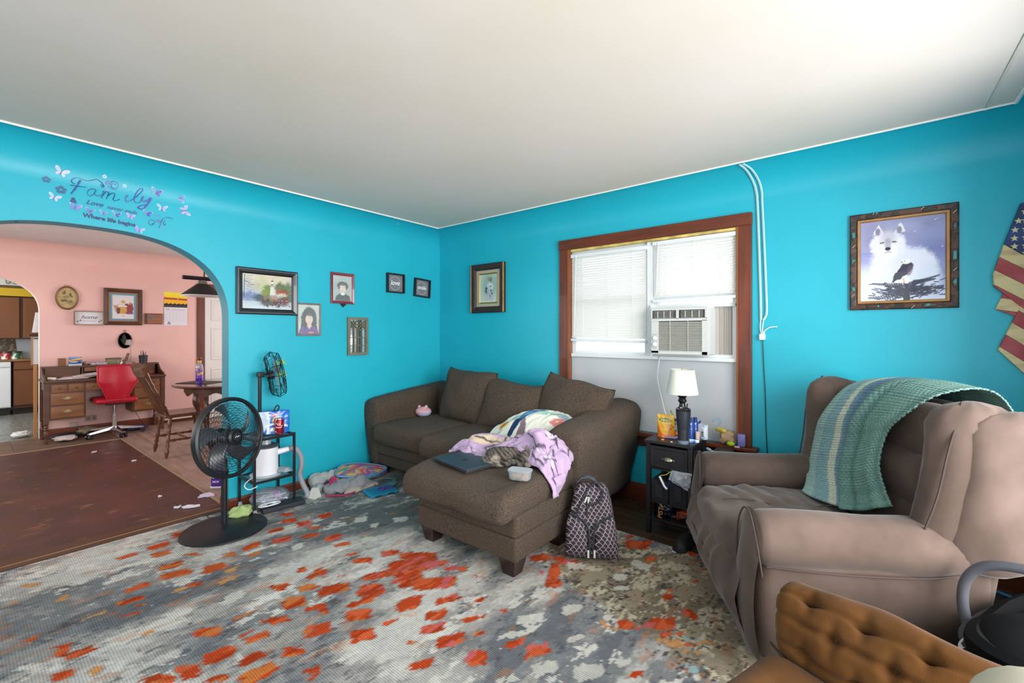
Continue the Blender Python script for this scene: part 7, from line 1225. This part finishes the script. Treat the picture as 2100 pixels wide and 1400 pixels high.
# round table, bottle, second chair
tx_, ty_ = -2.2, -1.38
rt = T('round_table', 'dark round pedestal table with scalloped apron seen behind the arch jamb', 'table', (tx_, ty_, 0)); TW = M('table_wood', '3d2018', .25, col2='55301f', vs=3, coat=.5)
B().lathe([(0, .735), (.55, .735), (.575, .742), (.585, .752), (.575, .762), (.55, .766), (0, .767)], n=64).out('tabletop', TW, rt); B().grid(lambda u, v: V(.47*math.cos(2*PI*u), .47*math.sin(2*PI*u), .735-v*(.075+.022*math.sin(2*PI*u*12))), 144, 4, cu=True).out('apron', TW, rt)
for k in range(4): a = R(20+90*k); c_, s_ = math.cos(a), math.sin(a); B().tube(smoothpts([V(.42*c_, .42*s_, .72), V(.44*c_, .44*s_, .6), V(.40*c_, .40*s_, .42), V(.41*c_, .41*s_, .2), V(.46*c_, .46*s_, .0)], 6), [.035-.014*min(1, i/16)+.006*math.sin(i*1.1) for i in range(25)], 10).out('leg', TW, rt)
tag(B().rbox((tx_-.1, ty_-.28, .770), (.42, .30, .005), .002, 3, rot=Matrix.Rotation(.5, 3, 'Z')).out('placemat', flat('2c2522', .6)), 'dark placemat on the round table under the purple bottle', 'placemat')
cbt = T('cleaner_bottle', 'purple and clear cleaner bottle with a wooden stopper on the round table', 'bottle', (tx_+.02, ty_-.34, .773)); B().lathe([(0, 0), (.048, 0), (.05, .01), (.05, .09), (.0, .09)], n=24, sy=.7).out('purple_liquid', flat('4a1fa0', .15), cbt); B().lathe([(.05, .09), (.05, .19), (.04, .215), (.02, .235), (.016, .245)], n=24, sy=.7).out('clear_shoulder', M('clear_pet', 'dfe6ee', .1, trans=.6, alpha=.6), cbt)
B().lathe([(.0512, .06), (.0512, .17)], n=24, sy=.72).out('label', M('bottle_label', '7a4ac0', .4, col2='e6cf3a', vs=22, thr=(.52, .6)), cbt); B().lathe([(.018, .235), (.02, .25), (.018, .262), (0, .262)], n=16).out('yellow_collar', flat('d9b83a', .4), cbt); B().lathe([(.01, .26), (.02, .275), (.021, .29), (.014, .305), (0, .31)], n=16).out('stopper', flat('6b3a1c', .5), cbt)
c2 = T('wooden_chair', 'light wooden chair on the far side of the round table, mostly hidden', 'chair', (-2.75, -.75, 0), 160); LW = flat('9c6a34', .4)
for x in (-.2, .2): turned((x, -.2, 0), (x*.9, -.17, .43), .018, 'leg', c2, LW); turned((x, .2, 0), (x*.9, .17, .43), .018, 'leg', c2, LW); turned((x*.95, -.18, .45), (x*1.1, -.3, .92), .013, 'back_post', c2, LW)
B().rbox((0, 0, .44), (.43, .42, .03), .014, 4).out('seat', LW, c2); B().prism([(-.25, .88), (-.28, .97), (-.18, 1.0), (0, 1.02), (.18, 1.0), (.28, .97), (.25, .88)], lambda x, z: V(x, -.29, z), lambda x, z: V(x, -.31, z)).out('crest_rail', LW, c2, smooth=False)
# pendant lamp
pl_ = T('pendant_light', 'black bar pendant light with flared metal shades over the dining table', 'lamp', (-1.92, -1.55, 0)); MW[pl_.name] = Matrix.Identity(4)
B().cyl((0, -.40, 1.955), (0, .50, 1.955), .022, n=18).out('bar', flat('141518', .4), pl_)
for y in (-.2, .35): B().cyl((0, y, 1.97), (0, y, H), .007).out('hanging_rod', flat('141518', .4), pl_)
for y in (-.215, .25):
    B().lathe([(.03, 1.935), (.04, 1.925), (.045, 1.895), (.05, 1.885)], (0, y, 0), 24).out('shade_holder', flat('8e8a88', .3, metal=.6), pl_); o = B().lathe([(.045, 1.895), (.07, 1.88), (.195, 1.772), (.20, 1.765)], (0, y, 0), 40, cap=False).out('metal_shade', flat('1b1c1f', .5), pl_); B().lathe([(.20, 1.766), (.198, 1.758), (.193, 1.766), (.068, 1.873)], (0, y, 0), 40, cap=False).out('shade_rim', flat('d9d9d6', .4), pl_)
rg_ = T('ceiling_ring', 'thin dark ring fitting on the dining room ceiling', 'fixture', (0, 0, 0)); rgp = (-2.35, -3.05, H-.006)
B().tube([V(rgp[0]+.09*math.cos(a), rgp[1]+.09*math.sin(a), rgp[2]) for a in np.linspace(0, 2*PI, 32)], .006, 5, closed=True).out('ring', flat('6b625e', .5), rg_); B().tube([V(rgp[0], rgp[1]-.09, rgp[2]), V(rgp[0]-.02, rgp[1]-.5, rgp[2])], .003, 5).out('wire', flat('6b625e', .5), rg_)
# door in the pink wall
S('door_1', B().rbox((-4.385, -.62, 1.0), (.035, .78, 2.0), .004, 3), WHITE); d1 = bpy.data.objects['door_1']
for z, h_ in ((1.72, .34), (1.18, .52), (.48, .62)):
    for y in (-.80, -.44): ringb = B(); ring(ringb, .26, h_, [(0, .0), (.004, .008), (.02, .010), (.035, .002), (.05, .006)], 0, 0); ringb.box((0, -.003, 0), (.17, .006, h_-.1)); ringb.out('door_panel', WHITE, d1, smooth=False, tf=Matrix.Translation((-4.367, y, z)) @ Matrix.Rotation(R(90), 4, 'Z'))
b_ = B().rbox((-4.39, -1.068, 1.02), (.03, .085, 2.04), .006, 2); S('trim_7', b_, TRIM); S('trim_8', B().rbox((-4.388, -.62, 2.085), (.034, .98, .09), .006, 2), TRIM); S('trim_9', B().rbox((-4.39, -.17, 1.02), (.03, .085, 2.04), .006, 2), TRIM)
reg = T('floor_register', 'white baseboard heat register low on the pink wall', 'register', (-4.4, -1.35, .05), 90); B().prism([(0, 0), (0, .10), (-.02, .10), (-.07, .02), (-.07, 0)], lambda y, z: V(-.22, y, z), lambda y, z: V(.22, y, z)).out('cover', flat('c9bdb8', .5), reg, smooth=False)
B().box((0, -.05, .055), (.36, .02, .014), rot=Matrix.Rotation(.9, 3, 'X')).out('slot', flat('4a4442', .7), reg, smooth=False)
# pictures on the pink wall
t = T('embroidery_hoop', 'round embroidered picture in a gilt hoop on the pink wall', 'picture', (-4.4, -2.563, 1.813), 90); B().lathe([(.108, .0), (.11, .03), (.104, .038), (.096, .034), (.094, .02)], n=48, ax='-y', sy=1.42).out('hoop', M('gilt_hoop', '7d5a34', .4, metal=.3), t)
cn = Cv(.19, .19, .003, 'b39f72'); cn.nz(.15, 30, 2)
for (x, y, rx, ry, c_) in ((.07, .14, .02, .015, '5c5a48'), (.13, .12, .015, .02, '4a4a3a'), (.06, .07, .03, .014, '4c4f48'), (.12, .06, .03, .012, '6a6a52'), (.1, .105, .04, .008, '7d7a44')): cn.ell(x, y, rx, ry, c_, .85, jit=3)
cn.line([(.01, .11), (.08, .09), (.13, .05), (.17, .04)], .005, '7a7238', .8); cn.line([(.04, .03), (.1, .045), (.16, .025)], .004, '6a6432', .8)
cn.sheet('embroidery', t, lambda x, z: (lambda a, b_: V(a*math.sqrt(1-b_*b_/2)*.097, -.022, b_*math.sqrt(1-a*a/2)*.137))(x/.095-1, z/.095-1), MV('cloth_print', .9)); B().tube([V(-.02, -.02, .155), V(-.025, -.02, .172), V(.0, -.02, .162), V(.025, -.02, .172), V(.02, -.02, .155)], .0025, 5).out('hanger', flat('8a4a48', .4, metal=.5), t)
t = T('home_sign', 'white box sign with the word home on the pink wall', 'sign', (-4.4, -2.352, 1.553), 90); ringb = B(); ring(ringb, .294, .187, [(0, 0), (0, .062), (.008, .062), (.010, .02)]); ringb.out('frame', flat('8f7458', .6), t, smooth=False); B().box((0, -.018, 0), (.28, .004, .172)).out('board', flat('dadbe0', .6), t, smooth=False)
text('home', .07, 'lettering', flat('4a4648', .6), t, TX(0, .012, -.021), shear=.4); text('IS WHERE THE HEART IS', .014, 'small_lettering', flat('9a96a0', .6), t, TX(0, -.038, -.021))
for x, z in ((-.11, -.045), (-.085, -.03), (.10, -.045), (.12, -.03)): B().lathe([(0, .0), (.008, .001), (.007, .003), (0, .004)], (x, -.02, z), 8, '-y').out('paw_dot', flat('3c3a3c', .5), t)
t = frame('fruit_bowl_print', 'large wood-framed print of an old-fashioned table scene with a blue mat', 'picture', -1.997, 1.72, .416, .512, .05, .04, M('walnut_frame', '5c3a20', .4, col2='3c2415', vs=6), 'dining'); ringb = B(); ring(ringb, .33, .426, [(0, .018), (.018, .02), (.02, .016)]); ringb.out('wood_liner', flat('9a5f2c', .4), t, smooth=False); ringb = B(); ring(ringb, .295, .39, [(0, .014), (.028, .014), (.03, .008)]); ringb.out('blue_mat', flat('6c93a4', .8), t, smooth=False)
cn = Cv(.24, .335, .0035, 'd5d4d8'); cn.poly([(.01, .19), (.07, .19), (.08, .10), (.05, .08), (.03, .14)], 'b98a6c', jit=1); cn.poly([(.07, .17), (.16, .17), (.15, .07), (.06, .07)], 'c69a4a', jit=1); cn.poly([(.05, .16), (.09, .15), (.08, .07), (.05, .08)], '5a4238', jit=1); cn.poly([(.15, .07), (.225, .07), (.225, .22), (.19, .23), (.16, .18)], '8a4048', jit=2); cn.ell(.12, .235, .025, .02, 'c9a04a', jit=2); cn.ell(.10, .19, .04, .02, 'e0ddd8', jit=3); cn.ell(.16, .2, .02, .02, '7a3a38', jit=2); cn.ell(.19, .08, .04, .012, '6a5a80', .8)
cn.line([(.05, .19), (.09, .21), (.12, .19), (.14, .2)], .005, '2c2a2c', .8); cn.line([(.02, .14), (.05, .09)], .004, '3a3230'); cn.ell(.2, .215, .016, .014, 'b57a50'); cn.ell(.12, .04, .015, .008, 'c9a04a', .8); cn.line([(.02, .31), (.14, .305)], .003, 'c0a4a4', .7); art(t, cn, -.009)
t = T('wall_plaque', 'small brown wooden plaque with a blue seal on the pink wall', 'plaque', (-4.4, -1.652, 1.562), 90); B().rbox((0, -.012, 0), (.205, .024, .155), .004, 3).out('board', M('plaque_wood', '5c3526', .4), t); B().box((.008, -.0255, 0), (.175, .002, .13)).out('brass_plate', M('copper_plate', '94694f', .35, metal=.4, var=.1), t, smooth=False); B().lathe([(0, 0), (.024, 0), (.022, .003), (0, .003)], (-.045, -.0265, .02), 20, '-y').out('blue_seal', flat('4a6a80', .4), t)
for z in (.045, .03, .012, -.02, -.038): B().box((.03 if z > 0 else 0, -.0268, z), (.08 if z > 0 else .13, .0008, .004)).out('engraved_line', flat('5a4034', .5), t, smooth=False)
t = T('wall_calendar', 'wall calendar with an orange sunset picture above the month grid', 'calendar', (-4.4, -1.385, 1.72), 90)
cn = Cv(.29, .50, .004, 'd9dae2'); cn.grad('e8b81c', 'f0e23a', .30, .50); cn.line([(0, .405), (.29, .395)], .035, 'c4541c', .9); cn.line([(0, .405), (.29, .397)], .012, '7a1f28', .8); cn.line([(0, .36), (.29, .35)], .03, 'f0a81c', .8); cn.ell(.17, .40, .006, .006, 'ffe8c0'); cn.rect(0, .275, .29, .315, '15141f')
for i in range(18): cn.ell(.29*i/17, .315, .012, .006+.008*((i*7) % 3), '15141f')
for i in range(7): cn.line([(.02+.04*i, .06), (.02+.04*i, .215)], .0012, 'b6b8c6', .8)
for i in range(6): cn.line([(.02, .06+.031*i), (.27, .06+.031*i)], .0012, 'b6b8c6', .8)
for i in range(6):
    for j in range(5): cn.rect(.03+.04*i, .078+.031*j, .038+.04*i, .086+.031*j, 'a8aab8', .8)
cn.rect(.02, .235, .07, .245, '6a6c78', .8); cn.rect(.09, .232, .26, .240, '9a9cae', .6)
for x, y in ((.06, .045), (.05, .025), (.072, .025)): cn.ell(x, y, .009, .009, '2c2c34')
cn.sheet('calendar_page', t, lambda x, y: V(x-.145, -.004-.004*math.sin(y*9), y-.25), PRINT); B().tube([V(-.145+.0725*i/2, -.008, .045) for i in range(9)], .002, 4).out('spiral', flat('8a8c94', .4), t)
t = T('bird_mirror', 'small round mirror with a black bird silhouette on the pink wall', 'mirror', (-4.4, -1.979, 1.246), 90); B().lathe([(.072, 0), (.078, .012), (.073, .02), (.067, .012)], n=40, ax='-y', sy=1.45, cap=False).out('frame', flat('241c1a', .4), t); B().lathe([(.07, .012), (0, .012)], n=40, ax='-y', sy=1.45).out('mirror_glass', M('painted_mirror', 'b9bba6', .25), t)  # pale non-metal colour painted in place of the glass's reflection
B().prism([(-.055, .03), (-.03, .01), (-.028, .07), (-.005, .09), (.015, .03), (.03, -.03), (.02, -.06), (-.015, -.055), (-.035, -.02)], lambda x, z: V(x, -.014, z), lambda x, z: V(x, -.018, z)).out('bird', flat('191617', .5), t, smooth=False); B().rbox((0, -.01, .13), (.02, .008, .04), .003, 1).out('hanger', flat('a07068', .5), t)
# ---------------- kitchen ----------------
KW = M('kitchen_cabinet', '7a4a28', .5, col2='6b3f20', vs=2.5, st=(1, 1, .3)); KD = flat('4a2c1a', .6)
uc = T('upper_cabinet', 'brown kitchen wall cabinet with two flat doors', 'cabinet', (-7.2, -2.9, 1.26)); MW[uc.name] = Matrix.Translation((-7.2, -2.9, 1.26))
def kp(b_, nm, m, par, **k): return b_.out(nm, m, par, world=True, smooth=False, **k)
kp(B().box((-7.39, -2.95, 1.605), (.36, 1.6, .70)), 'cabinet_body', KD, uc)
for y0, y1 in ((-3.30, -2.82), (-2.775, -2.36), (-3.76, -3.35)): kp(B().rbox((-7.20, (y0+y1)/2, 1.605), (.02, y1-y0, .67), .004, 3), 'door', KW, uc)
S('trim_10', B().box((-7.38, -2.95, 2.03), (.38, 1.6, .13)), M('yellow_paint', 'c9a51c', .6)); S('wall_soffit', B().box((-7.4, -2.95, 2.29), (.36, 1.6, .39)), M('soffit_wood', '6b5238', .7))
ven = T('wall_vent', 'white fixture with wire loops above the kitchen cabinets', 'vent', (-7.2, -2.85, 2.2)); B().box((.0, .0, 0), (.02, .36, .12)).out('plate', flat('cfccc4', .5), ven, smooth=False)
for i in range(4): B().tube(smoothpts([(.015, -.12+.08*i, .05), (.03, -.11+.08*i, -.03), (.03, -.08+.08*i, -.03), (.015, -.07+.08*i, .05)], 4), .005, 5).out('wire_loop', flat('3c4440', .5), ven)
ct2 = T('kitchen_worktop', 'worn tan worktop along the kitchen end wall', 'worktop', (-7.3, -2.9, .885)); MW[ct2.name] = Matrix.Translation((-7.3, -2.9, .885)); kp(B().rbox((-7.48, -2.95, .9), (.62, 1.62, .035), .006, 3), 'worktop', M('worktop', 'a07040', .5, col2='7c5430', vs=5), ct2); kp(B().box((-7.795, -2.95, 1.09), (.012, 1.6, .34)), 'backsplash', M('backsplash', '5c4a30', .4, col2='a39a80', vs=26, thr=(.5, .68)), ct2)
S('wall_kitchen_cabinet_back', B().box((-7.83, -2.95, 1.3), (.05, 1.7, 2.3)), KD)
lc = T('base_cabinet', 'brown kitchen base cabinet with a drawer beside the white dishwasher', 'cabinet', (-7.2, -2.65, 0)); MW[lc.name] = Matrix.Translation((-7.2, -2.65, 0)); kp(B().box((-7.5, -2.52, .49), (.56, .74, .78)), 'cabinet_body', KD, lc); kp(B().rbox((-7.21, -2.65, .44), (.02, .46, .58), .004, 3), 'door', KW, lc); kp(B().rbox((-7.21, -2.65, .81), (.02, .46, .13), .004, 3), 'drawer', KW, lc); kp(B().box((-7.26, -2.52, .055), (.02, .74, .10)), 'toe_kick', flat('241a14', .7), lc)
dw = T('dishwasher', 'white dishwasher under the kitchen worktop', 'dishwasher', (-7.2, -3.2, 0)); MW[dw.name] = Matrix.Translation((-7.2, -3.2, 0)); kp(B().rbox((-7.48, -3.21, .50), (.56, .6, .76), .006, 3), 'body', flat('d6d9dc', .4), dw); kp(B().rbox((-7.195, -3.21, .455), (.025, .59, .64), .006, 3), 'door', flat('dfe2e4', .35), dw); kp(B().rbox((-7.192, -3.21, .835), (.03, .59, .085), .006, 3), 'control_panel', flat('d9dcde', .35), dw); kp(B().box((-7.25, -3.21, .06), (.03, .58, .10)), 'kick_plate', flat('1c1e20', .6), dw)
for nm, lab, y, c1, c2 in (('coffee_canister', 'red labelled canister on the kitchen worktop', -2.955, 'a8202a', 'd8cfc8'), ('green_canister', 'green labelled canister on the kitchen worktop', -2.85, '2f6a4a', 'cdd2c8')): t = T(nm, lab, 'canister', (-7.3, y, .918)); B().lathe([(0, 0), (.062, 0), (.062, .11), (0, .11)], n=24).out('tin', M(nm, c1, .4, col2=c2, vs=14, thr=(.52, .58)), t); B().lathe([(.064, .108), (.064, .13), (0, .132)], n=24).out('lid', flat('2c2628', .4), t)
pn2 = T('plastic_bin', 'tall clear plastic bin on the kitchen worktop', 'bin', (-7.42, -2.72, .918)); B().loft([[V(i*s_, j*s_*1.1, z) for i, j in ((-1, -1), (1, -1), (1, 1), (-1, 1))] for s_, z in ((.085, 0), (.12, .34))]).out('bin', M('milky_plastic', 'b4bcc4', .4, trans=.3, alpha=.8), pn2, smooth=False)
pd = T('wall_phone_box', 'white wall unit with a wooden edge just inside the kitchen arch', 'unit', (-4.7, -2.83, .94)); MW[pd.name] = Matrix.Translation((-4.7, -2.83, .94)); kp(B().rbox((-4.75, -2.81, 1.12), (.16, .085, .36), .006, 2), 'white_case', flat('dfe2e6', .4), pd); kp(B().box((-4.665, -2.858, 1.12), (.02, .014, .37)), 'wood_edge', flat('a8763f', .5), pd); kp(B().box((-4.66, -2.81, 1.28), (.01, .06, .012)), 'slot', flat('1c1c1e', .5), pd)
tag(B().prism([(-2.79, 1.62), (-2.79, 1.36), (-2.86, 1.36), (-2.83, 1.62)], lambda y, z: V(-4.60, y, z), lambda y, z: V(-4.62, y, z)).out('white_towel', flat('e3e3e6', .8), smooth=False), 'white towel hanging inside the kitchen arch', 'towel'); tag(B().rbox((-4.66, -2.845, 1.325), (.12, .09, .02), .006, 2).out('black_tray', flat('1a1818', .6)), 'small black tray on top of the white wall unit', 'tray')
S('trim_11', B().box((-4.56, -2.835, .47), (.05, .03, .94)), flat('a8763f', .5))
bagblob('white_rag', 'white rag on the kitchen floor by the arch', 'rag', (-4.72, -2.95, 0), (.07, .08, .04), flat('dcdcdc', .9), seed=2, crumple=.4, n=18)
